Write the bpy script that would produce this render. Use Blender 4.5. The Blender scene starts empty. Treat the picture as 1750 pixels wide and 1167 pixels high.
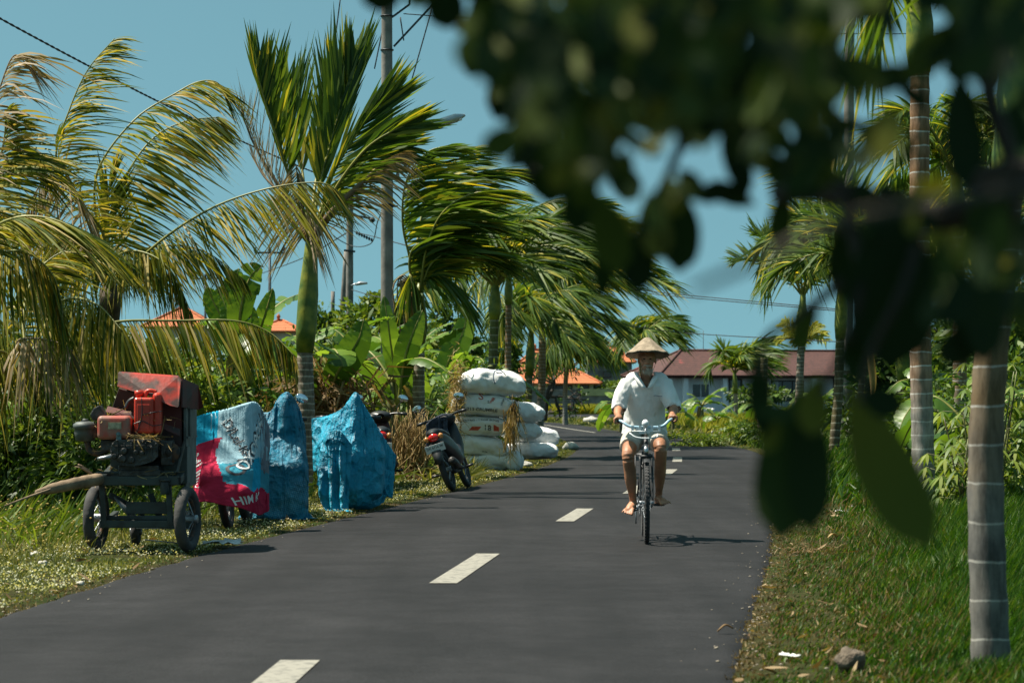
import bpy, bmesh, math, random
import numpy as np
from mathutils import Vector, Matrix, noise as mnoise

SC = bpy.context.scene
COL = SC.collection
rad = math.radians
rng = np.random.default_rng(7)
random.seed(7)

# ------------------------------------------------------------ camera, sky, sun, exposure
F = 85.0 / 36.0 * 1750.0
CAM_H = 1.24
PITCH = math.atan(96.5 / F)
cam_data = bpy.data.cameras.new('camera')
cam_data.lens = 85; cam_data.sensor_width = 36; cam_data.sensor_fit = 'HORIZONTAL'
cam_data.clip_start = 0.1; cam_data.clip_end = 4000
cam_data.dof.use_dof = True; cam_data.dof.focus_distance = 26.0; cam_data.dof.aperture_fstop = 5.6
cam = bpy.data.objects.new('camera', cam_data); COL.objects.link(cam)
cam.location = (0, 0, CAM_H); cam.rotation_euler = (math.pi / 2 + PITCH, 0, 0)
SC.camera = cam

SUN_DIR = Vector((-0.78, 0.13, 1.55)).normalized()       # towards the sun
world = bpy.data.worlds.new('World'); SC.world = world; world.use_nodes = True
wn = world.node_tree; wn.nodes.clear()
sky = wn.nodes.new('ShaderNodeTexSky'); sky.sky_type = 'NISHITA'; sky.sun_disc = False
sky.sun_elevation = math.asin(SUN_DIR.z)
sky.sun_rotation = math.atan2(SUN_DIR.x, SUN_DIR.y)
sky.air_density = 0.8; sky.dust_density = 0.6; sky.ozone_density = 3.0
tint = wn.nodes.new('ShaderNodeMix'); tint.data_type = 'RGBA'; tint.blend_type = 'MULTIPLY'
tint.inputs[0].default_value = 1.0
tint.inputs[7].default_value = (0.77, 1.0, 0.66, 1)
bg = wn.nodes.new('ShaderNodeBackground'); bg.inputs[1].default_value = 0.104
wo = wn.nodes.new('ShaderNodeOutputWorld')
wtc = wn.nodes.new('ShaderNodeTexCoord'); wma = wn.nodes.new('ShaderNodeVectorMath'); wma.operation = 'ADD'; wma.inputs[1].default_value = (0, 0, 0.27)
wnm = wn.nodes.new('ShaderNodeVectorMath'); wnm.operation = 'NORMALIZE'     # lift the look-up so that the horizon keeps the deeper blue of clean air
wn.links.new(wtc.outputs['Generated'], wma.inputs[0]); wn.links.new(wma.outputs[0], wnm.inputs[0]); wn.links.new(wnm.outputs[0], sky.inputs['Vector'])
wn.links.new(sky.outputs[0], tint.inputs[6]); wn.links.new(tint.outputs[2], bg.inputs[0]); wn.links.new(bg.outputs[0], wo.inputs[0])

sd = bpy.data.lights.new('sun', 'SUN'); sd.energy = 5.0; sd.angle = rad(0.55); sd.color = (1.0, 0.93, 0.80)
so = bpy.data.objects.new('sun', sd); COL.objects.link(so)
so.rotation_euler = (-SUN_DIR).to_track_quat('-Z', 'Y').to_euler(); so.location = (-20, 20, 40)

SC.view_settings.view_transform = 'Standard'; SC.view_settings.look = 'None'
SC.view_settings.exposure = 0.85; SC.view_settings.gamma = 1.0
SC.render.engine = 'CYCLES'
SC.cycles.max_bounces = 6; SC.cycles.diffuse_bounces = 3; SC.cycles.glossy_bounces = 2
SC.cycles.transmission_bounces = 4; SC.cycles.transparent_max_bounces = 6
SC.cycles.caustics_reflective = False; SC.cycles.caustics_refractive = False
SC.cycles.use_denoising = True
SC.cycles.sample_clamp_indirect = 4

# ------------------------------------------------------------ helpers
CP, SP = math.cos(PITCH), math.sin(PITCH)
def P(px, py, D):
    """world point that stands at distance D (world Y) on the line of sight of photo pixel px,py"""
    a = (px - 875.0) / F; b = (583.5 - py) / F
    d = np.array([a, CP - b * SP, SP + b * CP])
    return np.array([0, 0, CAM_H]) + d * (D / d[1])
def G(px, py):
    a = (px - 875.0) / F; b = (583.5 - py) / F
    d = np.array([a, CP - b * SP, SP + b * CP])
    return d * (-CAM_H / d[2]) * np.array([1, 1, 0])
def nrm(a):
    a = np.asarray(a, float)
    return a / (np.linalg.norm(a, axis=-1, keepdims=True) + 1e-12)
def V3(*a): return np.array(a, float)

def wloc(o):
    l = np.zeros(3)
    while o is not None:
        l = l + np.array(o.location); o = o.parent
    return l

class MB:
    """collects verts and faces, builds them as ONE mesh object"""
    def __init__(s): s.v = []; s.f = []; s.n = 0; s.mi = []; s.sm = []
    def add(s, v, faces, mat=0, smooth=True):
        v = np.asarray(v, float).reshape(-1, 3)
        if isinstance(faces, np.ndarray): faces = [faces]
        for fa in faces:
            fa = np.asarray(fa, int)
            if fa.size == 0: continue
            s.f.append(fa + s.n); s.mi.append(np.full(len(fa), mat)); s.sm.append(np.full(len(fa), smooth))
        s.v.append(v); s.n += len(v)
    def polys(s, v, polys, mat=0, smooth=False):
        v = np.asarray(v, float).reshape(-1, 3)
        by = {}
        for p in polys: by.setdefault(len(p), []).append(p)
        s.add(v, [np.array(x) for x in by.values()], mat, smooth)
    def build(s, name, mat, parent=None, origin=None, merge=False):
        me = bpy.data.meshes.new(name)
        v = np.concatenate(s.v) if s.v else np.zeros((0, 3))
        off = wloc(parent) if parent is not None else np.zeros(3)
        if origin is not None: off = np.asarray(origin, float)
        v = v - off
        me.vertices.add(len(v)); me.vertices.foreach_set('co', v.ravel())
        tot = np.concatenate([np.full(len(f), f.shape[1]) for f in s.f])
        loops = np.concatenate([f.ravel() for f in s.f])
        start = np.concatenate([[0], np.cumsum(tot)[:-1]])
        me.loops.add(len(loops)); me.loops.foreach_set('vertex_index', loops)
        me.polygons.add(len(tot)); me.polygons.foreach_set('loop_start', start); me.polygons.foreach_set('loop_total', tot)
        me.polygons.foreach_set('material_index', np.concatenate(s.mi).astype(int))
        me.polygons.foreach_set('use_smooth', np.concatenate(s.sm).astype(bool))
        for m in (mat if isinstance(mat, (list, tuple)) else [mat]): me.materials.append(m)
        me.update(calc_edges=True); me.validate()
        o = bpy.data.objects.new(name, me); COL.objects.link(o)
        if parent is not None: o.parent = parent
        elif origin is not None: o.location = Vector(off)
        return o

def tag(o, label=None, cat=None, group=None, kind=None):
    if label: o['label'] = label
    if cat: o['category'] = cat
    if group: o['group'] = group
    if kind: o['kind'] = kind
    return o
def thing(name, label, cat, loc, group=None):
    o = bpy.data.objects.new(name, None); COL.objects.link(o); o.empty_display_size = 0.1
    o.location = Vector(np.asarray(loc, float)); tag(o, label, cat, group); return o
def bevel(o, w=0.01, seg=2, ang=35):
    m = o.modifiers.new('bevel', 'BEVEL'); m.width = w; m.segments = seg; m.limit_method = 'ANGLE'; m.angle_limit = rad(ang); return o

# geometry
def catmull(pts, n):
    pts = np.asarray(pts, float)
    if len(pts) == 2: return pts[0] + (pts[1] - pts[0]) * np.linspace(0, 1, n)[:, None]
    p = np.vstack([2 * pts[0] - pts[1], pts, 2 * pts[-1] - pts[-2]])
    t = np.linspace(0, len(pts) - 1 - 1e-9, n); i = t.astype(int); u = (t - i)[:, None]
    p0, p1, p2, p3 = p[i], p[i + 1], p[i + 2], p[i + 3]
    return .5 * ((2 * p1) + (-p0 + p2) * u + (2 * p0 - 5 * p1 + 4 * p2 - p3) * u ** 2 + (-p0 + 3 * p1 - 3 * p2 + p3) * u ** 3)
def tube(mb, pts, r, n=8, mat=0, cap=True, smooth=True, squash=None, up=None):
    pts = np.asarray(pts, float); k = len(pts)
    r = np.broadcast_to(np.asarray(r, float), (k,)) if np.ndim(r) <= 1 else r
    t = np.gradient(pts, axis=0); t = nrm(t)
    ref = V3(*up) if up is not None else (V3(0, 0, 1) if abs(t[:, 2]).mean() < .8 else V3(0, 1, 0))
    a = nrm(np.cross(t, ref)); b = np.cross(a, t)
    th = np.linspace(0, 2 * np.pi, n, endpoint=False)
    sx, sy = squash if squash else (1, 1)
    ring = pts[:, None, :] + (a[:, None, :] * np.cos(th)[None, :, None] * sx + b[:, None, :] * np.sin(th)[None, :, None] * sy) * r[:, None, None]
    v = ring.reshape(-1, 3)
    i = np.arange(k - 1)[:, None] * n; j = np.arange(n)[None, :]; j2 = (j + 1) % n
    q = np.stack([i + j, i + n + j, i + n + j2, i + j2], -1).reshape(-1, 4)
    fs = [q]
    if cap:
        c = np.vstack([pts[0], pts[-1]]); v = np.vstack([v, c])
        b0 = k * n; jj = np.arange(n)
        fs.append(np.stack([np.full(n, b0), jj, (jj + 1) % n], -1))
        fs.append(np.stack([np.full(n, b0 + 1), (k - 1) * n + (jj + 1) % n, (k - 1) * n + jj], -1))
    mb.add(v, fs, mat, smooth)
def capsule(mb, pts, r, n=12, mat=0, **k):
    """tube with rounded ends"""
    pts = np.asarray(pts, float); r = np.asarray(np.broadcast_to(r, (len(pts),)), float)
    t0 = nrm(pts[0] - pts[1]); t1 = nrm(pts[-1] - pts[-2])
    a = np.array([.25, .5, .75, .95]) * np.pi / 2
    h = [pts[0] + t0 * r[0] * math.sin(x) for x in a[::-1]]; hr = [max(r[0] * math.cos(x), 1e-4) for x in a[::-1]]
    e = [pts[-1] + t1 * r[-1] * math.sin(x) for x in a]; er = [max(r[-1] * math.cos(x), 1e-4) for x in a]
    tube(mb, np.vstack([h, pts, e]), np.concatenate([hr, r, er]), n, mat, True, **k)
def ellipsoid(mb, c, r, mat=0, nu=16, nv=10, rot=None, pert=0, seed=0):
    u = np.linspace(0, 2 * np.pi, nu, endpoint=False); w = np.linspace(-np.pi / 2, np.pi / 2, nv + 1)[1:-1]
    rings = [np.stack([np.cos(u) * math.cos(x), np.sin(u) * math.cos(x), np.full(nu, math.sin(x))], -1) for x in w]
    v = np.vstack(rings + [[[0, 0, -1]], [[0, 0, 1]]])
    if pert:
        v = v * np.array([1 + pert * mnoise.noise(Vector(p * 1.7 + seed)) for p in v])[:, None]
    v = v * np.asarray(r, float)
    if rot is not None: v = v @ np.array(rot).T
    v = v + np.asarray(c, float); k = len(w)
    i = np.arange(k - 1)[:, None] * nu; j = np.arange(nu)[None, :]; j2 = (j + 1) % nu
    q = np.stack([i + j, i + j2, i + nu + j2, i + nu + j], -1).reshape(-1, 4)
    jj = np.arange(nu); b0 = k * nu
    mb.add(v, [q, np.stack([np.full(nu, b0), (jj + 1) % nu, jj], -1), np.stack([np.full(nu, b0 + 1), (k - 1) * nu + jj, (k - 1) * nu + (jj + 1) % nu], -1)], mat)
BOXF = np.array([[0, 3, 2, 1], [4, 5, 6, 7], [0, 1, 5, 4], [1, 2, 6, 5], [2, 3, 7, 6], [3, 0, 4, 7]])
def box(mb, c, s, rot=None, mat=0, taper=1.0):
    sx, sy, sz = np.asarray(s, float) / 2
    v = np.array([[-sx, -sy, -sz], [sx, -sy, -sz], [sx, sy, -sz], [-sx, sy, -sz], [-sx * taper, -sy * taper, sz], [sx * taper, -sy * taper, sz], [sx * taper, sy * taper, sz], [-sx * taper, sy * taper, sz]])
    if rot is not None: v = v @ np.array(rot).T
    mb.add(v + np.asarray(c, float), BOXF, mat, False)
def bar(mb, a, b, w, h=None, mat=0):
    a = np.asarray(a, float); b = np.asarray(b, float); h = h or w
    d = b - a; L = np.linalg.norm(d); d = d / L
    ref = V3(0, 0, 1) if abs(d[2]) < .9 else V3(0, 1, 0)
    x = nrm(np.cross(d, ref)); z = np.cross(x, d)
    box(mb, (a + b) / 2, (w, L, h), np.stack([x, d, z], 1), mat)
def grid(mb, pts, mat=0, closed_u=False, smooth=True):
    pts = np.asarray(pts, float); a, b = pts.shape[:2]
    i = np.arange(a - 1)[:, None]; j = np.arange(b if closed_u else b - 1)[None, :]; j2 = (j + 1) % b
    mb.add(pts.reshape(-1, 3), np.stack([i * b + j, i * b + j2, (i + 1) * b + j2, (i + 1) * b + j], -1).reshape(-1, 4), mat, smooth)
def rotz(a): c, s = math.cos(a), math.sin(a); return np.array([[c, -s, 0], [s, c, 0], [0, 0, 1.]])
def roty(a): c, s = math.cos(a), math.sin(a); return np.array([[c, 0, s], [0, 1, 0], [-s, 0, c]])
def rotx(a): c, s = math.cos(a), math.sin(a); return np.array([[1, 0, 0], [0, c, -s], [0, s, c.real]])
def torus(mb, c, axis, R, r, n=32, m=10, mat=0, sq=1.0):
    axis = nrm(axis); ref = V3(0, 0, 1) if abs(axis[2]) < .9 else V3(1, 0, 0)
    a = nrm(np.cross(axis, ref)); b = np.cross(axis, a)
    th = np.linspace(0, 2 * np.pi, n, endpoint=False); ph = np.linspace(0, 2 * np.pi, m, endpoint=False)
    rd = a * np.cos(th)[:, None] + b * np.sin(th)[:, None]
    v = np.asarray(c) + rd[:, None, :] * (R + r * np.cos(ph) * sq)[None, :, None] + axis * (r * np.sin(ph))[None, :, None]
    i = np.arange(n)[:, None]; j = np.arange(m)[None, :]
    mb.add(v.reshape(-1, 3), np.stack([i * m + j, ((i + 1) % n) * m + j, ((i + 1) % n) * m + (j + 1) % m, i * m + (j + 1) % m], -1).reshape(-1, 4), mat)
def strips(mb, p0, d, L, w, g, wdir=None, mat=0, k=4, prof=None, side=None):
    """leaflets: p0,d (n,3); L,w (n,); g (n,3) = bend vector at the tip per length"""
    n = len(p0); s = np.linspace(0, 1, k + 1)
    pos = p0[:, None, :] + L[:, None, None] * (d[:, None, :] * s[None, :, None] + g[:, None, :] * (s ** 2)[None, :, None])
    tn = nrm(d[:, None, :] + 2 * g[:, None, :] * s[None, :, None])
    sd_ = nrm(np.cross(tn, side[:, None, :]))
    pr = np.interp(s, [0, .15, .5, .85, 1], [.35, .9, 1, .55, .04]) if prof is None else np.asarray(prof)
    hw = (w[:, None] * pr[None, :] * .5)[..., None]
    v = np.stack([pos - sd_ * hw, pos + sd_ * hw], 2).reshape(n, -1, 3)
    m = 2 * (k + 1); i = (np.arange(n) * m)[:, None]; j = (np.arange(k) * 2)[None, :]
    q = np.stack([i + j, i + j + 1, i + j + 3, i + j + 2], -1).reshape(-1, 4)
    mb.add(v.reshape(-1, 3), q, mat, True)

# ------------------------------------------------------------ materials
MATS = {}
def mat_new(name):
    m = bpy.data.materials.new(name); m.use_nodes = True; MATS[name] = m
    return m, m.node_tree, m.node_tree.nodes, m.node_tree.links, m.node_tree.nodes['Principled BSDF']
def c4(c): return (c[0], c[1], c[2], 1)
def simple(name, col, rough=.6, metal=0, var=.25, scale=8, spec=.5, bump=0, col2=None, detail=4, coat=0, thr=None, bscale=None):
    m, nt, N, Lk, b = mat_new(name)
    b.inputs['Roughness'].default_value = rough; b.inputs['Metallic'].default_value = metal
    b.inputs['Specular IOR Level'].default_value = spec; b.inputs['Coat Weight'].default_value = coat
    tc = N.new('ShaderNodeTexCoord'); nz = N.new('ShaderNodeTexNoise'); nz.inputs['Scale'].default_value = scale; nz.inputs['Detail'].default_value = detail
    Lk.new(tc.outputs['Object'], nz.inputs['Vector'])
    rp = N.new('ShaderNodeValToRGB'); c2 = col2 or tuple(x * (1 - var) for x in col); c1 = col if col2 else tuple(min(1, x * (1 + var)) for x in col)
    lo, hi = thr if thr else (.35, .65)
    rp.color_ramp.elements[0].position = lo; rp.color_ramp.elements[1].position = hi
    rp.color_ramp.elements[0].color = c4(c2); rp.color_ramp.elements[1].color = c4(c1)
    Lk.new(nz.outputs[0], rp.inputs[0]); Lk.new(rp.outputs[0], b.inputs['Base Color'])
    if bump:
        nb = N.new('ShaderNodeTexNoise'); nb.inputs['Scale'].default_value = bscale or scale * 3; nb.inputs['Detail'].default_value = 5
        Lk.new(tc.outputs['Object'], nb.inputs['Vector'])
        bp = N.new('ShaderNodeBump'); bp.inputs['Strength'].default_value = bump; bp.inputs['Distance'].default_value = .02
        Lk.new(nb.outputs[0], bp.inputs['Height']); Lk.new(bp.outputs[0], b.inputs['Normal'])
    return m
def leafmat(name, stops, trans=.35, rough=.42, spec=.4, nscale=1.5, namp=.5, gain=1.0):
    """colour from a ramp by a random value per leaf; part of the light passes through"""
    m, nt, N, Lk, b = mat_new(name)
    geo = N.new('ShaderNodeNewGeometry'); rp = N.new('ShaderNodeValToRGB'); el = rp.color_ramp.elements
    while len(el) < len(stops): el.new(.5)
    for e, (p, c) in zip(el, stops): e.position = p; e.color = c4([min(.8, q_ * gain) for q_ in c])
    tc = N.new('ShaderNodeTexCoord'); nz = N.new('ShaderNodeTexNoise'); nz.inputs['Scale'].default_value = nscale
    Lk.new(tc.outputs['Object'], nz.inputs['Vector'])
    ma = N.new('ShaderNodeMath'); ma.operation = 'MULTIPLY_ADD'; ma.inputs[1].default_value = namp * 2; ma.inputs[2].default_value = -namp
    Lk.new(nz.outputs[0], ma.inputs[0])
    ad = N.new('ShaderNodeMath'); ad.operation = 'ADD'; ad.use_clamp = True
    Lk.new(ma.outputs[0], ad.inputs[0]); Lk.new(geo.outputs['Random Per Island'], ad.inputs[1])
    Lk.new(ad.outputs[0], rp.inputs[0])
    Lk.new(rp.outputs[0], b.inputs['Base Color'])
    b.inputs['Roughness'].default_value = rough; b.inputs['Specular IOR Level'].default_value = spec
    tr = N.new('ShaderNodeBsdfTranslucent'); mx = N.new('ShaderNodeMixShader'); mx.inputs[0].default_value = trans
    hs = N.new('ShaderNodeMix'); hs.data_type = 'RGBA'; hs.blend_type = 'MULTIPLY'; hs.inputs[0].default_value = 1; hs.inputs[7].default_value = (1.6, 1.45, .55, 1)
    Lk.new(rp.outputs[0], hs.inputs[6]); Lk.new(hs.outputs[2], tr.inputs[0])
    out = N['Material Output']
    Lk.new(b.outputs[0], mx.inputs[1]); Lk.new(tr.outputs[0], mx.inputs[2]); Lk.new(mx.outputs[0], out.inputs[0])
    return m

M_areca = leafmat('areca leaflets', [(0, (.018, .042, .008)), (.45, (.045, .085, .012)), (.8, (.10, .14, .018)), (1, (.34, .28, .03))], .42, .5, .28, .8, .3, 1.65)
M_coco = leafmat('coconut leaflets', [(0, (.025, .05, .008)), (.35, (.07, .10, .012)), (.6, (.20, .20, .022)), (.8, (.36, .29, .045)), (1, (.42, .33, .17))], .38, .58, .2, 1.1, .3, 1.25)
M_cocodry = leafmat('dry coconut leaflets', [(0, (.09, .085, .03)), (.3, (.25, .19, .09)), (.7, (.36, .27, .17)), (1, (.48, .38, .28))], .25, .6, .3, 1.1, .2)
M_banana = leafmat('banana blades', [(0, (.04, .10, .014)), (.5, (.095, .19, .024)), (1, (.20, .32, .05))], .42, .38, .45, 1.2, .35)
M_bananadry = leafmat('dry banana blades', [(0, (.12, .07, .03)), (.5, (.22, .14, .07)), (1, (.34, .25, .14))], .2, .7, .2)
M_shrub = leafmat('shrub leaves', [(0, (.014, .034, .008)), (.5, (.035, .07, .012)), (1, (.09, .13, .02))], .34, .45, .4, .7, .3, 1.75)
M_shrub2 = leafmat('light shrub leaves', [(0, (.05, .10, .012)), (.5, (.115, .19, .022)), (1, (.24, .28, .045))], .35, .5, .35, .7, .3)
M_grass = leafmat('grass blades', [(0, (.008, .03, .002)), (.5, (.024, .075, .004)), (.85, (.055, .12, .008)), (1, (.12, .15, .03))], .35, .5, .3, .9, .3, 1.35)
M_grassL = leafmat('verge blades', [(0, (.06, .08, .02)), (.4, (.14, .17, .035)), (.75, (.26, .26, .07)), (1, (.42, .36, .17))], .3, .55, .3, .8, .35)
M_dryg = leafmat('dry grass blades', [(0, (.08, .055, .022)), (.5, (.17, .115, .05)), (1, (.34, .25, .13))], .2, .7, .2)
M_petal = leafmat('small pale flowers', [(0, (.5, .5, .3)), (1, (.75, .73, .55))], .3, .6, .2)
M_petaly = leafmat('yellow seed heads', [(0, (.42, .35, .10)), (1, (.62, .5, .2))], .3, .6, .2)
M_rice = leafmat('rice', [(0, (.12, .16, .02)), (.5, (.30, .31, .03)), (1, (.48, .42, .06))], .3, .6, .2, .12, .3)
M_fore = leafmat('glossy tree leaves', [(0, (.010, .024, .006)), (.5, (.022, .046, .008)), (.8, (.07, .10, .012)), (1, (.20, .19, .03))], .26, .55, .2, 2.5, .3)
M_straw = leafmat('straw', [(0, (.16, .10, .035)), (.5, (.36, .25, .10)), (1, (.55, .43, .22))], .2, .6, .3)
M_bark = simple('coconut bark', (.13, .10, .075), .9, col2=(.035, .026, .02), scale=7, bump=.6)
M_twig = simple('twig bark', (.055, .042, .03), .8, col2=(.025, .02, .015), scale=20)
M_rachis = simple('frond midrib', (.30, .27, .06), .5, col2=(.14, .16, .03), scale=3)
M_rachisdry = simple('dry frond midrib', (.22, .15, .08), .7, col2=(.12, .08, .045), scale=3)
M_pseudo = simple('banana stem', (.17, .19, .06), .5, col2=(.07, .05, .025), scale=4)
M_shaft = simple('areca crownshaft', (.26, .27, .03), .45, col2=(.065, .12, .014), scale=5.5, thr=(.38, .68), detail=9, bump=.2)
M_shafty = simple('old yellow leaf sheath', (.5, .30, .03), .45, col2=(.22, .10, .03), scale=3, thr=(.4, .6))

def trunkmat(name, spacing, base1, base2, ring, band=.13, moss=None, mossz=None):
    m, nt, N, Lk, b = mat_new(name)
    b.inputs['Roughness'].default_value = .8; b.inputs['Specular IOR Level'].default_value = .25
    tc = N.new('ShaderNodeTexCoord'); sp = N.new('ShaderNodeSeparateXYZ'); Lk.new(tc.outputs['Object'], sp.inputs[0])
    nz = N.new('ShaderNodeTexNoise'); nz.inputs['Scale'].default_value = 5; nz.inputs['Detail'].default_value = 5; Lk.new(tc.outputs['Object'], nz.inputs['Vector'])
    d = N.new('ShaderNodeMath'); d.operation = 'MULTIPLY_ADD'; d.inputs[1].default_value = .05; Lk.new(nz.outputs[0], d.inputs[0]); Lk.new(sp.outputs[2], d.inputs[2])
    dv = N.new('ShaderNodeMath'); dv.operation = 'DIVIDE'; dv.inputs[1].default_value = spacing; Lk.new(d.outputs[0], dv.inputs[0])
    fr = N.new('ShaderNodeMath'); fr.operation = 'FRACT'; Lk.new(dv.outputs[0], fr.inputs[0])
    rp = N.new('ShaderNodeValToRGB'); e = rp.color_ramp.elements
    e[0].position = 0; e[0].color = (1, 1, 1, 1); e[1].position = band; e[1].color = (0, 0, 0, 1)
    x = e.new(band * .55); x.color = (1, 1, 1, 1); x = e.new(.97); x.color = (.15, .15, .15, 1); 
    Lk.new(fr.outputs[0], rp.inputs[0])
    n2 = N.new('ShaderNodeTexNoise'); n2.inputs['Scale'].default_value = 2.6; n2.inputs['Detail'].default_value = 6; n2.inputs['Roughness'].default_value = .65; Lk.new(tc.outputs['Object'], n2.inputs['Vector'])
    r2 = N.new('ShaderNodeValToRGB'); r2.color_ramp.elements[0].position = .38; r2.color_ramp.elements[1].position = .62
    r2.color_ramp.elements[0].color = c4(base1); r2.color_ramp.elements[1].color = c4(base2); Lk.new(n2.outputs[0], r2.inputs[0])
    mp3 = N.new('ShaderNodeMapping'); mp3.inputs['Scale'].default_value = (1, 1, .22); Lk.new(tc.outputs['Object'], mp3.inputs[0])
    n3 = N.new('ShaderNodeTexNoise'); n3.inputs['Scale'].default_value = 22; n3.inputs['Detail'].default_value = 7; n3.inputs['Roughness'].default_value = .7; Lk.new(mp3.outputs[0], n3.inputs['Vector'])
    r3 = N.new('ShaderNodeValToRGB'); r3.color_ramp.elements[0].position = .34; r3.color_ramp.elements[1].position = .6; r3.color_ramp.elements[0].color = (.38, .36, .33, 1); r3.color_ramp.elements[1].color = (1.12, 1.12, 1.1, 1); Lk.new(n3.outputs[0], r3.inputs[0])
    basec = r2.outputs[0]
    if moss:
        mr = N.new('ShaderNodeMapRange'); mr.inputs[1].default_value = mossz[0]; mr.inputs[2].default_value = mossz[1]
        ad = N.new('ShaderNodeMath'); ad.operation = 'MULTIPLY_ADD'; ad.inputs[1].default_value = 1.2; ad.inputs[2].default_value = -.6; Lk.new(n2.outputs[0], ad.inputs[0])
        a2 = N.new('ShaderNodeMath'); a2.operation = 'ADD'; Lk.new(sp.outputs[2], a2.inputs[0]); Lk.new(ad.outputs[0], a2.inputs[1]); Lk.new(a2.outputs[0], mr.inputs[0])
        mm = N.new('ShaderNodeMix'); mm.data_type = 'RGBA'; Lk.new(mr.outputs[0], mm.inputs[0]); Lk.new(basec, mm.inputs[6]); mm.inputs[7].default_value = c4(moss); basec = mm.outputs[2]
    ml_ = N.new('ShaderNodeMix'); ml_.data_type = 'RGBA'; ml_.blend_type = 'MULTIPLY'; ml_.inputs[0].default_value = .8; Lk.new(basec, ml_.inputs[6]); Lk.new(r3.outputs[0], ml_.inputs[7])
    rf = N.new('ShaderNodeMath'); rf.operation = 'MULTIPLY'; rq = N.new('ShaderNodeMapRange'); rq.inputs[1].default_value = .35; rq.inputs[2].default_value = .55; rq.inputs[3].default_value = .35; Lk.new(n3.outputs[0], rq.inputs[0]); Lk.new(rp.outputs[0], rf.inputs[0]); Lk.new(rq.outputs[0], rf.inputs[1])
    mx = N.new('ShaderNodeMix'); mx.data_type = 'RGBA'; Lk.new(rf.outputs[0], mx.inputs[0]); Lk.new(ml_.outputs[2], mx.inputs[6]); mx.inputs[7].default_value = c4(ring)
    Lk.new(mx.outputs[2], b.inputs['Base Color'])
    bp = N.new('ShaderNodeBump'); bp.inputs['Strength'].default_value = .5; bp.inputs['Distance'].default_value = .01
    Lk.new(n3.outputs[0], bp.inputs['Height']); Lk.new(bp.outputs[0], b.inputs['Normal'])
    return m
M_trunkA = trunkmat('brown ringed trunk', .085, (.13, .10, .075), (.27, .22, .165), (.50, .45, .37), .25)
M_trunkG = trunkmat('grey ringed trunk', .105, (.17, .165, .15), (.28, .26, .23), (.42, .40, .36), .16, (.22, .13, .05), (1.0, 1.6))
M_trunkN = trunkmat('near grey trunk', .175, (.085, .083, .08), (.20, .19, .17), (.40, .38, .34), .07, (.15, .10, .05), (.75, 1.25))
M_trunkP = trunkmat('pale patched trunk', .13, (.20, .19, .17), (.33, .31, .28), (.55, .53, .48), .13, (.24, .13, .06), (1.0, 1.7))
M_trunkM = trunkmat('mossy ringed trunk', .15, (.10, .08, .05), (.15, .12, .05), (.36, .34, .26), .2, (.12, .13, .03), (1.6, 2.6))
# ============================================================ THE SETTING
LEFT = np.array([(-4.1, -6), (-3.9, 2), (-3.4, 7), (-3.15, 10.5), (-2.93, 13.8), (-2.48, 19.3), (-1.5, 27), (.05, 39), (1.0, 49), (1.5, 57), (1.65, 65), (1.4, 76), (.5, 90), (-1.6, 112), (-6, 135), (-14, 150)])
RIGHT = np.array([(-.6, -6), (0, 2), (.5, 6.5), (.95, 10.5), (1.45, 14.5), (2.2, 20.5), (3.2, 30), (4.4, 41), (5.3, 50), (5.7, 58), (5.65, 66), (5.5, 75), (5.1, 82), (4.0, 91), (2.9, 114), (1.0, 128), (-4, 145), (-12, 158)])
def edge_resample(E, n=420):
    # equal parameter by distance along the road, denser near
    s = np.concatenate([[0], np.cumsum(np.linalg.norm(np.diff(E, axis=0), axis=1))])
    c = catmull(E, 3000); sc = np.concatenate([[0], np.cumsum(np.linalg.norm(np.diff(c, axis=0), axis=1))]); sc /= sc[-1]
    u = np.linspace(0, 1, n) ** 1.35
    return np.stack([np.interp(u, sc, c[:, 0]), np.interp(u, sc, c[:, 1])], 1)
eL = edge_resample(LEFT); eR = edge_resample(RIGHT)
def xl(y): return np.interp(y, eL[:, 1], eL[:, 0])
def xr(y): return np.interp(y, eR[:, 1], eR[:, 0])

# asphalt
m, nt, N, Lk, b = mat_new('worn asphalt'); M_asph = m
tc = N.new('ShaderNodeTexCoord')
def NZ(scale, detail=4, rough=.5, vec=None, sc3=None):
    n = N.new('ShaderNodeTexNoise'); n.inputs['Scale'].default_value = scale; n.inputs['Detail'].default_value = detail; n.inputs['Roughness'].default_value = rough
    if sc3:
        mp = N.new('ShaderNodeMapping'); mp.inputs['Scale'].default_value = sc3; Lk.new(tc.outputs['Object'], mp.inputs[0]); Lk.new(mp.outputs[0], n.inputs['Vector'])
    else: Lk.new(tc.outputs['Object'], n.inputs['Vector'])
    return n.outputs[0]
def RAMP(src, stops):
    r = N.new('ShaderNodeValToRGB'); el = r.color_ramp.elements
    while len(el) < len(stops): el.new(.5)
    for e, (p, c) in zip(el, stops): e.position = p; e.color = c4(c) if not np.isscalar(c) else (c, c, c, 1)
    Lk.new(src, r.inputs[0]); return r.outputs[0]
def MIX(mode, fac, a, b_):
    x = N.new('ShaderNodeMix'); x.data_type = 'RGBA'; x.blend_type = mode
    if np.isscalar(fac): x.inputs[0].default_value = fac
    else: Lk.new(fac, x.inputs[0])
    for k, v in ((6, a), (7, b_)):
        if isinstance(v, tuple): x.inputs[k].default_value = c4(v)
        else: Lk.new(v, x.inputs[k])
    return x.outputs[2]
big = RAMP(NZ(.35, 5, .6), [(.3, (.0105, .0102, .0110)), (.7, (.021, .0203, .0215))])
lane = RAMP(NZ(1, 3, .5, sc3=(2.2, .12, 1)), [(.35, .74), (.65, 1.2)])
grit = RAMP(NZ(160, 2, .6), [(.35, .5), (.55, 1.0), (.72, 2.6)])
patch = RAMP(NZ(2.3, 8, .75), [(.40, .78), (.6, 1.18)])
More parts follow.
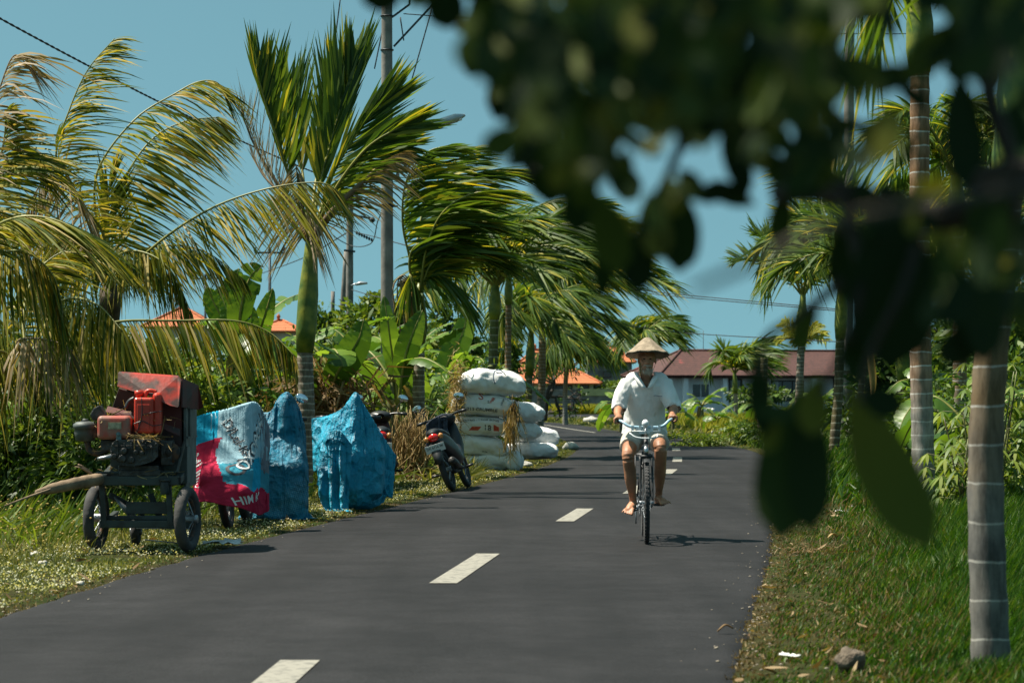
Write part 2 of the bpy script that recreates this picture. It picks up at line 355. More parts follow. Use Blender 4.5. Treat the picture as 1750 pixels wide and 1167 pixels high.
col = MIX('MULTIPLY', 1, MIX('MULTIPLY', 1, MIX('MULTIPLY', .8, big, lane), grit), patch)
Lk.new(col, b.inputs['Base Color']); b.inputs['Roughness'].default_value = .8; b.inputs['Specular IOR Level'].default_value = .22
bp = N.new('ShaderNodeBump'); bp.inputs['Strength'].default_value = .5; bp.inputs['Distance'].default_value = .004
Lk.new(NZ(120, 3, .7), bp.inputs['Height']); Lk.new(bp.outputs[0], b.inputs['Normal'])

mb = MB(); nn = len(eL)
jl = np.array([mnoise.noise(Vector((y * 3.1, 3, 0))) * .05 + mnoise.noise(Vector((y * 13., 3, 5))) * .025 for y in eL[:, 1]])
jr = np.array([mnoise.noise(Vector((y * 3.1, 9, 0))) * .05 + mnoise.noise(Vector((y * 13., 9, 5))) * .025 for y in eR[:, 1]])
us = np.array([-.006, 0, .02, .12, .3, .5, .7, .88, .98, 1, 1.006])
zz = np.array([-.05, -.012, 0, .004, .008, .012, .008, .004, 0, -.012, -.05])
A = eL + np.stack([jl, 0 * jl], 1); B = eR + np.stack([jr, 0 * jr], 1)
pts = np.concatenate([A[:, None, :] * (1 - us)[None, :, None] + B[:, None, :] * us[None, :, None], np.broadcast_to(zz[None, :, None], (nn, len(us), 1))], 2)
grid(mb, pts); road = tag(mb.build('road', M_asph), kind='structure')
def road_z(x, y):
    u = (x - xl(y)) / (xr(y) - xl(y)); return float(np.interp(u, us, zz))

# side road behind the grass island
mb = MB(); xs = np.linspace(-25, 60, 60)
pts = np.stack([np.stack([xs, 143 + .06 * (xs) + np.clip(xs - 9, 0, 99) * -.2, 0 * xs + .004], 1), np.stack([xs, 182 + .06 * xs, 0 * xs + .004], 1)], 1)
grid(mb, pts); tag(mb.build('side_road', M_asph), kind='structure')

# markings
M_mark = simple('worn road paint', (.27, .255, .215), .8, var=.2, scale=22, col2=(.13, .125, .11), thr=(.32, .5), detail=7)
mb = MB()
def mark(a, b_, w):
    a = np.array(a, float); b_ = np.array(b_, float); n = 6
    c = a + (b_ - a) * np.linspace(0, 1, n)[:, None]; 
    v = []
    for k, p in enumerate(c):
        for s in (-1, 1):
            x = p[0] + s * w / 2; v.append((x, p[1], road_z(x, p[1]) + .005))
    grid(mb, np.array(v).reshape(n, 2, 3))
for (x0, y0), (x1, y1) in [((447, 1190), (513, 1133)), ((757, 1000), (834, 949)), ((965, 893), (1000, 871)), ((1076, 845), (1096, 831)), ((1137, 812), (1149, 803)), ((1157, 790), (1158.5, 782)), ((1156, 771), (1155, 767))]:
    a = G(x0, y0); b_ = G(x1, y1); mark(a[:2], b_[:2], .185)
mark((3.8, 66), (3.78, 69), .2); mark((3.6, 74), (3.4, 77), .2)
c = catmull([(2.95, 86), (2.3, 96), (1.5, 110), (.6, 121)], 9)
for k in range(8): mark(c[k], c[k + 1], .13)
tag(mb.build('road_markings', M_mark), kind='structure')

# ground
m, nt, N, Lk, b = mat_new('grassy earth'); M_ground = m
tc = N.new('ShaderNodeTexCoord')
g1 = RAMP(NZ(1.1, 6, .65), [(.3, (.07, .05, .028)), (.45, (.045, .045, .014)), (.62, (.028, .045, .008)), (.8, (.05, .06, .014))])
g2 = RAMP(NZ(9, 6, .7), [(.3, .45), (.6, 1.15), (.8, 1.6)])
Lk.new(MIX('MULTIPLY', 1, g1, g2), b.inputs['Base Color']); b.inputs['Roughness'].default_value = .95; b.inputs['Specular IOR Level'].default_value = .1
bp = N.new('ShaderNodeBump'); bp.inputs['Strength'].default_value = .9; bp.inputs['Distance'].default_value = .03
Lk.new(NZ(30, 6, .7), bp.inputs['Height']); Lk.new(bp.outputs[0], b.inputs['Normal'])
gx = np.concatenate([[-1200, -400, -150, -60, -30, -16], np.arange(-10, 12, .14), [14, 20, 35, 60, 150, 400, 1200]])
gy = np.concatenate([[-60, -20, 0, 4], np.arange(7, 50, .16), np.arange(50, 130, 1.2), [140, 170, 220, 300, 500, 900, 2500]])
def off_road(x, y):
    y2 = min(max(y, -6), 130); a = float(xl(y2)) - x; c = x - float(xr(y2)); return max(a, c)
def ground_z(x, y):
    if y > 125: return -.03
    d = off_road(x, y)
    if d < 0: return -.05 if d < -.08 else -.02
    f = min(1, d / .7); f2 = min(1, max(0, (d - 1) / 3))
    h = f * (mnoise.noise(Vector((x * 1.3, y * 1.3, 0))) * .03 + mnoise.noise(Vector((x * 5, y * 5, 4))) * .012) + f * .01
    h += f2 * (.06 + mnoise.noise(Vector((x * .5, y * .4, 9))) * .10) * (1 if y > 8 else 0)
    return h - .004
gz = np.array([[ground_z(x, y) for x in gx] for y in gy])
XX, YY = np.meshgrid(gx, gy)
mb = MB(); grid(mb, np.stack([XX, YY, gz], -1)); tag(mb.build('ground', M_ground), kind='structure')
def gzv(x, y):
    """ground height by bilinear lookup"""
    i = np.clip(np.searchsorted(gy, y) - 1, 0, len(gy) - 2); j = np.clip(np.searchsorted(gx, x) - 1, 0, len(gx) - 2)
    fy = (y - gy[i]) / (gy[i + 1] - gy[i]); fx = (x - gx[j]) / (gx[j + 1] - gx[j])
    return (gz[i, j] * (1 - fx) + gz[i, j + 1] * fx) * (1 - fy) + (gz[i + 1, j] * (1 - fx) + gz[i + 1, j + 1] * fx) * fy

# ------------------------------------------------------------ grass
def vnoise(x, y, s, seed=0):
    """cheap value noise on arrays"""
    r = np.random.default_rng(seed).random((97, 97)); u = x * s; v = y * s
    i = np.floor(u).astype(int); j = np.floor(v).astype(int); a = u - i; c = v - j
    a = a * a * (3 - 2 * a); c = c * c * (3 - 2 * c)
    g = lambda p, q: r[p % 97, q % 97]
    return (g(i, j) * (1 - a) + g(i + 1, j) * a) * (1 - c) + (g(i, j + 1) * (1 - a) + g(i + 1, j + 1) * a) * c
def blades(mb, x, y, h, w, lean=.5, mat=0, k=2, z=None, wind=(.25, 0)):
    n = len(x); z = gzv(x, y) if z is None else z
    th = rng.random(n) * 2 * np.pi; tl = rng.random(n) * lean
    d = nrm(np.stack([np.cos(th) * tl + wind[0] * .5, np.sin(th) * tl + wind[1], np.ones(n)], 1))
    g = np.stack([np.cos(th) * tl * .7 + wind[0], np.sin(th) * tl * .7, -.35 * tl - .1 + 0 * th], 1)
    fa = rng.random(n) * np.pi - np.pi / 2
    side = np.stack([np.sin(fa) * .6, -np.ones(n), 0 * fa], 1)
    strips(mb, np.stack([x, y, z - .01], 1), d, h, w, g, mat=mat, k=k, prof=[.8, 1, .05] if k == 2 else None, side=nrm(side))
def sample_xy(n, y0, y1, side, width, pw=1.6):
    u = rng.random(n); y = y0 * (y1 / y0) ** u
    d = rng.random(n) ** pw * width
    x = (xl(y) - d) if side < 0 else (xr(y) + d)
    return x, y, d
# left verge: low weeds, clover, small pale flowers
mb = MB()
for (n, y0, y1, W) in ((52000, 12.5, 32, 3.6), (16000, 30, 80, 3)):
    x, y, d = sample_xy(n, y0, y1, -1, W, 1.0)
    ns = vnoise(x, y, 2.3, 3); keep = (rng.random(n) < .35 + ns) & (d > .03 + .12 * vnoise(x, y, 5, 8)); x, y, d, ns = x[keep], y[keep], d[keep], ns[keep]
    h = (.018 + .05 * ns ** 2 + .02 * rng.random(len(x))) * (1 + np.clip(d - .6, 0, 2) * .8) * np.where(y > 30, 1.3, 1)
    blades(mb, x, y, h, (.0035 + .0035 * rng.random(len(x))) * np.where(y > 30, 2.2, 1) * 1.6, .9, wind=(.05, 0))
tag(mb.build('verge_grass', M_grassL), kind='stuff')
mb = MB()   # tiny leaves / flowers as small quads
n = 24000; x, y, d = sample_xy(n, 12.5, 40, -1, 2.6, 1.1); ns = vnoise(x, y, 1.4, 5); keep = (ns > .38) & (d > .08); x, y = x[keep], y[keep]; n = len(x)
ctr = np.stack([x, y, gzv(x, y) + .012 + .035 * rng.random(n)], 1); s = .0045 + .005 * rng.random(n)
a = nrm(rng.normal(size=(n, 3))); c_ = nrm(np.cross(a, rng.normal(size=(n, 3))))
v = np.stack([ctr - a * s[:, None], ctr - c_ * s[:, None], ctr + a * s[:, None], ctr + c_ * s[:, None]], 1).reshape(-1, 3)
mb.add(v, np.arange(4 * n).reshape(-1, 4), 0, False); tag(mb.build('clover', M_petal), kind='stuff')
# taller yellow-headed weeds on the far left
mb = MB(); n = 2600; x = -2.9 - rng.random(n) * 3.2; y = 15.5 + rng.random(n) * 9; keep = (x < xl(y) - .9 + .5 * vnoise(x, y, 2, 4)); x, y = x[keep], y[keep]; n = len(x)
h = .10 + .22 * rng.random(n)
blades(mb, x, y, h, .005 + 0 * x, .5, wind=(.1, 0))
hd = np.stack([x + .08 * h, y, gzv(x, y) + h * .93], 1)
keep = rng.random(n) < .35
for p in hd[keep]: ellipsoid(mb, p, (.009, .009, .007), 1, 6, 4)
tag(mb.build('weeds', [M_grassL, M_petaly]), kind='stuff')
# right verge: long soft grass, brown at the asphalt
mb = MB()
for (n, y0, y1, W) in ((190000, 9.6, 24, 3.4), (50000, 22, 60, 7)):
    x, y, d = sample_xy(n, y0, y1, 1, W, .9)
    ns = vnoise(x, y, 1.1, 11); nf = vnoise(x, y, 4.5, 12)
    t = np.clip((d - .25 - .5 * ns) / .8, 0, 1)          # 0 at the asphalt, 1 in the long grass
    keep = (rng.random(n) < .18 + .8 * t + .2 * nf) & (d > .02 + .16 * nf) & ~((ns < .26) & (rng.random(n) < .7))
    x, y, t, ns, nf = x[keep], y[keep], t[keep], ns[keep], nf[keep]
    h = .025 + .04 * nf + t * (.14 + .30 * ns) * (.6 + .6 * rng.random(len(x))) * np.interp(y, [10, 12.5, 15], [.45, .6, 1])
    dry = rng.random(len(x)) < (.45 * (1 - t) + .01)
    wd = (.0035 + .004 * rng.random(len(x))) * np.where(y > 24, 2.2, 1)
    for mi, kk in ((0, ~dry), (1, dry)): blades(mb, x[kk], y[kk], h[kk], wd[kk] * 1.15, .55, mat=mi, k=3 if mi == 0 else 2, wind=(.22, -.05))
tag(mb.build('long_grass', [M_grass, M_dryg]), kind='stuff')
# ragged dry fringe on both asphalt edges
mb = MB()
for side in (-1, 1):
    n = 9000; x, y, d = sample_xy(n, 9.8, 60, side, .22, 1.6); x = x - side * .04
    blades(mb, x, y, .015 + .03 * rng.random(n), .005 + .006 * rng.random(n), 1.6, wind=(0, 0))
tag(mb.build('dry_fringe', M_dryg), kind='stuff')
mb = MB()
for side in (-1, 1):
    n = 420; x, y, d = sample_xy(n, 10, 40, side, .5, 2.2); x = x + -side * (.28 * (rng.random(n) < .35)) * rng.random(n)
    for a_, b_ in zip(x, y):
        r_ = .003 + .006 * rng.random() ** 2; ellipsoid(mb, (a_, b_, max(float(gzv(a_, b_)), road_z(a_, b_) if off_road(a_, b_) < 0 else -1) + r_ * .4), (r_ * 1.3, r_, r_ * .7), 0, 6, 4)
tag(mb.build('gravel', simple('roadside grit', (.26, .22, .17), .9, var=.4, scale=30)), kind='stuff')
# grass island and far verge
mb = MB()
n = 14000; x = rng.random(n) * 22 - 2; y = 60 + rng.random(n) * 84; keep = (x > xr(y) + .1) | (y > 132); x, y = x[keep], y[keep]
blades(mb, x, y, .08 + .25 * rng.random(len(x)) * np.clip((x - xr(y)) / 2, .15, 1), .035 + .03 * rng.random(len(x)), .7)
tag(mb.build('far_verge_grass', M_grassL), kind='stuff')
# rice fields
mb = MB()
n = 26000; x = rng.random(n) * 18 - 3; y = 184 + rng.random(n) ** 1.8 * 32; blades(mb, x, y, .65 + .3 * rng.random(n), .05 + .04 * rng.random(n), .5, z=0 * x)
n = 26000; x = 6.8 + rng.random(n) * 18; y = 84 + rng.random(n) ** 1.5 * 50; keep = x > xr(np.minimum(y, 120)) + 1.2; x, y = x[keep], y[keep]; blades(mb, x, y, .45 + .25 * rng.random(len(x)), .03 + .03 * rng.random(len(x)), .5, z=0 * x)
tag(mb.build('rice_field', M_rice), kind='stuff')

# ============================================================ HOUSES
def roofmat(name, c1, c2, row, patchc=None):
    m, nt, N_, L_, b = mat_new(name); globals().update(N=N_, Lk=L_); global tc
    tc = N.new('ShaderNodeTexCoord'); sp = N.new('ShaderNodeSeparateXYZ'); Lk.new(tc.outputs['Object'], sp.inputs[0])
    dv = N.new('ShaderNodeMath'); dv.operation = 'DIVIDE'; dv.inputs[1].default_value = row; Lk.new(sp.outputs[2], dv.inputs[0])
    fr = N.new('ShaderNodeMath'); fr.operation = 'FRACT'; Lk.new(dv.outputs[0], fr.inputs[0])
    rows = RAMP(fr.outputs[0], [(0, .45), (.18, .6), (.3, 1.0), (1, 1.1)])
    base = RAMP(NZ(3.5, 6, .75), [(.35, c1), (.65, c2)])
    if patchc: base = MIX('MIX', RAMP(NZ(.9, 5, .7), [(.63, 0.), (.72, 1.)]), base, patchc)
    Lk.new(MIX('MULTIPLY', 1, base, rows), b.inputs['Base Color']); b.inputs['Roughness'].default_value = .8
    return m
M_roofO = roofmat('orange clay tiles', (.40, .105, .035), (.52, .165, .06), .24)
M_roofB = roofmat('brown clay tiles', (.048, .018, .015), (.095, .034, .027), .16, (.30, .05, .045))
M_plaster = simple('cream plaster', (.62, .60, .52), .85, var=.12, scale=1.2, bump=.1)
M_white = simple('white plaster', (.86, .86, .84), .85, var=.1, scale=1.0, bump=.1)
M_greywall = simple('grey rendered wall', (.16, .165, .17), .9, var=.35, scale=1.5, bump=.2)
M_olive = simple('olive wall panel', (.36, .37, .20), .85, var=.12, scale=1.3)
M_dark = simple('dark timber', (.045, .03, .022), .6, var=.3, scale=5)
M_glass = simple('window glass', (.02, .025, .03), .12, var=.2, scale=2, spec=.8)
M_curtain = simple('pale curtain', (.55, .6, .6), .9, var=.1, scale=3)
def hip_roof(root, cx, cy, w, d, ze, zr, ridge, mat, yaw=0, finial=True):
    R = rotz(yaw); mb = MB(); n = 14
    w2, d2 = w / 2, d / 2
    def W(p): return np.array([cx, cy, 0]) + np.array(p, float) @ R.T
    e = [(-w2, -d2, ze), (w2, -d2, ze), (w2, d2, ze), (-w2, d2, ze)]; r = [(-ridge / 2, 0, zr), (ridge / 2, 0, zr)]
    t = .14
    vs = [W(p) for p in e + r] + [W((p[0] * .985, p[1] * .985, p[2] - t)) for p in e]
    mb.polys(vs, [(0, 1, 5, 4), (1, 2, 5), (2, 3, 4, 5), (3, 0, 4), (1, 0, 6, 7), (2, 1, 7, 8), (3, 2, 8, 9), (0, 3, 9, 6), (6, 9, 8, 7)], 0)
    o = mb.build('roof', mat, root)
    mb = MB()   # ridge and hip caps
    for a, b_ in ((4, 5), (0, 4), (3, 4), (1, 5), (2, 5)):
        if np.linalg.norm(vs[a] - vs[b_]) > .2: tube(mb, np.linspace(vs[a], vs[b_], 6) + [0, 0, .03], .10, 6)
    if finial:
        p = vs[4]; tube(mb, [p, p + [0, 0, .25], p + [0, 0, .32], p + [0, 0, .5], p + [0, 0, .6]], [.16, .12, .2, .1, .03], 8)
    mb.build('ridge_cap', mat, root)
def walls(root, cx, cy, w, d, z0, z1, mat, yaw=0, name='wall'):
    mb = MB(); box(mb, (cx, cy, (z0 + z1) / 2), (w, d, z1 - z0), rotz(yaw)); return mb.build(name, mat, root)
def window(root, c, w, h, yaw=0, fmat=None, nx=2, ny=1, curtain=False, name='window', ft=.09):
    """frame proud of the wall face at c, dark pane inside"""
    R = rotz(yaw); mb = MB(); c = np.asarray(c, float)
    def Bx(p, s): box(mb, c + np.array(p) @ R.T, s, R)
    for s in (-1, 1): Bx((s * (w / 2 + ft / 2), -.03, 0), (ft, .12, h + 2 * ft)); Bx((0, -.03, s * (h / 2 + ft / 2)), (w, .115, ft))
    for k in range(1, nx): Bx((-w / 2 + w * k / nx, -.03, 0), (ft * .6, .1, h))
    for k in range(1, ny): Bx((0, -.03, -h / 2 + h * k / ny), (w, .095, ft * .5))
    o = mb.build(name, fmat or M_white, root)
    mb = MB(); box(mb, c + np.array((0, -.012, 0)) @ R.T, (w, .02, h), R); mb.build('pane', M_glass, o)
    if curtain:
        mb = MB()
        for s in (-1, 1):
            xs = np.linspace(0, w * .2, 14) * s * -1 + s * w / 2
            pts = np.stack([np.stack([xs, -.045 + .015 * np.sin(np.arange(14) * 1.9), 0 * xs + zz_], 1) for zz_ in (-h / 2, h / 2)], 0) @ R.T + c
            grid(mb, pts)
        mb.build('curtain', M_curtain, o)
# orange roofed house behind the grey wall
h1 = thing('house', 'low cream house with a big orange tiled hip roof behind the grey wall', 'house', (5.2, 236, 0))
walls(h1, 5.0, 236, 5.6, 8, 0, 2.7, M_plaster); hip_roof(h1, 4.9, 236, 7.4, 10, 2.65, 4.35, 1.2, M_roofO)
walls(h1, 2.6, 243, 6, 8, 0, 2.95, M_plaster); hip_roof(h1, 2.6, 243, 8.6, 10, 2.9, 6.1, .6, M_roofO)
window(h1, (4.6, 231.99, 2.1), 2.2, .6, fmat=M_dark, nx=3); window(h1, (6.9, 231.99, 2.05), .8, .8, fmat=M_dark)
h2 = thing('house', 'tall grey house with a small orange pyramid roof right of the cyclist hat side trees', 'house', (11.2, 275, 0))
h2['label'] = 'tall grey walled house with a pyramid of orange tiles, left behind the straw hat'
walls(h2, 11.0, 275, 5.0, 6, 0, 5.35, M_greywall); hip_roof(h2, 11.3, 275, 5.4, 7, 5.3, 7.1, .5, M_roofO)
window(h2, (10.7, 271.99, 3.9), .8, .6, fmat=M_dark, nx=1)
h3 = thing('house', 'distant house whose orange roof tip shows between coconut fronds and banana blades', 'house', (-27.5, 202, 0))
walls(h3, -27.5, 202, 4.4, 4, 0, 7.3, M_plaster); hip_roof(h3, -27.5, 202, 6.2, 5.4, 7.15, 8.75, .4, M_roofO)
h4 = thing('house', 'distant house with a sliver of orange roof left of the nearest palm trunk', 'house', (-19.5, 208, 0))
walls(h4, -19.9, 208, 3.4, 4, 0, 7.1, M_plaster); hip_roof(h4, -19.9, 208, 4.4, 5.4, 6.95, 7.9, .4, M_roofO)
# brown long house
yw = rad(14)
h5 = thing('house', 'long white single storey house with brown tiled roof beyond the bananas on the right', 'house', (20, 173, 0))
cx5, cy5 = 20.4, 176.0; R5 = rotz(yw)
def H5(x, y, z): return np.array([cx5, cy5, 0]) + np.array((x, y, z), float) @ R5.T
walls(h5, cx5, cy5, 20.5, 7, 0, 2.95, M_white, yw); hip_roof(h5, cx5, cy5, 23.2, 9.4, 2.84, 4.65, 17.0, M_roofB, yw)
mb = MB(); tube(mb, [H5(-6.8, 0, 4.6), H5(-6.8, 0, 6.1)], .02, 5); mb.build('antenna', M_dark, h5)
for x_, w_, h_, nx, cu in ((-8.2, 1.2, .9, 2, 0), (-5.6, .8, 1.5, 1, 0), (-1.7, 2.3, 1.3, 3, 1), (2.6, 1.5, 1.7, 3, 0), (6.2, 1.6, 1.2, 2, 1)):
    window(h5, H5(x_, -3.51, 1.75), w_, h_, yw, M_white if x_ < -7 else M_dark, nx, 3 if x_ == 2.6 else 1, cu)
mb = MB()
for x_ in (-9.5, -6.6, -3.9, .1, 4.4, 8.0): box(mb, H5(x_, -4.1, 1.42), (.32, .32, 2.84), R5)
mb.build('column', M_white, h5)
mb = MB(); box(mb, H5(0, -4.4, 2.72), (22.4, .12, .16), R5); mb.build('eave_board', M_dark, h5)
# compound walls
mb = MB(); box(mb, (2.6, 221, .97), (8.0, .25, 1.94)); box(mb, (2.6, 220.98, 1.99), (8.1, .4, .1)); 
for k in range(5): box(mb, (-1.2 + k * 1.9, 220.8, .98), (.3, .3, 1.96))
o = mb.build('compound_wall', M_greywall, origin=(2.6, 221, 0)); tag(o, 'dark grey rendered boundary wall under the orange roofed house', 'wall')
wl = thing('compound_wall', 'grey wall with a pale olive top band, right of the orange roof', 'wall', (8.4, 219, 0))
mb = MB(); box(mb, (8.4, 219, .72), (4.6, .24, 1.44)); mb.build('lower_wall', M_greywall, wl)
mb = MB(); box(mb, (8.2, 218.95, 1.76), (3.9, .34, .62)); mb.build('top_band', M_olive, wl)

# ============================================================ UTILITY POLES AND WIRES
M_conc = simple('pole concrete', (.25, .235, .21), .85, var=.2, scale=3, col2=(.14, .13, .115), bump=.3)
M_steel = simple('galvanised steel', (.30, .32, .34), .4, .8, var=.3, scale=10)
M_darkst = simple('dark steel', (.04, .045, .05), .5, .6, var=.3, scale=10)
M_wire = simple('wire', (.02, .02, .022), .6, var=.1)
M_lamp = simple('lamp housing', (.42, .45, .47), .35, .3, var=.1)
M_sign = simple('white plate', (.75, .76, .76), .5, var=.05)
def pole(root, base, top, r0, r1):
    mb = MB(); tube(mb, np.linspace(base, top, 12), np.linspace(r0, r1, 12), 16); return mb.build('shaft', M_conc, root)
Dp = 45; pb = P(662, 600, Dp); pb[2] = -.05
p1 = thing('utility_pole', 'thick concrete utility pole with a curved street lamp arm behind the left palms', 'utility pole', pb)
ptop = P(661, -140, Dp); pole(p1, pb, ptop, .128, .095)
for py in (28, 86, 350, 300): mb = MB(); p = P(661.5, py, Dp); torus(mb, p, (0, 0, 1), .112, .016, 20, 6); mb.build('clamp_ring', M_darkst, p1)
for ends in (((673, 80), (742, 6)), ((670, 30), (700, 8)), ((700, 8), (702, -40)), ((644, 351), (680, 353))):
    mb = MB(); bar(mb, P(*ends[0], Dp - .12), P(*ends[1], Dp - .12), .035); mb.build('bracket_arm', M_darkst, p1)
mb = MB(); tube(mb, catmull([P(680, 302, Dp - .1), P(679, 268, Dp - .1), P(684, 244, Dp - .1), P(700, 230, Dp - .1), P(722, 219, Dp - .1)], 16), .032, 8); ar = mb.build('lamp_arm', M_steel, p1)
mb = MB(); L0 = P(716, 222, Dp - .1); L1 = P(795, 197, Dp - .1); dl = L1 - L0
tube(mb, [L0, L0 + dl * .25, L0 + dl * .5, L0 + dl * .8, L1], [.04, .07, .12, .12, .03], 12, squash=(1.3, .7)); lh = mb.build('lamp_head', M_lamp, p1)
mb = MB(); tube(mb, [L0 + dl * .42 + [0, 0, -.05], L0 + dl * .92 + [0, 0, -.04]], [.09, .07], 10, squash=(1.1, .5)); mb.build('lens', M_sign, lh)
D2 = 75; b2 = P(597, 600, D2); b2[2] = -.05
p2 = thing('utility_pole', 'slimmer concrete pole standing left of the thick lamp pole, with a short crossarm', 'utility pole', b2)
pole(p2, b2, P(598, 330, D2), .135, .10)
mb = MB(); bar(mb, P(573, 363, D2 - .2), P(637, 374, D2 - .2), .06); ca_ = mb.build('crossarm', M_darkst, p2)
mb = MB(); ellipsoid(mb, P(636, 376, D2 - .25), (.09, .09, .09)); mb.build('insulator', M_darkst, ca_)
mb = MB(); bar(mb, P(588, 428, D2 - .2), P(607, 430, D2 - .2), .06); mb.build('lower_bracket', M_darkst, p2)
mb = MB(); tube(mb, [P(608, 397, D2 - .2), P(638, 411, D2 - .2)], .012, 5)
for k in range(7): ellipsoid(mb, P(610 + k * 4.2, 398 + k * 2, D2 - .2), (.035, .05, .06))
mb.build('insulator_string', M_darkst, p2)
mb = MB(); a = P(600, 488, D2 - .3); c_ = P(628, 484, D2 - .3); tube(mb, [a, P(612, 484, D2 - .3)], .03, 6); mb.build('lamp_arm', M_steel, p2)
mb = MB(); tube(mb, [P(608, 486, D2 - .3), P(616, 484, D2 - .3), c_], [.07, .1, .05], 8, squash=(1.2, .6)); mb.build('lamp_head', M_lamp, p2)
b3 = P(571, 640, 82); b3[2] = 0
p3 = thing('utility_pole', 'leaning concrete pole just left of the slim pole', 'utility pole', b3); pole(p3, b3, P(592, 428, 82), .11, .085)
b4 = P(566, 640, 100); b4[2] = 0
p4 = thing('utility_pole', 'short dark pole top beside the leaning pole', 'utility pole', b4); pole(p4, b4, P(569, 498, 100), .1, .08)
for (px, py, D, hw, r, lab) in ((461, 424, 150, 26, .10, 'far steel pole with a three pin crossarm above the banana blades'), (351, 468, 190, 22, .10, 'farthest small pole with crossarm half behind coconut fronds')):
    bb = P(px, 640, D); bb[2] = 0; pp = thing('utility_pole', lab, 'utility pole', bb)
    mb = MB(); tube(mb, [bb, P(px, py, D)], [r * 1.2, r * .8], 10); mb.build('shaft', M_darkst, pp)
    mb = MB(); ya = py + 8; bar(mb, P(px - hw, ya, D - .15), P(px + hw, ya, D - .15), .11); bar(mb, P(px + 3, ya + 26, D - .15), P(px + hw - 2, ya + 2, D - .15), .06)
    cr = mb.build('crossarm', M_darkst, pp)
    for dx in (-hw + 1, 0, hw - 1):
        mb = MB(); q = P(px + dx, ya - 1, D - .15); tube(mb, [q, q + [0, 0, .12], q + [0, 0, .2], q + [0, 0, .3]], [.05, .11, .06, .08], 8); mb.build('insulator', M_darkst, cr)
b5 = P(1447, 760, 58); b5[2] = -.05
p5 = thing('utility_pole', 'concrete pole carrying a small white plate in the right palm row', 'utility pole', b5)
pole(p5, b5, P(1453, -120, 58), .145, .11)
mb = MB(); q = P(1446, 623, 57.83); tube(mb, [q - [0, 0, .14], q + [0, 0, .14]], .15, 16, cap=False); mb.build('plate', M_sign, p5)
mb = MB()
for py in (600, 640): torus(mb, P(1448, py, 58), (0, 0, 1), .145, .012, 18, 6)
mb.build('clamp', M_steel, p5)
def wire(name, label, pts, r, sag=0, n=40, group=None, cat='cable'):
    pts = [np.asarray(p, float) for p in pts]; c = catmull(pts, n) if len(pts) > 2 else pts[0] + (pts[1] - pts[0]) * np.linspace(0, 1, n)[:, None]
    u = np.linspace(0, 1, n); c[:, 2] -= sag * 4 * u * (1 - u)
    mb = MB(); tube(mb, c, r, 6); o = mb.build(name, M_wire, origin=c[0]); tag(o, label, cat, group)
# twisted bundle cable: two strands wound round each other
a0, a1 = P(-330, -155, 21), P(655, 338, 45)
u = np.linspace(0, 1, 900); base = a0 + (a1 - a0) * u[:, None]; base[:, 2] -= .22 * 4 * u * (1 - u)
mb = MB()
for ph in (0, np.pi):
    off = np.stack([0 * u, np.cos(u * 420 + ph), np.sin(u * 420 + ph)], 1) * .007; tube(mb, base + off, .0075, 5)
tag(mb.build('cable', M_wire, origin=a0), 'thick twisted black cable slanting down across the upper left sky', 'cable')
wire('wire', 'thin wire running right from the top of the lamp pole', [P(690, 24, 45), P(1900, 48, 60)], .010, .25)
wire('wire', 'upper of the paired thin wires right of the straw hat', [P(1030, 486, 70), P(1140, 501, 72), P(1450, 530, 58)], .013)
wire('wire', 'lower of the paired thin wires right of the straw hat', [P(1030, 490, 70), P(1140, 505, 72), P(1450, 533, 58)], .013)
wire('wire', 'single low wire just above the brown roof', [P(1030, 548, 70), P(1160, 568, 75), P(1450, 585, 58)], .013)
for k, (a, c_) in enumerate((((582, -5), (574, 58)), ((656, 40), (640, 118)), ((742, 2), (700, 150)), ((684, 30), (690, 70)))):
    wire('stay_wire', ['stay wire above the left palm fan', 'stay wire left of the lamp pole', 'long stay wire slanting right of the lamp pole', 'short loop wire hanging from the pole bracket'][k], [P(*a, 45.2), P(*c_, 45.2)], .012, 0, 6)
wire('wire', 'looping service wire between the slim pole and the lamp pole', [P(600, 372, 74), P(565, 395, 72), P(600, 420, 74), P(634, 416, 68), P(645, 380, 60), P(654, 360, 46)], .014)
wire('wire', 'straight service wire crossing behind the two concrete poles', [P(605, 396, 74), P(652, 408, 60), P(706, 423, 45)], .012)
wire('wire', 'lowest thin wire left of the lamp pole', [P(440, 470, 120), P(520, 440, 100), P(596, 396, 75)], .02)
wire('wire', 'low thin wire right of the lamp pole', [P(600, 495, 75), P(660, 510, 60), P(780, 522, 60)], .012)
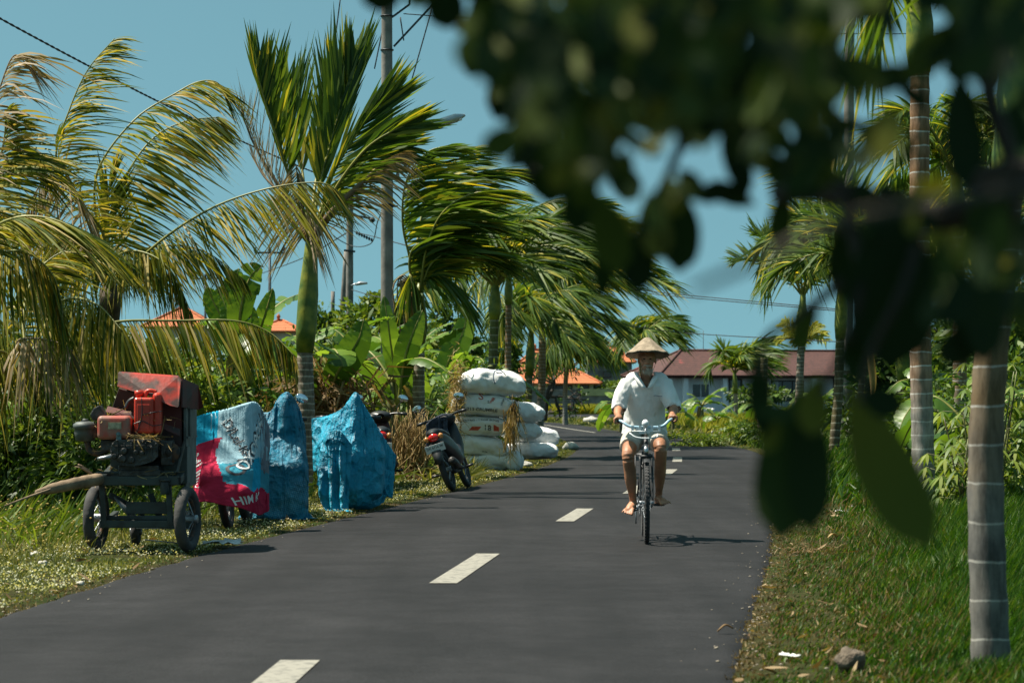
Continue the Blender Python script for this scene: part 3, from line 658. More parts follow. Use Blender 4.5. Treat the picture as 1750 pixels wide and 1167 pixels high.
# ============================================================ PALMS
def frond(root, pts, Lm, n=60, w=.035, ang=1.0, droop=.15, wind=(0, 0, 0), wk=0.0, mat=None, rmat=None, r0=.022, start=.12, lift=.15, up=(0, 0, 1), rag=.12, prof_pow=.6, name='frond', miss=0, k=4, split=None):
    c = catmull(np.array(pts, float), 48); t = nrm(np.gradient(c, axis=0)); U = np.linspace(0, 1, 48)
    upv = nrm(np.array(up, float)); mb = MB()
    tube(mb, c, np.interp(U, [0, .15, 1], [r0 * 1.5, r0, .004]), 6, mat=1)
    s = np.repeat(np.linspace(start, .995, n), 2) + rng.normal(0, .35 / n, 2 * n); s = np.clip(s, start, .999); sg = np.tile([-1., 1.], n)
    if miss:
        kp = rng.random(2 * n) > miss; s, sg = s[kp], sg[kp]
    m = len(s); p = np.stack([np.interp(s, U, c[:, i]) for i in range(3)], 1); tt = nrm(np.stack([np.interp(s, U, t[:, i]) for i in range(3)], 1))
    side = nrm(np.cross(tt, upv)); nn_ = nrm(np.cross(side, tt))
    L = Lm * (np.clip(np.sin(np.pi * (.12 + .84 * (s - start) / (1 - start))), .05, 1) ** prof_pow) * (1 + rng.normal(0, rag, m))
    a = ang * (1 - .45 * s) + rng.normal(0, .10, m)
    d = side * sg[:, None] * np.sin(a)[:, None] + tt * np.cos(a)[:, None] + nn_ * (lift + rng.normal(0, .08, m))[:, None]
    wv = np.array(wind, float)
    d = nrm(d * (1 - wk) + wv * wk + rng.normal(0, .05, (m, 3)))
    g = np.tile(np.array([0, 0, -1.]) * droop, (m, 1)) + wv * .22 + rng.normal(0, .05, (m, 3))
    g[:, 2] -= rng.random(m) * droop * .8
    strips(mb, p, d, np.clip(L, .05, None), w * (.75 + .5 * rng.random(m)), g, mat=0, k=k, side=nrm(nn_ + rng.normal(0, .45, (m, 3))))
    return mb.build(name, [mat or M_areca, rmat or M_rachis], root)
def ringed(mb, pts, r, spacing, bump=.06, n=18):
    """trunk surface with a real step at every leaf scar"""
    L = np.linalg.norm(np.diff(pts, axis=0), axis=1).sum(); k = max(3, int(L / spacing)); c = catmull(pts, k * 3 + 1); U = np.linspace(0, 1, len(c))
    rr = np.interp(U, np.linspace(0, 1, len(r)), r); rr = rr * np.where(np.arange(len(c)) % 3 == 0, 1 + bump, 1.0)
    tube(mb, c, rr, n)
def areca(label, base, top, r, shaft_len, fronds=None, seed=0, wind=(.8, 0, -.1), wk=.45, L=2.0, Lm=.62, nf=10, tm=None, spacing=.085, nl=48, group='areca palms along the road', w=.034, shaft_r=1.25, up_bias=1.1, mat=None, shaft_dir=None):
    global rng
    rng = np.random.default_rng(1000 + seed)
    base = np.array(base, float); top = np.array(top, float)
    root = thing('areca_palm', label, 'palm tree', base, group)
    mb = MB(); mid = (base + top) / 2 + rng.normal(0, .03, 3) * [1, 1, 0]
    flare = base + (top - base) * .05
    ringed(mb, [base - [0, 0, .1], flare, mid, top], [r * 1.9, r * 1.22, r * 1.06, r * 1.0, r * .97, r * .92, r * .88, r * .85], spacing); mb.build('trunk', tm or M_trunkA, root)
    dr = nrm(top - mid) if shaft_dir is None else nrm(np.array(shaft_dir, float)); st = top + dr * shaft_len
    mb = MB(); tube(mb, [top - dr * .02, top + dr * shaft_len * .2, top + dr * shaft_len * .5, top + dr * shaft_len * .8, st, st + dr * .12], np.array([.95, shaft_r, shaft_r * .98, .82, .66, .35]) * r, 16)
    mb.build('crownshaft', M_shaft, root)
    if fronds is None:
        for i in range(nf):
            az = i * 2.4 + rng.random() * .5; e = up_bias * (1 - .75 * (i / nf)); wv = np.array(wind, float)
            d0 = nrm(np.array([math.cos(az) * .55, math.sin(az) * .55, e + .25])); Lf = L * (.85 + .3 * rng.random())
            out = nrm(np.array([math.cos(az), math.sin(az), 0])) * .45
            p = [st - dr * .1 + d0 * Lf * s + (wv * .30 + out * .22) * Lf * s ** 2 + np.array([0, 0, -.38 - .35 * i / nf]) * Lf * s ** 2.2 for s in (0, .3, .6, .85, 1)]
            frond(root, p, Lm, nl, w, 1.0, .22, wv, wk, mat=mat, lift=.1, up=nrm(np.array([rng.normal(0, .4), -.5, .8])))
    else:
        for f in fronds: frond(root, **f)
    return root, st
FR = lambda pts, **k: dict(pts=[P(*p) for p in pts], **k)
# nearest left palm: fans blown upright, dead grey fronds below
D = 31.
bA = G(519, 845)
fa = [
    FR([(528, 400, D), (500, 320, D - .3), (474, 240, D - .6), (452, 170, D - .8), (438, 118, D - .9)], Lm=.78, n=52, wind=(.12, 0, 1), wk=.62, droop=.0, w=.045, lift=0, up=(0, 1, .2), start=.3),
    FR([(532, 400, D), (548, 310, D + .2), (572, 220, D + .4), (592, 150, D + .5), (606, 105, D + .6)], Lm=.86, n=64, wind=(.10, 0, 1), wk=.6, droop=0, w=.05, lift=0, up=(0, 1, .2), start=.22),
    FR([(532, 400, D), (538, 320, D + .5), (556, 240, D + .9), (566, 170, D + 1.1), (570, 120, D + 1.2)], Lm=.8, n=50, wind=(.05, 0, 1), wk=.66, droop=0, w=.045, lift=0, up=(0, 1, .2), start=.3),
    FR([(536, 400, D), (575, 320, D - .4), (625, 255, D - .7), (675, 222, D - .9), (706, 212, D - .9)], Lm=.6, n=60, wind=(1, 0, .38), wk=.55, droop=.05, w=.042, lift=0, up=(0, 1, .5)),
    FR([(536, 400, D), (568, 300, D + .5), (610, 230, D + .8), (645, 185, D + .9), (676, 158, D + 1)], Lm=.7, n=56, wind=(.8, 0, .75), wk=.55, droop=.0, w=.042, lift=0, up=(0, 1, .5)),
    FR([(534, 400, D), (560, 340, D + .2), (600, 290, D + .3), (650, 262, D + .4), (700, 252, D + .4)], Lm=.7, n=54, wind=(.9, 0, .2), wk=.5, droop=.12, w=.04, lift=0, up=(0, 1, .5)),
    FR([(536, 405, D), (570, 360, D - .3), (612, 318, D - .4), (655, 280, D - .4), (688, 262, D - .4)], Lm=.5, n=60, wind=(.8, 0, -.2), wk=.4, droop=.4, w=.022, mat=M_cocodry, rmat=M_rachisdry, r0=.05, up=(0, 1, .3)),
    FR([(526, 405, D), (495, 345, D + .2), (458, 290, D + .3), (430, 238, D + .3), (414, 196, D + .3)], Lm=.62, n=40, wind=(.05, 0, 1), wk=.6, droop=.0, w=.010, mat=M_cocodry, rmat=M_rachisdry, r0=.03, up=(0, 1, .3), rag=.35),
    FR([(526, 410, D), (500, 380, D - .2), (476, 330, D - .2), (450, 300, D - .1), (432, 268, D)], Lm=.45, n=34, wind=(.1, 0, .9), wk=.5, droop=.0, w=.010, mat=M_cocodry, rmat=M_rachisdry, r0=.03, up=(0, 1, .3), rag=.35),
    FR([(530, 412, D - .1), (520, 370, D - .3), (512, 320, D - .4), (505, 280, D - .5)], Lm=.8, n=44, wind=(-.1, 0, -1), wk=.6, droop=.1, w=.02, mat=M_cocodry, rmat=M_rachisdry, r0=.03, up=(0, 1, .3)),
    FR([(530, 405, D + .2), (520, 320, D + .6), (512, 260, D + .9), (500, 200, D + 1.1), (492, 150, D + 1.2)], Lm=.8, n=44, wind=(.1, 0, 1), wk=.6, droop=0, w=.04, lift=0, up=(0, 1, .2), start=.35),
]
rt, stA = areca('nearest left areca palm with tattered upright fans and mottled green shaft, among the blue tarps', bA, P(521, 600, D), .115, 1.45, fa, 1, tm=M_trunkA, spacing=.075, shaft_r=1.15, shaft_dir=P(533, 402, D) - P(521, 600, D))
# second left palm behind the dead frond bundle
D = 38.5
w_ = dict(wind=(1, 0, -.12), wk=.55, w=.056, droop=.14, n=74)
fb = [
    FR([(716, 505, D), (700, 440, D), (688, 380, D - .3), (694, 310, D - .6), (728, 262, D - .8), (768, 248, D - .9)], Lm=.92, **w_),
    FR([(718, 505, D), (712, 430, D + .3), (726, 350, D + .6), (762, 290, D + .8), (812, 252, D + .9)], Lm=.9, **w_),
    FR([(718, 505, D), (730, 420, D - .5), (760, 360, D - .9), (812, 330, D - 1.1), (868, 328, D - 1.2)], Lm=.9, **w_),
    FR([(718, 505, D), (724, 440, D - .2), (742, 400, D - .5), (782, 378, D - .6), (832, 388, D - .7)], Lm=.95, **w_),
    FR([(718, 505, D), (735, 455, D - .3), (768, 430, D - .5), (806, 430, D - .6), (838, 452, D - .6)], Lm=1.0, **w_),
    FR([(716, 505, D), (700, 460, D - .2), (706, 425, D - .4), (736, 410, D - .5), (770, 418, D - .5)], Lm=.95, **w_),
    FR([(718, 505, D), (732, 475, D - .2), (752, 470, D - .3), (776, 486, D - .3), (790, 515, D - .3)], Lm=.75, wind=(.6, 0, -.8), wk=.5, w=.045, droop=.3, n=44),
    FR([(716, 505, D), (706, 480, D - .3), (700, 470, D - .3), (706, 490, D - .35), (720, 530, D - .3)], Lm=.5, wind=(.1, 0, -1), wk=.6, w=.04, droop=.3, n=30),
    FR([(718, 500, D), (742, 380, D + .6), (790, 310, D + .8), (848, 290, D + 1), (880, 300, D + 1)], Lm=.9, **w_),
]
rt, stB = areca('areca palm with streaming wind-blown crown and a split yellow sheath, behind the dry frond bundle', G(714, 813), P(716, 585, D), .105, .82, fb, 2, spacing=.075)
mb = MB(); a = P(708, 498, D - .15); tube(mb, [P(704, 484, D - .15), P(702, 510, D - .18), P(703, 548, D - .18), P(711, 583, D - .12)], [.03, .085, .09, .03], 10, squash=(1, .7)); mb.build('leaf_sheath', M_shafty, rt)
mb = MB()
for k in range(7):
    q = [P(703, 488, D - .2), P(690 - k * 2, 470 + k * 3, D - .3), P(672 + k * 7, 490 + k * 2, D - .3), P(676 + k * 9, 540 + (k * 37) % 40, D - .3)]; tube(mb, catmull(q, 14), [.012] * 14, 4)
mb.build('dead_stalk', M_rachisdry, rt)
AP = [  # label, base px x, D, top py, trunk r, shaft len, L, Lm, seed, wind, nf
    ('areca palm rising directly behind the tall feed sack stack', 843, 50, 545, .105, .75, 3.0, 1.0, 3, (.7, 0, -.05), 18, M_trunkM),
    ('thin grey areca trunk second behind the sack stack', 867, 60, 520, .085, .75, 3.3, 1.1, 4, (.7, 0, -.05), 18, M_trunkG),
    ('areca palm with bright yellow green shaft, right above the sack stack edge', 903, 70, 640, .11, 1.3, 2.9, 1.1, 5, (.6, 0, -.3), 17, M_trunkM),
    ('smooth grey areca palm rising at the right edge of the sack stack', 921, 76, 560, .13, .9, 4.3, 1.35, 6, (.5, 0, -.1), 22, M_trunkG),
    ('short grey areca palm on the grass island at the far bend', 966, 112, 628, .12, .9, 2.3, 1.2, 7, (.4, 0, -.7), 15, M_trunkG)]
for lab, px, D, ty, r, sl, L, Lm, sd_, wd, nf, tm in AP:
    b_ = P(px, 680, D); b_[2] = 0; areca(lab, b_, P(px + (6 if D == 76 else 2), ty, D), r, sl, None, sd_, wd, .5, L, Lm, nf, tm, .11, 54, w=.055 if D < 100 else .08)
b_ = P(1098, 680, 95); b_[2] = 0
areca('areca palm with dark feathery crown directly behind the straw hat', b_, P(1096, 618, 95), .12, .8, None, 8, (.75, 0, -.35), .3, 2.0, 1.05, 13, M_trunkG, .12, 34, w=.075)
b_ = P(1258, 680, 115); b_[2] = 0
areca('small areca palm before the brown roof, with one yellow hanging frond', b_, P(1257, 672, 115), .11, 1.0, None, 9, (.7, 0, .1), .35, 2.5, 1.15, 11, M_trunkA, .12, 34, w=.09)
# right row
bR1 = G(1691, 1150)
areca('nearest areca trunk at the right edge, thick grey rings and no crown in view', bR1, P(1721, 332, bR1[1]), .083, .95, None, 10, (.5, 0, -.2), .2, 1.9, .6, 7, M_trunkN, .175, 40, shaft_r=1.02)
bR2 = G(1580, 905)
areca('second areca trunk of the right row, pale rings over brown patches', bR2, P(1572, 120, bR2[1]), .105, .9, None, 11, (.6, 0, -.5), .3, 1.9, .75, 9, M_trunkP, .13, 44)
bR3 = G(1546, 812)
areca('areca palm with a thick green shaft, just left of the second pale right trunk', bR3, P(1545, 655, bR3[1]), .115, 1.3, None, 12, (.3, 0, .5), .3, 3.2, 1.0, 16, M_trunkM, .12, 54, w=.045)
bR4 = G(1424, 784)
areca('slender leaning areca palm just left of the right hand concrete pole', bR4, P(1436, 578, bR4[1]), .105, 1.3, None, 13, (.3, 0, -.3), .35, 3.2, 1.0, 17, M_trunkM, .11, 50, w=.05)
bR6 = G(1364, 770)
areca('slim areca palm with bulging yellow green shaft, foremost over the brown roof', bR6, P(1369, 590, bR6[1]), .095, 1.25, None, 14, (.1, 0, .6), .35, 2.3, .8, 12, M_trunkA, .12, 40, w=.045, shaft_r=1.5)
bR7 = G(1466, 800)
areca('thin areca trunk with swollen foot right of the concrete pole', bR7, P(1482, 560, bR7[1]), .06, .9, None, 15, (.3, 0, .2), .35, 3.2, .95, 15, M_trunkM, .11, 50, w=.045)
b_ = P(1370, 680, 100); b_[2] = 0
areca('pale starburst young palm peeping over the brown roof behind the slim trunk', b_, P(1372, 600, 100), .09, .3, None, 16, (0, 0, .1), .1, 1.6, .5, 12, M_trunkG, .12, 26, w=.07, mat=M_rice)
b_ = G(1301, 765); mb = MB(); ringed(mb, [b_ - [0, 0, .05], b_ + [.02, 0, 1], P(1306, 612, b_[1])], [.12, .1, .09], .1); o = mb.build('palm_stump', M_trunkM, origin=b_); tag(o, 'bare ringed palm trunk without crown behind the narrow hanging dark leaf', 'palm trunk')
# two more crowns of the row whose trunks stand behind the near foliage
b_ = P(1632, 680, 30); b_[2] = 0
areca('bushy bright crowned palm between the two pale right trunks, high up', b_, P(1636, 400, 30), .09, .8, None, 17, (.3, 0, 0), .15, 2.0, .6, 16, M_trunkG, .11, 50, mat=None)
# brown hanging sheath by the right pole
mb = MB(); D = 42; q = catmull([P(1478, 560, D), P(1486, 600, D), P(1492, 650, D), P(1490, 690, D)], 14)
grid(mb, np.stack([q + V3(-.07, 0, 0) * np.sin(np.linspace(.3, 3, 14))[:, None], q + V3(0, -.05, 0), q + V3(.07, 0, 0) * np.sin(np.linspace(.3, 3, 14))[:, None]], 1)); o = mb.build('palm_sheath', M_straw, origin=q[0]); tag(o, 'brown dead leaf sheath hanging on the palm beside the right pole', 'palm sheath')

# ------------------------------------------------------------ coconut palms
rng = np.random.default_rng(55)
def coco(label, base, top, r, fronds):
    root = thing('coconut_palm', label, 'palm tree', base, 'coconut palms behind the left verge')
    mb = MB(); tube(mb, catmull([base - V3(0, 0, .1), (base * .6 + top * .4) + V3(.05, 0, 0), top], 20), np.linspace(r * 1.3, r * .8, 20) * (1 + .06 * np.sin(np.arange(20) * 2.1)), 14); mb.build('trunk', M_bark, root)
    for f in fronds: frond(root, **f)
    return root
hang = dict(wind=(.12, -.05, -1), wk=.55, droop=.25, w=.023, mat=M_coco, r0=.018, start=.14, lift=-.1, rag=.22)
side_ = dict(wind=(.75, 0, -.45), wk=.42, droop=.22, w=.025, mat=M_coco, r0=.018, lift=0, rag=.18)
dry = dict(wind=(.15, 0, -1), wk=.5, droop=.35, w=.024, mat=M_cocodry, rmat=M_rachisdry, r0=.018, start=.12, lift=-.1, rag=.25, miss=.15)
D = 25.
F1 = [
    FR([(60, 640, D), (66, 560, D - .5), (110, 512, D - 1.2), (165, 520, D - 1.8), (210, 566, D - 2.2)], Lm=.85, n=121, **hang),
    FR([(60, 640, D), (120, 575, D + .2), (200, 550, D + .3), (300, 548, D + .4), (400, 548, D + .4), (460, 568, D + .4), (505, 610, D + .3)], Lm=.5, n=162, **hang),
    FR([(60, 640, D), (30, 590, D - 1), (50, 578, D - 1.6), (95, 584, D - 2), (125, 600, D - 2.3)], Lm=.5, n=50, **dry),
    FR([(55, 640, D), (10, 560, D - .4), (-40, 520, D - .6), (-100, 520, D - .7)], Lm=.8, n=81, **hang),
    FR([(60, 640, D), (90, 590, D + 1), (160, 570, D + 1.6), (240, 590, D + 2), (300, 640, D + 2.2)], Lm=.4, n=94, **hang),
    FR([(60, 640, D), (100, 600, D + .5), (170, 600, D + .8), (230, 640, D + 1), (262, 700, D + 1.1)], Lm=.4, n=81, **hang),
    FR([(50, 640, D), (40, 540, D + .4), (60, 470, D + .7), (110, 430, D + .8), (160, 440, D + .8)], Lm=.6, n=94, **side_),
    FR([(50, 640, D), (0, 600, D - 1), (-30, 640, D - 1.3), (-50, 700, D - 1.4)], Lm=.6, n=67, **hang),
    FR([(60, 640, D), (130, 640, D - .5), (200, 670, D - .4), (240, 720, D - .3)], Lm=.45, n=54, **hang),
]
coco('low coconut palm with long yellow drooping fronds over the red engine cart', G(52, 870), P(58, 640, D), .17, F1)
D = 29.
F2 = [
    FR([(188, 490, D), (176, 400, D - .4), (132, 340, D - .8), (96, 270, D - 1), (118, 190, D - 1.1), (150, 120, D - 1.1), (196, 66, D - 1.1)], Lm=.62, n=121, wind=(1, 0, -.15), wk=.4, droop=.25, w=.022, mat=M_coco, r0=.018, lift=0, rag=.25),
    FR([(190, 490, D), (192, 400, D + .4), (212, 310, D + .7), (258, 240, D + .9), (315, 208, D + 1), (374, 200, D + 1)], Lm=.85, n=121, wind=(.55, 0, -.8), wk=.5, droop=.12, w=.030, mat=M_coco, r0=.018, lift=0, up=(0, -.3, 1)),
    FR([(188, 490, D), (165, 380, D - .2), (168, 290, D - .3), (230, 205, D - .2), (300, 160, D), (340, 140, D), (372, 142, D), (386, 170, D)], Lm=.6, n=108, wind=(.4, 0, -.7), wk=.4, droop=.2, w=.026, mat=M_coco, r0=.016, lift=.1, miss=.2, rag=.3),
    FR([(190, 490, D), (220, 460, D - .5), (290, 400, D - .9), (370, 352, D - 1.2), (460, 322, D - 1.4), (545, 312, D - 1.5), (583, 330, D - 1.5)], Lm=.60, n=148, wind=(.35, 0, -1), wk=.5, droop=.15, w=.023, mat=M_coco, r0=.018, lift=0, rag=.25),
    FR([(188, 490, D), (150, 420, D + .3), (100, 385, D + .4), (40, 368, D + .5), (-30, 372, D + .5)], Lm=.7, n=121, wind=(.3, 0, -1), wk=.4, droop=.15, w=.028, mat=M_coco, r0=.018, lift=0),
    FR([(188, 490, D), (150, 380, D - .6), (120, 310, D - .9), (100, 280, D - 1), (60, 330, D - 1.2), (40, 380, D - 1.2)], Lm=.6, n=81, **dry),
    FR([(190, 490, D), (215, 440, D + .6), (280, 420, D + .9), (350, 430, D + 1), (420, 480, D + 1)], Lm=.55, n=108, wind=(.3, 0, -1), wk=.5, droop=.2, w=.022, mat=M_coco, r0=.018, lift=0),
    FR([(188, 490, D), (200, 440, D - .5), (240, 430, D - .8), (290, 460, D - 1), (330, 540, D - 1)], Lm=.55, n=94, **hang),
    FR([(186, 490, D), (150, 450, D - .5), (100, 440, D - .8), (50, 470, D - 1), (10, 540, D - 1)], Lm=.6, n=94, **hang),
    FR([(188, 490, D), (180, 420, D + .8), (140, 400, D + 1.2), (80, 420, D + 1.5), (30, 480, D + 1.6)], Lm=.6, n=94, **hang),
    FR([(190, 490, D), (185, 400, D + .3), (186, 330, D + .4), (196, 290, D + .4)], Lm=.5, n=54, wind=(.3, 0, .6), wk=.5, droop=0, w=.03, mat=M_coco, r0=.02),
]
coco('tall coconut palm whose fronds reach right across the upper left sky', G(150, 838) * V3(1, 1, 0) + V3(0, 0, 0), P(190, 500, D), .16, F2)
D = 23.
F3 = [
    FR([(-60, 480, D), (-50, 360, D), (-30, 250, D), (0, 150, D), (25, 95, D), (52, 120, D)], Lm=.6, n=94, wind=(.6, 0, -.5), wk=.45, droop=.25, w=.02, mat=M_cocodry, rmat=M_rachisdry, r0=.014, miss=.2, rag=.3),
    FR([(-60, 480, D), (-40, 380, D + .5), (-10, 300, D + .8), (30, 260, D + .9), (60, 290, D + .9)], Lm=.75, n=94, **side_),
    FR([(-60, 480, D), (-20, 400, D - .4), (30, 372, D - .6), (90, 375, D - .7), (150, 405, D - .8), (195, 455, D - .8)], Lm=.6, n=121, **side_),
    FR([(-60, 480, D), (-20, 330, D + .2), (5, 250, D + .3), (10, 190, D + .3)], Lm=.6, n=67, **side_),
    FR([(-60, 480, D), (-10, 440, D), (40, 430, D - .2), (90, 470, D - .2), (110, 540, D - .2)], Lm=.7, n=94, **hang),
]
coco('coconut palm at the left frame edge, only its right hand fronds in view', P(-75, 880, D) * V3(1, 1, 0), P(-60, 490, D), .16, F3)

# ------------------------------------------------------------ bananas
def blade(root, pts, W, mat=None, fold=.35, tear=.35, up=(0, 0, 1), droop=.25, name='leaf'):
    n = 30; c = catmull(np.array(pts, float), n); t = nrm(np.gradient(c, axis=0)); U = np.linspace(0, 1, n)
    side = nrm(np.cross(t, nrm(np.array(up, float)))); nn_ = nrm(np.cross(side, t))
    pet = .16; wd = W * .5 * np.clip(np.sin(np.pi * np.clip((U - pet) / (1 - pet), 0, 1) ** .75) ** .55, 0, 1) * (U > pet)
    mb = MB(); tube(mb, c, np.interp(U, [0, .2, 1], [.032, .02, .005]), 6, mat=1)
    for sg in (-1, 1):
        i = int(n * pet)
        while i < n - 1:
            seg = 2 + int(rng.integers(1, 9)) if tear > 0 else n; j = min(n - 1, i + seg); dj = rng.normal(0, tear * .5)
            rows = []
            for kx in range(i, j + 1):
                row = []; sh = (kx - i) / max(1, j - i) - .5
                for q in (0, .33, .66, 1.0):
                    x = q * wd[kx] * (1 - .04 * abs(sh) * 2)
                    ofs = side[kx] * sg * x * math.cos(fold * .6) + nn_[kx] * (x * math.sin(fold) * .5) + V3(0, 0, -1) * (droop + dj) * x * q - t[kx] * sh * .10 * q * W * tear
                    row.append(c[kx] + ofs + nn_[kx] * .012 * math.sin(kx * 2.1 + q * 5) * q)
                rows.append(row)
            grid(mb, np.array(rows)); i = j
    return mb.build(name, [mat or M_banana, M_rachis], root)
def banana(label, base, h, nleaf, L=1.5, W=.45, seed=0, lean=(0, 0), extra=None, group='banana plants', name='banana_plant', dead=1, spread=1.0, tear=.35):
    global rng
    rng = np.random.default_rng(3000 + seed)
    base = np.array(base, float); root = thing(name, label, 'banana plant', base, group)
    top = base + V3(lean[0], lean[1], h); mb = MB(); tube(mb, catmull([base - V3(0, 0, .05), (base + top) / 2, top], 10), np.linspace(.12, .05, 10) * min(1, h / 1.5 + .3), 12); mb.build('stem', M_pseudo, root)
    for i in range(nleaf):
        az = i * 2.4 + rng.random() * .6; e = 1.5 - 1.2 * (i / max(1, nleaf)); d0 = nrm(np.array([math.cos(az) * spread, math.sin(az) * spread, e])); Lf = L * (.8 + .4 * rng.random())
        g = .35 + .7 * i / nleaf
        p = [top + d0 * Lf * s + V3(0, 0, -g) * Lf * s ** 2.2 + V3(.12, 0, 0) * Lf * s * s for s in (0, .3, .6, .85, 1)]
        blade(root, p, W * (.8 + .4 * rng.random()), tear=tear, droop=.15 + .3 * rng.random())
    for i in range(dead):
        az = rng.random() * 6.28; d0 = V3(math.cos(az) * .3, math.sin(az) * .3, 0)
        p = [top - V3(0, 0, .1), top + d0 * .8 + V3(0, 0, -.1), top + d0 * 1.2 + V3(0, 0, -.6), top + d0 + V3(0, 0, -1.2)]
        blade(root, p, W * .5, M_bananadry, fold=1.2, name='dead_leaf')
    for e in (extra or []): blade(root, **e)
    return root
BL = lambda pts, W, **k: dict(pts=[P(*p) for p in pts], W=W, **k)
fc = dict(up=(0, 1, .15), fold=.2, droop=.02)
D = 33.
banana('banana plant with five upright blades, one pale and torn, above the drooping fronds', G(420, 835), 2.0, 3, 1.3, .5, 1, extra=[
    BL([(420, 660, D), (400, 580, D), (372, 530, D), (352, 490, D)], .42, **fc), BL([(420, 660, D), (402, 570, D - .2), (392, 520, D - .2), (374, 490, D - .2)], .34, tear=.05, **fc),
    BL([(424, 660, D), (410, 560, D - .5), (416, 505, D - .6), (430, 470, D - .6), (449, 454, D - .6)], .42, mat=M_banana, tear=.6, **fc), BL([(426, 660, D), (440, 580, D), (452, 540, D - .2), (466, 492, D - .2)], .30, tear=.2, **fc),
    BL([(424, 660, D), (425, 600, D - .3), (428, 560, D - .4), (430, 520, D - .4)], .3, tear=.1, **fc), BL([(420, 660, D), (385, 560, D + .6), (398, 500, D + .6), (408, 458, D + .6)], .45, tear=.2, **fc)])
D = 34.
banana('banana plant with broad blades spread on both sides of the nearest palm trunk', G(560, 830), 1.7, 4, 1.4, .5, 2, extra=[
    BL([(556, 690, D), (530, 640, D), (480, 590, D - .3), (436, 610, D - .4)], .48, tear=.1), BL([(556, 690, D), (575, 640, D - .2), (610, 585, D - .3), (622, 545, D - .3)], .45, tear=.05, **fc),
    BL([(556, 690, D), (520, 650, D - .6), (460, 632, D - .8), (400, 645, D - .9), (360, 680, D - .9)], .5, tear=.2), BL([(556, 690, D), (500, 680, D - .8), (440, 665, D - 1), (390, 690, D - 1)], .45)])
D = 38.
banana('banana plant with one long blade standing before the thick lamp pole', G(668, 815), 1.5, 5, 1.5, .5, 3, extra=[
    BL([(680, 700, D), (672, 620, D), (664, 560, D - .2), (656, 505, D - .2)], .30, tear=.15, **fc), BL([(680, 700, D), (640, 650, D - .4), (610, 640, D - .5), (580, 665, D - .5)], .5, tear=.1),
    BL([(680, 700, D), (690, 620, D - .3), (705, 570, D - .4), (722, 530, D - .4)], .4, tear=.05, **fc), BL([(680, 700, D), (650, 670, D - .8), (620, 680, D - 1), (600, 720, D - 1)], .42)])
D = 46.
banana('banana plant with wide arching blades between the second palm and the sack stack', P(742, 680, 46) * V3(1, 1, 0), 1.5, 3, 1.4, .55, 4, extra=[
    BL([(745, 690, D), (765, 620, D), (790, 570, D), (800, 525, D)], .5, tear=.1, **fc), BL([(745, 690, D), (770, 640, D - .3), (785, 610, D - .4), (800, 600, D - .5)], .5, tear=.3),
    BL([(745, 690, D), (720, 640, D - .3), (700, 620, D - .4), (670, 640, D - .4)], .45, tear=.2), BL([(745, 690, D), (765, 660, D - .6), (790, 640, D - .7), (810, 640, D - .7)], .45)])
for i, (px, D, h, L, lab) in enumerate([(250, 31, 1.0, 1.4, 'banana plant low in the shade behind the red hopper'), (330, 35, 1.2, 1.4, 'banana plant behind the printed towel'), (470, 40, 1.6, 1.5, 'banana plant behind the second blue tarp'), (620, 46, 1.9, 1.7, 'banana plant between the leaning pole and the second palm, far back'),
        (700, 52, 2.1, 1.7, 'banana plant beyond the second palm shaft'), (800, 50, 1.6, 1.7, 'banana plant just left of the sack stack top'), (10, 27, .9, 1.3, 'broad leaved banana plant in deep shade at the left edge')]):
    b_ = P(px, 680, D); b_[2] = 0; banana(lab, b_, h, 7, L, .5, 20 + i)
for i, (px, D, h, L, lab) in enumerate([(1062, 88, 1.4, 1.7, 'banana plant left of the cyclist shoulder'), (1150, 90, 1.0, 1.6, 'banana plant right beside the cyclist sleeve'), (1200, 100, 1.5, 1.6, 'banana plant under the left end of the brown roof'), (1225, 86, .8, 1.2, 'low banana plant right of the brown roof corner'), (1300, 92, 1.3, 1.6, 'banana plant left of the curtained window'),
        (1340, 84, 1.0, 1.5, 'banana plant in front of the curtained window'), (1400, 80, 1.6, 1.5, 'banana plant before the barred door'), (1480, 72, 2.3, 1.7, 'tall banana plant just right of the concrete pole'), (1520, 60, 1.2, 1.6, 'banana plant low behind the green shafted palm')]):
    b_ = P(px, 680, D); b_[2] = 0; banana(lab, b_, h * .62, 7, L * .85, .45, 40 + i, group='banana plants')
for i, (px, D, h, L, lab) in enumerate([(1625, 31, 1.0, 1.3, 'banana plant with ragged blades right of the second pale trunk'), (1665, 28, .8, 1.1, 'banana plant between the two pale right trunks'), (1745, 30, 1.1, 1.3, 'banana plant at the right frame edge behind the nearest trunk'), (1600, 38, 1.3, 1.4, 'banana plant farther back between the pale right trunks')]):
    b_ = P(px, 680, D); b_[2] = 0; banana(lab, b_, h, 7, L, .38, 60 + i, tear=.5)

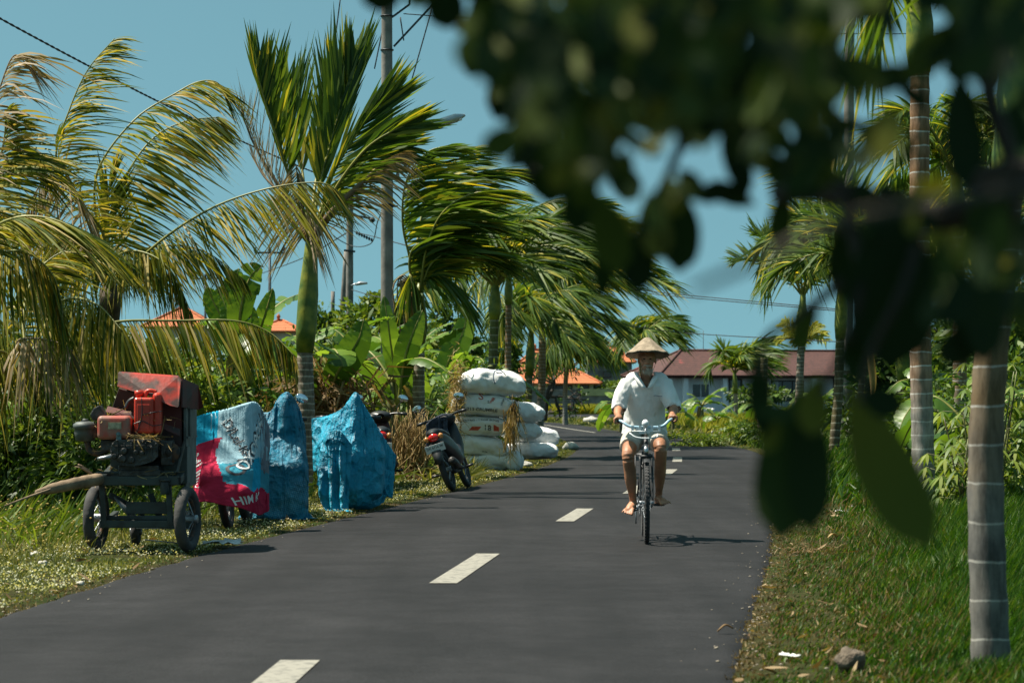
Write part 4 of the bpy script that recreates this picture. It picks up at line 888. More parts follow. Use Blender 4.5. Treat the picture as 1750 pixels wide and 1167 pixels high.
# ------------------------------------------------------------ shrubs and trees
def leafcloud(mb, c, r, n, size, clumps=14, asp=2.6, mat=0, low=.0):
    c = np.array(c, float); r = np.array(r, float)
    k = nrm(rng.normal(size=(clumps, 3))) * (rng.random((clumps, 1)) ** .4) * .8; cs = rng.random(clumps) * .22 + .2
    i = rng.integers(0, clumps, n); p = k[i] + nrm(rng.normal(size=(n, 3))) * (rng.random((n, 1)) ** .5) * cs[i][:, None]
    pos = c + p * r; d = nrm(p + rng.normal(0, .6, (n, 3)) + [0, 0, -.1]); L = size * (.6 + .8 * rng.random(n))
    strips(mb, pos, d, L, L / asp, np.tile([0, 0, -.25], (n, 1)) + rng.normal(0, .1, (n, 3)), mat=mat, k=2, prof=[.25, 1, .05], side=nrm(rng.normal(size=(n, 3)) + [0, 0, .8]))
def shrub(label, base, rx, ry, h, n, size, mat=None, name='shrub', cat='shrub', seed=0, clumps=16, group=None, asp=2.6, trunk=None):
    global rng
    rng = np.random.default_rng(5000 + seed)
    base = np.array(base, float); root = thing(name, label, cat, base, group)
    mb = MB(); t = trunk or h * .35
    for k in range(5 if not trunk else 1):
        a = rng.normal(0, .12, 2) * (0 if trunk else 1); tube(mb, catmull([base - V3(0, 0, .05), base + V3(a[0] * rx, a[1] * ry, t * .6), base + V3(a[0] * 3 * rx, a[1] * 3 * ry, t * 1.3)], 8), np.linspace(.03, .012, 8) * (h / 2 + .4) * (2.5 if trunk else 1), 6)
    if trunk:
        for k in range(5):
            a = k * 1.25; s = base + V3(0, 0, trunk * 1.1); tube(mb, catmull([s, s + V3(math.cos(a) * rx * .3, math.sin(a) * ry * .3, (h - trunk) * .35), s + V3(math.cos(a) * rx * .55, math.sin(a) * ry * .55, (h - trunk) * .6)], 8), np.linspace(.05, .02, 8) * h / 4, 6)
    mb.build('stem' if not trunk else 'trunk', M_twig, root)
    mb = MB(); z0 = -.12 * h if not trunk else trunk * .7; leafcloud(mb, base + V3(0, 0, (z0 + h) / 2), (rx, ry, (h - z0) / 2), n, size, clumps, asp); mb.build('foliage' if not trunk else 'crown', mat or M_shrub, root)
    return root
SH = [ # label, px, D, rx, ry, h, n, size, mat
    ('dark dense bush in the shade behind the left weeds', 20, 25.5, 1.2, .8, 1.5, 2600, .13, 0), ('dark bush behind the wooden pole of the cart', 110, 25, 1.0, .8, 1.7, 2600, .12, 0), ('glossy dark bush filling the gap behind the engine', 190, 24, .8, .6, 1.5, 2400, .11, 0),
    ('sunlit bush behind the hopper roof', 280, 30, 1.3, .8, 2.0, 2600, .14, 1), ('leafy bush behind the printed towel', 370, 33, 1.4, .9, 1.9, 2600, .14, 0), ('bush under the banana blades left of the nearest palm', 450, 36, 1.4, 1, 2.1, 2600, .15, 0),
    ('bush right behind the nearest palm trunk', 560, 39, 1.6, 1, 2.4, 2600, .15, 1), ('bush below the lamp pole', 660, 43, 1.6, 1, 2.5, 2600, .16, 0), ('bush behind the second palm trunk', 735, 47, 1.6, 1, 2.6, 2600, .16, 1),
    ('bush left behind the sack stack', 800, 53, 1.0, 1, 2.6, 2600, .17, 0), ('bush behind the sack stack', 846, 62, .8, .8, 2.3, 1500, .2, 1),
    ('bush at the bend left of the grey wall', 886, 92, .6, .6, 1.3, 900, .2, 0),
    ('low green bush by the litter right of the cyclist', 1185, 62, .7, .6, .42, 1000, .10, 1), ('round weed bush beside the far verge litter', 1222, 62, .5, .5, .40, 700, .10, 1), ('weedy bush under the small palm', 1268, 70, 1.0, .8, .75, 1200, .12, 1),
    ('bush left of the bare stump trunk', 1290, 64, 1.0, .8, .8, 1400, .12, 1), ('bush between bare stump and slim palm', 1335, 60, 1.2, .8, 1.0, 1600, .12, 0), ('bush under the barred door', 1400, 68, 1.5, .8, 1.5, 1800, .13, 1),
    ('bush right of the concrete pole', 1490, 56, 1.2, .8, 1.1, 1800, .12, 0), ('bush behind the green shafted palm', 1550, 50, 1.5, .8, 1.7, 2000, .14, 1), ('tangled bush between the pale trunks', 1640, 34, 1.3, .8, 1.7, 2600, .13, 0),
    ('bright bush low between the pale trunks', 1660, 25, .7, .6, .8, 2200, .09, 1), ('bush behind the nearest right trunk', 1735, 29, 1.0, .8, 2.1, 2600, .13, 0), ('light bush at the right frame edge', 1790, 24, .8, .6, 1.3, 2200, .10, 1)]
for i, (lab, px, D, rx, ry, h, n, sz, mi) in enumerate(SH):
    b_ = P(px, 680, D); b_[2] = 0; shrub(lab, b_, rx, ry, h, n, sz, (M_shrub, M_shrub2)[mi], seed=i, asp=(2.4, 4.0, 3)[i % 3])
TR = [('slender feathery tree right of the leaning pole', 640, 66, 1.3, 1.2, 4.2, 2600, .25, 1), ('yellow green tree between lamp pole and second palm', 705, 70, 1.0, 1, 3.9, 2400, .22, 1), ('dark tree top behind the nearest palm shaft', 548, 90, 1.0, 1, 5.0, 2200, .25, 0),
      ('tree behind the second palm crown', 760, 75, 1.6, 1.3, 4.4, 2600, .25, 0), ('tree beyond the sack stack', 862, 88, .9, 1.0, 3.9, 1800, .25, 0), ('distant tree left of the orange roof tip', 262, 70, 1.5, 1.2, 3.6, 2200, .25, 0),
      ('distant round tree between the orange roofs', 1024, 240, 3.4, 2.5, 3.3, 2200, .5, 0), ('distant low tree right of the orange roofs', 1062, 232, 3.0, 2.5, 2.9, 2200, .5, 1), ('distant tree behind the cyclist back', 1112, 225, 3.4, 2.5, 3.4, 2200, .5, 0),
      ('far tree behind the grey house', 990, 300, 5, 3, 5.0, 2200, .7, 0), ('tree between the brown roofed house and the right palms', 1540, 130, 4, 3, 5.0, 2600, .45, 0), ('tree behind the right hand bananas', 1660, 80, 3, 2, 4.6, 3000, .3, 0), ('tree at the far right behind the nearest trunk', 1760, 60, 2.6, 2, 4.8, 3000, .28, 0),
      ('bush tree left of the brown roofed house', 1290, 150, 2.5, 2, 2.3, 1800, .35, 0)]
for i, (lab, px, D, rx, ry, h, n, sz, mi) in enumerate(TR):
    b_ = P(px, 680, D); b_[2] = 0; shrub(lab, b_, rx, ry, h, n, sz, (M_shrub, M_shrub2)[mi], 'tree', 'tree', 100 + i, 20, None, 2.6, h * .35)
# thicket closing the view behind the left bananas
rng = np.random.default_rng(77)
mb = MB()
for k in range(26):
    px = -60 + k * 35; D = 58 + 8 * rng.random(); b_ = P(px, 680, D); leafcloud(mb, (b_[0], b_[1], 1.1 + .4 * rng.random()), (1.4, 1.2, 1.4), 900, .3, 8)
for k in range(14):
    px = 1500 + k * 34; D = 52 + 8 * rng.random(); b_ = P(px, 680, D); leafcloud(mb, (b_[0], b_[1], 1.2), (1.4, 1.2, 1.4), 900, .28, 8)
tag(mb.build('thicket', M_shrub), kind='stuff')
# far wood on the horizon
mb = MB()
for k in range(60):
    x = -75 + k * 3.2; leafcloud(mb, (x, 330 + 20 * rng.random(), 1.8), (3.5, 2.5, 2.6 + rng.random() * 1.2), 320, 1.1, 6)
tag(mb.build('far_wood', M_shrub), kind='stuff')
# bare branched tree by the bend
bt = P(930, 680, 128); bt[2] = 0; root = thing('bare_tree', 'nearly leafless spreading tree in front of the orange roof', 'tree', bt)
mb = MB(); rng = np.random.default_rng(12)
def branch(p, d, L, r, lev):
    q = p + d * L; mid = (p + q) / 2 + rng.normal(0, L * .07, 3); tube(mb, catmull([p, mid, q], 6), np.linspace(r, r * .72, 6), 6)
    if lev == 0: tips.append(q); return
    for k in range(3 if lev > 1 else 2):
        nd = nrm(d * .65 + rng.normal(0, .55, 3) + [0, 0, .12]); branch(q, nd, L * (.62 + .2 * rng.random()), r * .68, lev - 1)
tips = []; branch(bt - [0, 0, .1], nrm(V3(.12, 0, 1)), 1.3, .16, 5); mb.build('trunk', M_twig, root)
mb = MB()
for q in tips[::2]: leafcloud(mb, q, (.22, .22, .15), 8, .22, 3)
mb.build('crown', M_shrub, root)

# cassava by the right verge
for i, (px, D, h) in enumerate(((1700, 22.5, 1.35), (1655, 24, 1.2), (1682, 27, 1.5), (1640, 22, .8))):
    b_ = P(px, 680, D); b_[2] = 0; rng = np.random.default_rng(400 + i)
    root = thing('cassava_plant', ['cassava plant with fingered leaves touching the nearest right trunk', 'cassava plant with fingered leaves midway between the pale trunks', 'tallest cassava plant at the back between the pale trunks', 'small cassava plant beside the second pale trunk'][i], 'plant', b_, 'cassava plants between the right trunks')
    mb = MB(); ml = MB()
    for k in range(4):
        a = rng.random() * 6.28; tip = b_ + V3(math.cos(a) * .25, math.sin(a) * .2, h * (.8 + .3 * rng.random())); c = catmull([b_, (b_ + tip) / 2 + rng.normal(0, .03, 3), tip], 10); tube(mb, c, np.linspace(.014, .006, 10), 5)
        for j in range(13):
            p = c[2 + j % 8] ; aa = rng.random() * 6.28; pe = p + V3(math.cos(aa) * .2, math.sin(aa) * .2, .08 * rng.random()); tube(mb, [p, pe], .003, 4)
            nfg = 7; an = np.linspace(-2.2, 2.2, nfg) + aa; d = nrm(np.stack([np.cos(an), np.sin(an), -.35 - .3 * rng.random(nfg)], 1)); Ls = .17 * (1 - .09 * np.abs(np.arange(nfg) - 3))
            strips(ml, np.tile(pe, (nfg, 1)), d, Ls, np.full(nfg, .032), np.tile([0, 0, -.4], (nfg, 1)), k=3, prof=[.2, 1, .9, .05], side=np.tile([0, 0, 1.], (nfg, 1)))
    mb.build('stem', M_pseudo, root); ml.build('foliage', M_shrub2, root)

# ------------------------------------------------------------ the tree right beside the camera
rng = np.random.default_rng(99)
TF = V3(1.35, 1.7, 0)
ft = thing('roadside_tree', 'blurred near tree whose dark glossy leaves and twigs hang over the upper right', 'tree', TF)
mb = MB(); tube(mb, catmull([TF - [0, 0, .1], TF + [.03, 0, 1.0], TF + [-.03, .1, 1.9], TF + [-.2, .3, 2.7], TF + [-.5, .4, 3.6]], 20), np.linspace(.12, .05, 20), 14); mb.build('trunk', M_bark, ft)
PB = lambda L: [P(*p) for p in L]
brs = [([TF + [0, .05, 1.35], P(1900, 300, 1.9), P(1700, 350, 2.0), P(1580, 370, 2.05), P(1440, 330, 2.1), P(1330, 330, 2.2)], .017), ([TF + [0, .1, 1.7], P(1800, -250, 2.1), P(1500, -60, 2.3), P(1200, 30, 2.4), P(900, 60, 2.5), P(780, 40, 2.5)], .015),
       ([P(1500, -60, 2.3), P(1430, 60, 2.2), P(1380, 200, 2.2), P(1330, 330, 2.2)], .008), ([P(1300, 0, 2.4), P(1200, 150, 2.3), P(1150, 280, 2.2), P(1100, 380, 2.2)], .006), ([P(1200, 30, 2.4), P(1050, 150, 2.3), P(960, 260, 2.3), P(900, 300, 2.3)], .006),
       ([P(1440, 330, 2.1), P(1470, 480, 2.0), P(1440, 600, 2.0), P(1400, 680, 2.0)], .005), ([P(1580, 370, 2.05), P(1540, 500, 1.95), P(1490, 600, 1.95), P(1470, 690, 1.95)], .005),
       ([P(1440, 480, 2.0), P(1360, 545, 2.0), P(1310, 580, 2.0), P(1298, 640, 2.0)], .005), ([P(1445, 370, 1.2), P(1320, 435, 1.2), P(1180, 495, 1.2)], .0035), ([P(1900, 300, 1.6), P(1445, 370, 1.2)], .004), ([P(1720, 0, 2.0), P(1690, 150, 2.0), P(1735, 300, 2.0), P(1720, 420, 2.0)], .010)]
mb = MB()
for c_, r in brs: tube(mb, catmull(c_, 30), np.linspace(r, r * .55, 30), 8)
tube(mb, catmull([TF + [-.1, .2, 2.3], (.7, 1.9, 2.4), (.1, 2.1, 2.5), (-.5, 2.3, 2.6)], 20), np.linspace(.03, .01, 20), 8); tube(mb, catmull([TF + [-.1, .2, 2.0], (.8, 2.2, 2.1), (.3, 2.7, 2.2)], 20), np.linspace(.025, .008, 20), 8)
mb.build('branch', M_twig, ft)
LP = dict(k=7, prof=[.10, .45, .78, .96, 1.0, .97, .78, .12])
mbl = MB()
def one(bx, by, tx, ty, wpx, D, tilt=0.0, curl=.1, mb=None):
    mb = mb or mbl
    a = P(bx, by, D); b_ = P(tx, ty, D - .01); L = np.linalg.norm(b_ - a); d = nrm(b_ - a)
    g = V3(rng.normal(0, curl), rng.normal(0, curl) - .05, 0) ; d2 = nrm(d - g * .8)
    strips(mb, a[None], d2[None], np.array([L]), np.array([wpx / F * D]), g[None], side=nrm(V3(tilt, -1, .15 * rng.normal()))[None], **LP)
for q in [(1366, 670, 1332, 918, 112, 2.1, -.2), (1455, 670, 1580, 928, 116, 2.1, .2), (1530, 350, 1520, 628, 160, 2.0, .1), (1400, 640, 1385, 745, 60, 2.0, .3), (1470, 668, 1540, 700, 60, 1.95, .5), (1298, 596, 1302, 745, 46, 2.05, .1), (1290, 700, 1355, 708, 34, 2.0, .2),
          (1165, 325, 1160, 465, 72, 2.2, .2), (1100, 380, 1085, 500, 70, 2.2, .4), (1050, 395, 1022, 515, 42, 2.2, .5), (1090, 380, 1010, 400, 55, 2.2, .1), (1340, 320, 1328, 425, 44, 2.2, .2), (1290, 350, 1215, 320, 40, 2.2, .1),
          (1240, 200, 1275, 330, 50, 2.2, .3), (1020, 330, 1060, 470, 70, 2.1, .2), (1110, 330, 1130, 440, 60, 2.2, -.4), (1000, 300, 980, 400, 60, 2.2, .2), (1376, 668, 1386, 908, 84, 2.08, .2), (650, -60, 650, 22, 70, 2.3, .1), (750, -40, 768, 50, 66, 2.3, 0), (700, -50, 720, 14, 50, 2.3, .2), (840, 40, 800, 130, 60, 2.3, .2), (880, 90, 850, 200, 62, 2.4, .1), (930, 160, 905, 300, 66, 2.4, .2), (960, 240, 935, 350, 80, 2.4, .1), (1320, 700, 1308, 770, 40, 2.05, .2),
          (1610, 400, 1640, 560, 60, 1.9, .4), (1690, 400, 1680, 620, 90, 1.9, .4), (1640, 120, 1655, 330, 80, 2.0, .3), (1460, 360, 1440, 520, 70, 2.1, .2), (1400, 520, 1350, 600, 40, 2.0, .3), (1700, 560, 1590, 620, 70, 1.9, .2), (1450, 560, 1470, 660, 54, 2.0, .4)]: one(*q)
regs = [(810, 1000, -40, 110, 44), (870, 1010, 90, 190, 22), (890, 1000, 190, 270, 8), (1000, 1300, -40, 120, 84), (1020, 1250, 110, 200, 40), (970, 1070, 200, 320, 12), (1090, 1180, 310, 360, 5), (1290, 1430, -40, 150, 46), (1260, 1470, 120, 250, 30), (1310, 1470, 270, 340, 7), (1420, 1530, -40, 20, 10), (1490, 1560, 150, 260, 4), (1610, 1770, -50, 110, 40),
        (1735, 1800, 100, 420, 6), (1590, 1770, 350, 520, 20), (1450, 1600, 330, 400, 5), (1600, 1690, 120, 220, 3), (1240, 1320, 190, 300, 6)]
for x0, x1, y0, y1, n in regs:
    for _ in range(int(n * 1.8)):
        D = 1.5 + rng.random() * .9; bx = x0 + rng.random() * (x1 - x0); by = y0 + rng.random() * (y1 - y0); L = (.024 + .034 * rng.random()) * F / D; a = rng.normal(0, .75)
        one(bx, by - L * .3, bx + math.sin(a) * L * .8, by - L * .3 + math.cos(a) * L * .8, L * (.38 + .15 * rng.random()), D, rng.normal(0, .7), .25)
# canopy above the frame, which shades the hanging twigs
n = 3600
c0 = np.stack([rng.uniform(-1.3, 1.5, n), rng.uniform(1.2, 3.6, n), 1.95 + rng.random(n) ** .8 * 1.7], 1)
c0[:420] = rng.normal(0, 1, (420, 3)) * [.20, .16, .10] + [.02, 2.12, 1.95]  # extra unseen cluster added on the sun's path to shade the big hanging leaf
c0[:, 2] = np.maximum(c0[:, 2], CAM_H + c0[:, 1] * .165 + .16)
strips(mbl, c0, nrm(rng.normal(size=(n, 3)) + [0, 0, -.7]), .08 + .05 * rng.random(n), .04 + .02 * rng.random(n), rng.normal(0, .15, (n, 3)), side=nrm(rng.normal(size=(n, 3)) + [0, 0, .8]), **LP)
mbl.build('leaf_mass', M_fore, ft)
# ============================================================ OBJECTS
M_tyre = simple('tyre rubber', (.035, .035, .036), .8, var=.3, scale=9, bump=.2)
M_tyred = simple('dusty tyre', (.085, .08, .075), .9, var=.4, scale=7, col2=(.035, .035, .036), bump=.3)
M_black = simple('black plastic', (.022, .023, .025), .38, var=.3, scale=6, spec=.6)
M_chrome = simple('dull chrome', (.45, .46, .47), .28, .9, var=.2, scale=12)
M_iron = simple('black painted iron', (.035, .036, .038), .5, .3, var=.5, scale=14)
M_bluew = simple('pale blue enamel', (.42, .62, .74), .35, .2, var=.15, scale=9)
M_whitep = simple('white plastic', (.75, .78, .8), .4, var=.05)
M_skin = simple('tanned skin', (.38, .175, .095), .5, var=.3, scale=7, spec=.45, bump=.15, bscale=60)
M_shirt = simple('white cotton', (.80, .80, .78), .85, var=.05, scale=5, spec=.15, bump=.15, bscale=160)
M_shorts = simple('khaki cotton', (.52, .49, .42), .9, var=.12, scale=9, spec=.15, bump=.2, bscale=120)
M_hair = simple('grey beard', (.62, .53, .43), .9, var=.2, scale=30)
M_eye = simple('dark eye', (.02, .015, .012), .2)
M_hat = simple('woven bamboo', (.34, .27, .19), .85, var=.18, scale=26, col2=(.22, .17, .115), bump=.35, bscale=70)
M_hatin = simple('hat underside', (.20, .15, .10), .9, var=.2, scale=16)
M_red = simple('worn red paint', (.42, .035, .018), .5, scale=5.5, col2=(.075, .04, .032), thr=(.44, .56), detail=8, bump=.2)
M_redd = simple('dirty maroon sheet', (.12, .022, .018), .65, scale=6, col2=(.04, .022, .02), thr=(.4, .6), detail=7)
M_redtank = simple('faded red tank', (.42, .075, .05), .5, scale=11, col2=(.30, .15, .11), thr=(.4, .62), detail=7)
M_jerry = simple('red jerrycan plastic', (.55, .045, .022), .35, var=.16, scale=7)
M_sheet = simple('weathered grey sheet', (.13, .15, .145), .6, .3, scale=6, col2=(.06, .065, .06), thr=(.35, .65), detail=7, bump=.15)
M_oily = simple('oily cast iron', (.075, .072, .068), .42, .5, scale=16, col2=(.022, .021, .02), thr=(.35, .62), detail=8, bump=.4)
M_rust = simple('rusty frame', (.17, .075, .035), .8, scale=14, col2=(.04, .035, .032), thr=(.45, .62), detail=7, bump=.3)
M_frame = simple('dark green painted frame', (.045, .06, .058), .5, .2, scale=10, col2=(.03, .028, .025), thr=(.35, .6))
M_log = simple('weathered log', (.30, .21, .13), .85, var=.3, scale=6, col2=(.13, .09, .055), bump=.5)
M_sack = simple('woven poly sack', (.86, .86, .85), .45, scale=3.5, col2=(.66, .63, .57), thr=(.28, .42), detail=7, spec=.35, bump=.7, bscale=11)
M_ink = simple('faded black print', (.05, .055, .065), .6, var=.3, scale=40)
M_inkr = simple('red print', (.62, .09, .05), .6, var=.3, scale=30)
M_inkw = simple('white print', (.78, .8, .8), .8, var=.05)
M_tail = simple('red lens', (.55, .015, .012), .15, var=.1, coat=.5)
M_amber = simple('amber lens', (.5, .22, .06), .25)
M_mirror = simple('mirror glass', (.75, .8, .85), .04, 1.0, var=.02)
M_orange = simple('rusty orange fork', (.42, .12, .02), .5, var=.3, scale=14)
M_denim = simple('dark denim', (.045, .055, .08), .95, var=.35, scale=12, bump=.3, bscale=60)
M_stone = simple('pale stone', (.45, .43, .38), .9, var=.2, scale=9, bump=.4)
M_husk = simple('coconut husk', (.19, .15, .11), .95, scale=18, col2=(.09, .07, .05), bump=.8)

def xf(o, R):  # place geometry collected in a local frame
    return lambda p: np.asarray(o, float) + np.asarray(p, float) @ np.asarray(R).T

class LB(MB):
    """MB in a local frame"""
    def __init__(s, o, R): MB.__init__(s); s.o = np.asarray(o, float); s.R = np.asarray(R)
    def add(s, v, faces, mat=0, smooth=True):
        MB.add(s, s.o + np.asarray(v, float).reshape(-1, 3) @ s.R.T, faces, mat, smooth)

def bake_remesh(mb, voxel, smooth_it=6, disp=None):
    """union of closed pieces -> one continuous skin; returns verts, list of quads"""
    o = mb.build('tmp', M_skin); md = o.modifiers.new('r', 'REMESH'); md.mode = 'VOXEL'; md.voxel_size = voxel
    s = o.modifiers.new('s', 'SMOOTH'); s.iterations = smooth_it; s.factor = .5
    bpy.context.view_layer.update(); dg = bpy.context.evaluated_depsgraph_get(); ev = o.evaluated_get(dg); me = bpy.data.meshes.new_from_object(ev)
    v = np.empty(len(me.vertices) * 3); me.vertices.foreach_get('co', v); v = v.reshape(-1, 3)
    nm = np.empty(len(me.vertices) * 3); me.vertices.foreach_get('normal', nm); nm = nm.reshape(-1, 3)
    f = [tuple(p.vertices) for p in me.polygons]
    bpy.data.objects.remove(o); bpy.data.meshes.remove(me)
    if disp is not None: v = v + nm * disp(v, nm)[:, None]
    return v, f
def skin_build(name, v, f, mat, parent, keep=None, sub=0):
    if keep is not None: f = [p for p in f if all(keep[i] for i in p)]
    mb = MB(); mb.polys(v, f, 0, True); o = mb.build(name, mat, parent)
    return o

# ------------------------------------------------------------ bicycle and rider; local frame: origin under the front axle, +y away from the camera
BO = G(1105, 930); BO[2] = .006
BR = rotz(rad(-2))
bi = thing('bicycle', 'old black roadster bicycle with pale blue handlebar, ridden along the road', 'bicycle', BO)
def bl(): return LB(BO, BR)
def wheel(root, frame, c, R, r, mt, name='wheel', ns=28, rimmat=None, axis=(1, 0, 0), hubw=.06, spoke=.0016, tread=True, hubr=.02, solid=False):
    f = frame; mb = f(); torus(mb, c, axis, R - r, r, 56, 12)
    if tread:
        for k in range(56):
            a = k * 2 * math.pi / 56; d = V3(0, math.cos(a), math.sin(a)); pc = np.array(c) + d * (R - .001)
            for s in (-1, 1): box(mb, pc + V3(s * r * .42, 0, 0), (r * .6, .018, .006), rotx(a - math.pi / 2))
    w = mb.build(name, mt, root)
    mb = f(); torus(mb, c, axis, R - 2.05 * r, r * .42, 48, 8, sq=.9); mb.build('rim', rimmat or M_chrome, w)
    mb = f(); ax = nrm(V3(*axis))
    tube(mb, [np.array(c) - ax * hubw, np.array(c) - ax * hubw * .8, np.array(c) + ax * hubw * .8, np.array(c) + ax * hubw], [hubr, hubr, hubr, hubr], 10)
    for k in range(ns):
        a = k * 2 * math.pi / ns; d = V3(0, math.cos(a), math.sin(a)); s = ax * hubw * .6 * (1 if k % 2 else -1); a2 = a + .35 * (1 if k % 4 < 2 else -1); d2 = V3(0, math.cos(a2), math.sin(a2))
        tube(mb, [np.array(c) + s + d2 * hubr, np.array(c) + d * (R - 2.2 * r)], spoke, 4, cap=False)
    mb.build('spokes', M_steel, w); return w
fw = (0, 0, .345); rw = (0, 1.14, .345)
wheel(bi, bl, fw, .345, .022, M_tyre, ns=32); wheel(bi, bl, rw, .345, .022, M_tyre, ns=32)
mb = bl()
hb, ht = V3(0, .19, .70), V3(0, .25, .90); bb = V3(0, .66, .29); st = V3(0, .85, .82)
for a, b_, r in ((hb, ht, .019), (ht - V3(0, .01, .03), st, .014), (hb, bb, .016), (bb, st, .015)): tube(mb, [a, b_], r, 10)
for s in (-1, 1):
    tube(mb, [bb + V3(s * .03, 0, 0), V3(s * .06, 1.14, .345)], .009, 8); tube(mb, [st + V3(s * .015, 0, -.06), V3(s * .06, 1.14, .345)], .008, 8)
mb.build('frame', M_iron, bi)
mb = bl()
for s in (-1, 1): tube(mb, catmull([V3(s * .05, .15, .735), V3(s * .052, .10, .60), V3(s * .052, .0, .345)], 10), np.linspace(.012, .008, 10), 8)
tube(mb, [V3(-.055, .15, .735), V3(.055, .15, .735)], .014, 8); tube(mb, [V3(0, .15, .70), V3(0, .17, .76)], .018, 8)
mb.build('fork', M_iron, bi)
mb = bl(); tube(mb, [V3(0, .16, .76), V3(0, .21, .83)], .021, 10); tube(mb, [V3(0, .245, .89), V3(0, .262, .985)], .012, 8); mb.build('stem', M_chrome, bi)
mb = bl()
# mudguards
for c in (fw, rw):
    a = np.linspace(.15 * math.pi, .95 * math.pi, 26) if c is rw else np.linspace(.28 * math.pi, .62 * math.pi, 14)
    a = a if c is fw else np.linspace(-.05 * math.pi, .72 * math.pi, 26)
    arc = np.array([np.array(c) + V3(0, math.cos(x), math.sin(x)) * .378 for x in a]); pts = np.stack([arc + V3(xx, 0, 0) - nrm(arc - np.array(c)) * abs(xx) * .3 for xx in (-.026, -.013, 0, .013, .026)], 1); grid(mb, pts)
mb.build('mudguard', M_iron, bi)
HZ = .985
mb = bl()
tube(mb, catmull([V3(-.235, .36, HZ + .055), V3(-.20, .27, HZ + .045), V3(-.135, .225, HZ + .005), V3(0, .215, HZ), V3(.135, .225, HZ + .005), V3(.20, .27, HZ + .055), V3(.235, .36, HZ + .07)], 40), .0125, 10)
hbar = mb.build('handlebar', M_bluew, bi)
mb = bl()
for x in (-.115, -.05, .05, .115): box(mb, V3(x, .205, HZ - .012), (.022, .02, .05))
tube(mb, [V3(-.12, .195, HZ - .035), V3(.12, .195, HZ - .035)], .005, 6)
tube(mb, catmull([V3(-.14, .19, HZ - .05), V3(-.09, .16, HZ - .085), V3(0, .15, HZ - .095), V3(.09, .16, HZ - .085), V3(.10, .19, HZ - .06)], 16), .007, 6)
mb.build('rod_brake', M_whitep, hbar)
for s, z in ((-1, .055), (1, .07)):
    mb = bl(); tube(mb, [V3(s * .225, .33, HZ + z - .006), V3(s * .24, .40, HZ + z)], .016, 10); mb.build('grip', M_black, hbar)
mb = bl(); capsule(mb, [V3(-.005, .17, HZ + .03), V3(-.005, .24, HZ + .04)], [.032, .026], 12); box(mb, V3(-.005, .21, HZ + .005), (.03, .03, .04)); mb.build('head_lamp', M_whitep, bi)
mb = bl(); capsule(mb, [V3(0, .74, .885), V3(0, .86, .89), V3(0, .97, .90)], [.022, .06, .09], 14, squash=(1, .4)); tube(mb, [V3(0, .85, .80), V3(0, .87, .88)], .012, 8); mb.build('saddle', M_black, bi)
PL = V3(-.125, .515, .265); PR = V3(.125, .80, .30)
mb = bl(); torus(mb, bb + V3(-.045, 0, 0), (1, 0, 0), .085, .005, 30, 6); tube(mb, [bb - V3(.06, 0, 0), bb + V3(.06, 0, 0)], .016, 8)
bar(mb, bb + V3(-.06, 0, 0), PL + V3(.055, 0, 0), .014, .02); bar(mb, bb + V3(.06, 0, 0), PR - V3(.055, 0, 0), .014, .02); mb.build('crank', M_steel, bi)
for p in (PL, PR): mb = bl(); box(mb, p - V3(0, 0, .004), (.085, .075, .022)); tube(mb, [p - V3(.055, 0, .004), p + V3(.055, 0, -.004)], .006, 6); mb.build('pedal', M_black, bi)
mb = bl()
for s in (-1, 1): tube(mb, [V3(s * .075, 1.14, .345), V3(s * .075, 1.2, .73)], .006, 6); tube(mb, [V3(s * .07, .98, .73), V3(s * .07, 1.38, .73)], .007, 6)
for k in range(5): tube(mb, [V3(-.07, 1.0 + .09 * k, .73), V3(.07, 1.0 + .09 * k, .73)], .005, 6)
mb.build('carrier_rack', M_iron, bi)
mb = bl(); tube(mb, [V3(-.055, 1.0, .33), V3(-.075, .95, .03 + .19), V3(-.075, .93, .12)], .007, 6); mb.build('kickstand', M_steel, bi)

# rider
pe = thing('person', 'barefoot old man in a conical straw hat and white shirt riding towards the camera', 'person', BO)
mb = bl()
hip = V3(0, .86, .96); sh = V3(0, .70, 1.375)
# torso (under the shirt), neck, head
tube(mb, catmull([V3(0, .88, .88), V3(0, .86, .98), V3(0, .80, 1.12), V3(.008, .74, 1.26), V3(.014, .70, 1.36), V3(.016, .69, 1.40)], 16), np.interp(np.linspace(0, 1, 16), [0, .15, .4, .7, .88, 1], [.12, .145, .14, .155, .14, .07]), 20, squash=(1.08, .68))
capsule(mb, [V3(.016, .69, 1.38), V3(.018, .665, 1.45), V3(.020, .655, 1.50)], [.060, .050, .052], 16)
HC = V3(.020, .640, 1.565)
def hd(p): return HC + np.array(p, float)
ellipsoid(mb, hd((0, .015, .03)), (.072, .090, .085), nu=24, nv=16); ellipsoid(mb, hd((0, -.028, -.028)), (.056, .055, .070), nu=20, nv=14)
capsule(mb, [hd((0, -.055, -.085)), hd((0, -.05, -.07))], [.026, .034], 12)                                   # chin
capsule(mb, [hd((0, -.085, .012)), hd((0, -.103, -.022))], [.009, .015], 10); ellipsoid(mb, hd((-.014, -.093, -.025)), (.009, .009, .008)); ellipsoid(mb, hd((.014, -.093, -.025)), (.009, .009, .008))
capsule(mb, [hd((-.040, -.066, .027)), hd((-.012, -.082, .026))], .010, 8); capsule(mb, [hd((.040, -.066, .027)), hd((.012, -.082, .026))], .010, 8)   # brow
for s in (-1, 1):
    ellipsoid(mb, hd((s * .040, -.058, -.015)), (.018, .018, .016)); ellipsoid(mb, hd((s * .075, .01, -.005)), (.009, .02, .032))
capsule(mb, [hd((-.020, -.082, -.052)), hd((0, -.088, -.051)), hd((.020, -.082, -.052))], .006, 8); capsule(mb, [hd((-.016, -.080, -.063)), hd((0, -.085, -.064)), hd((.016, -.080, -.063))], .006, 8)
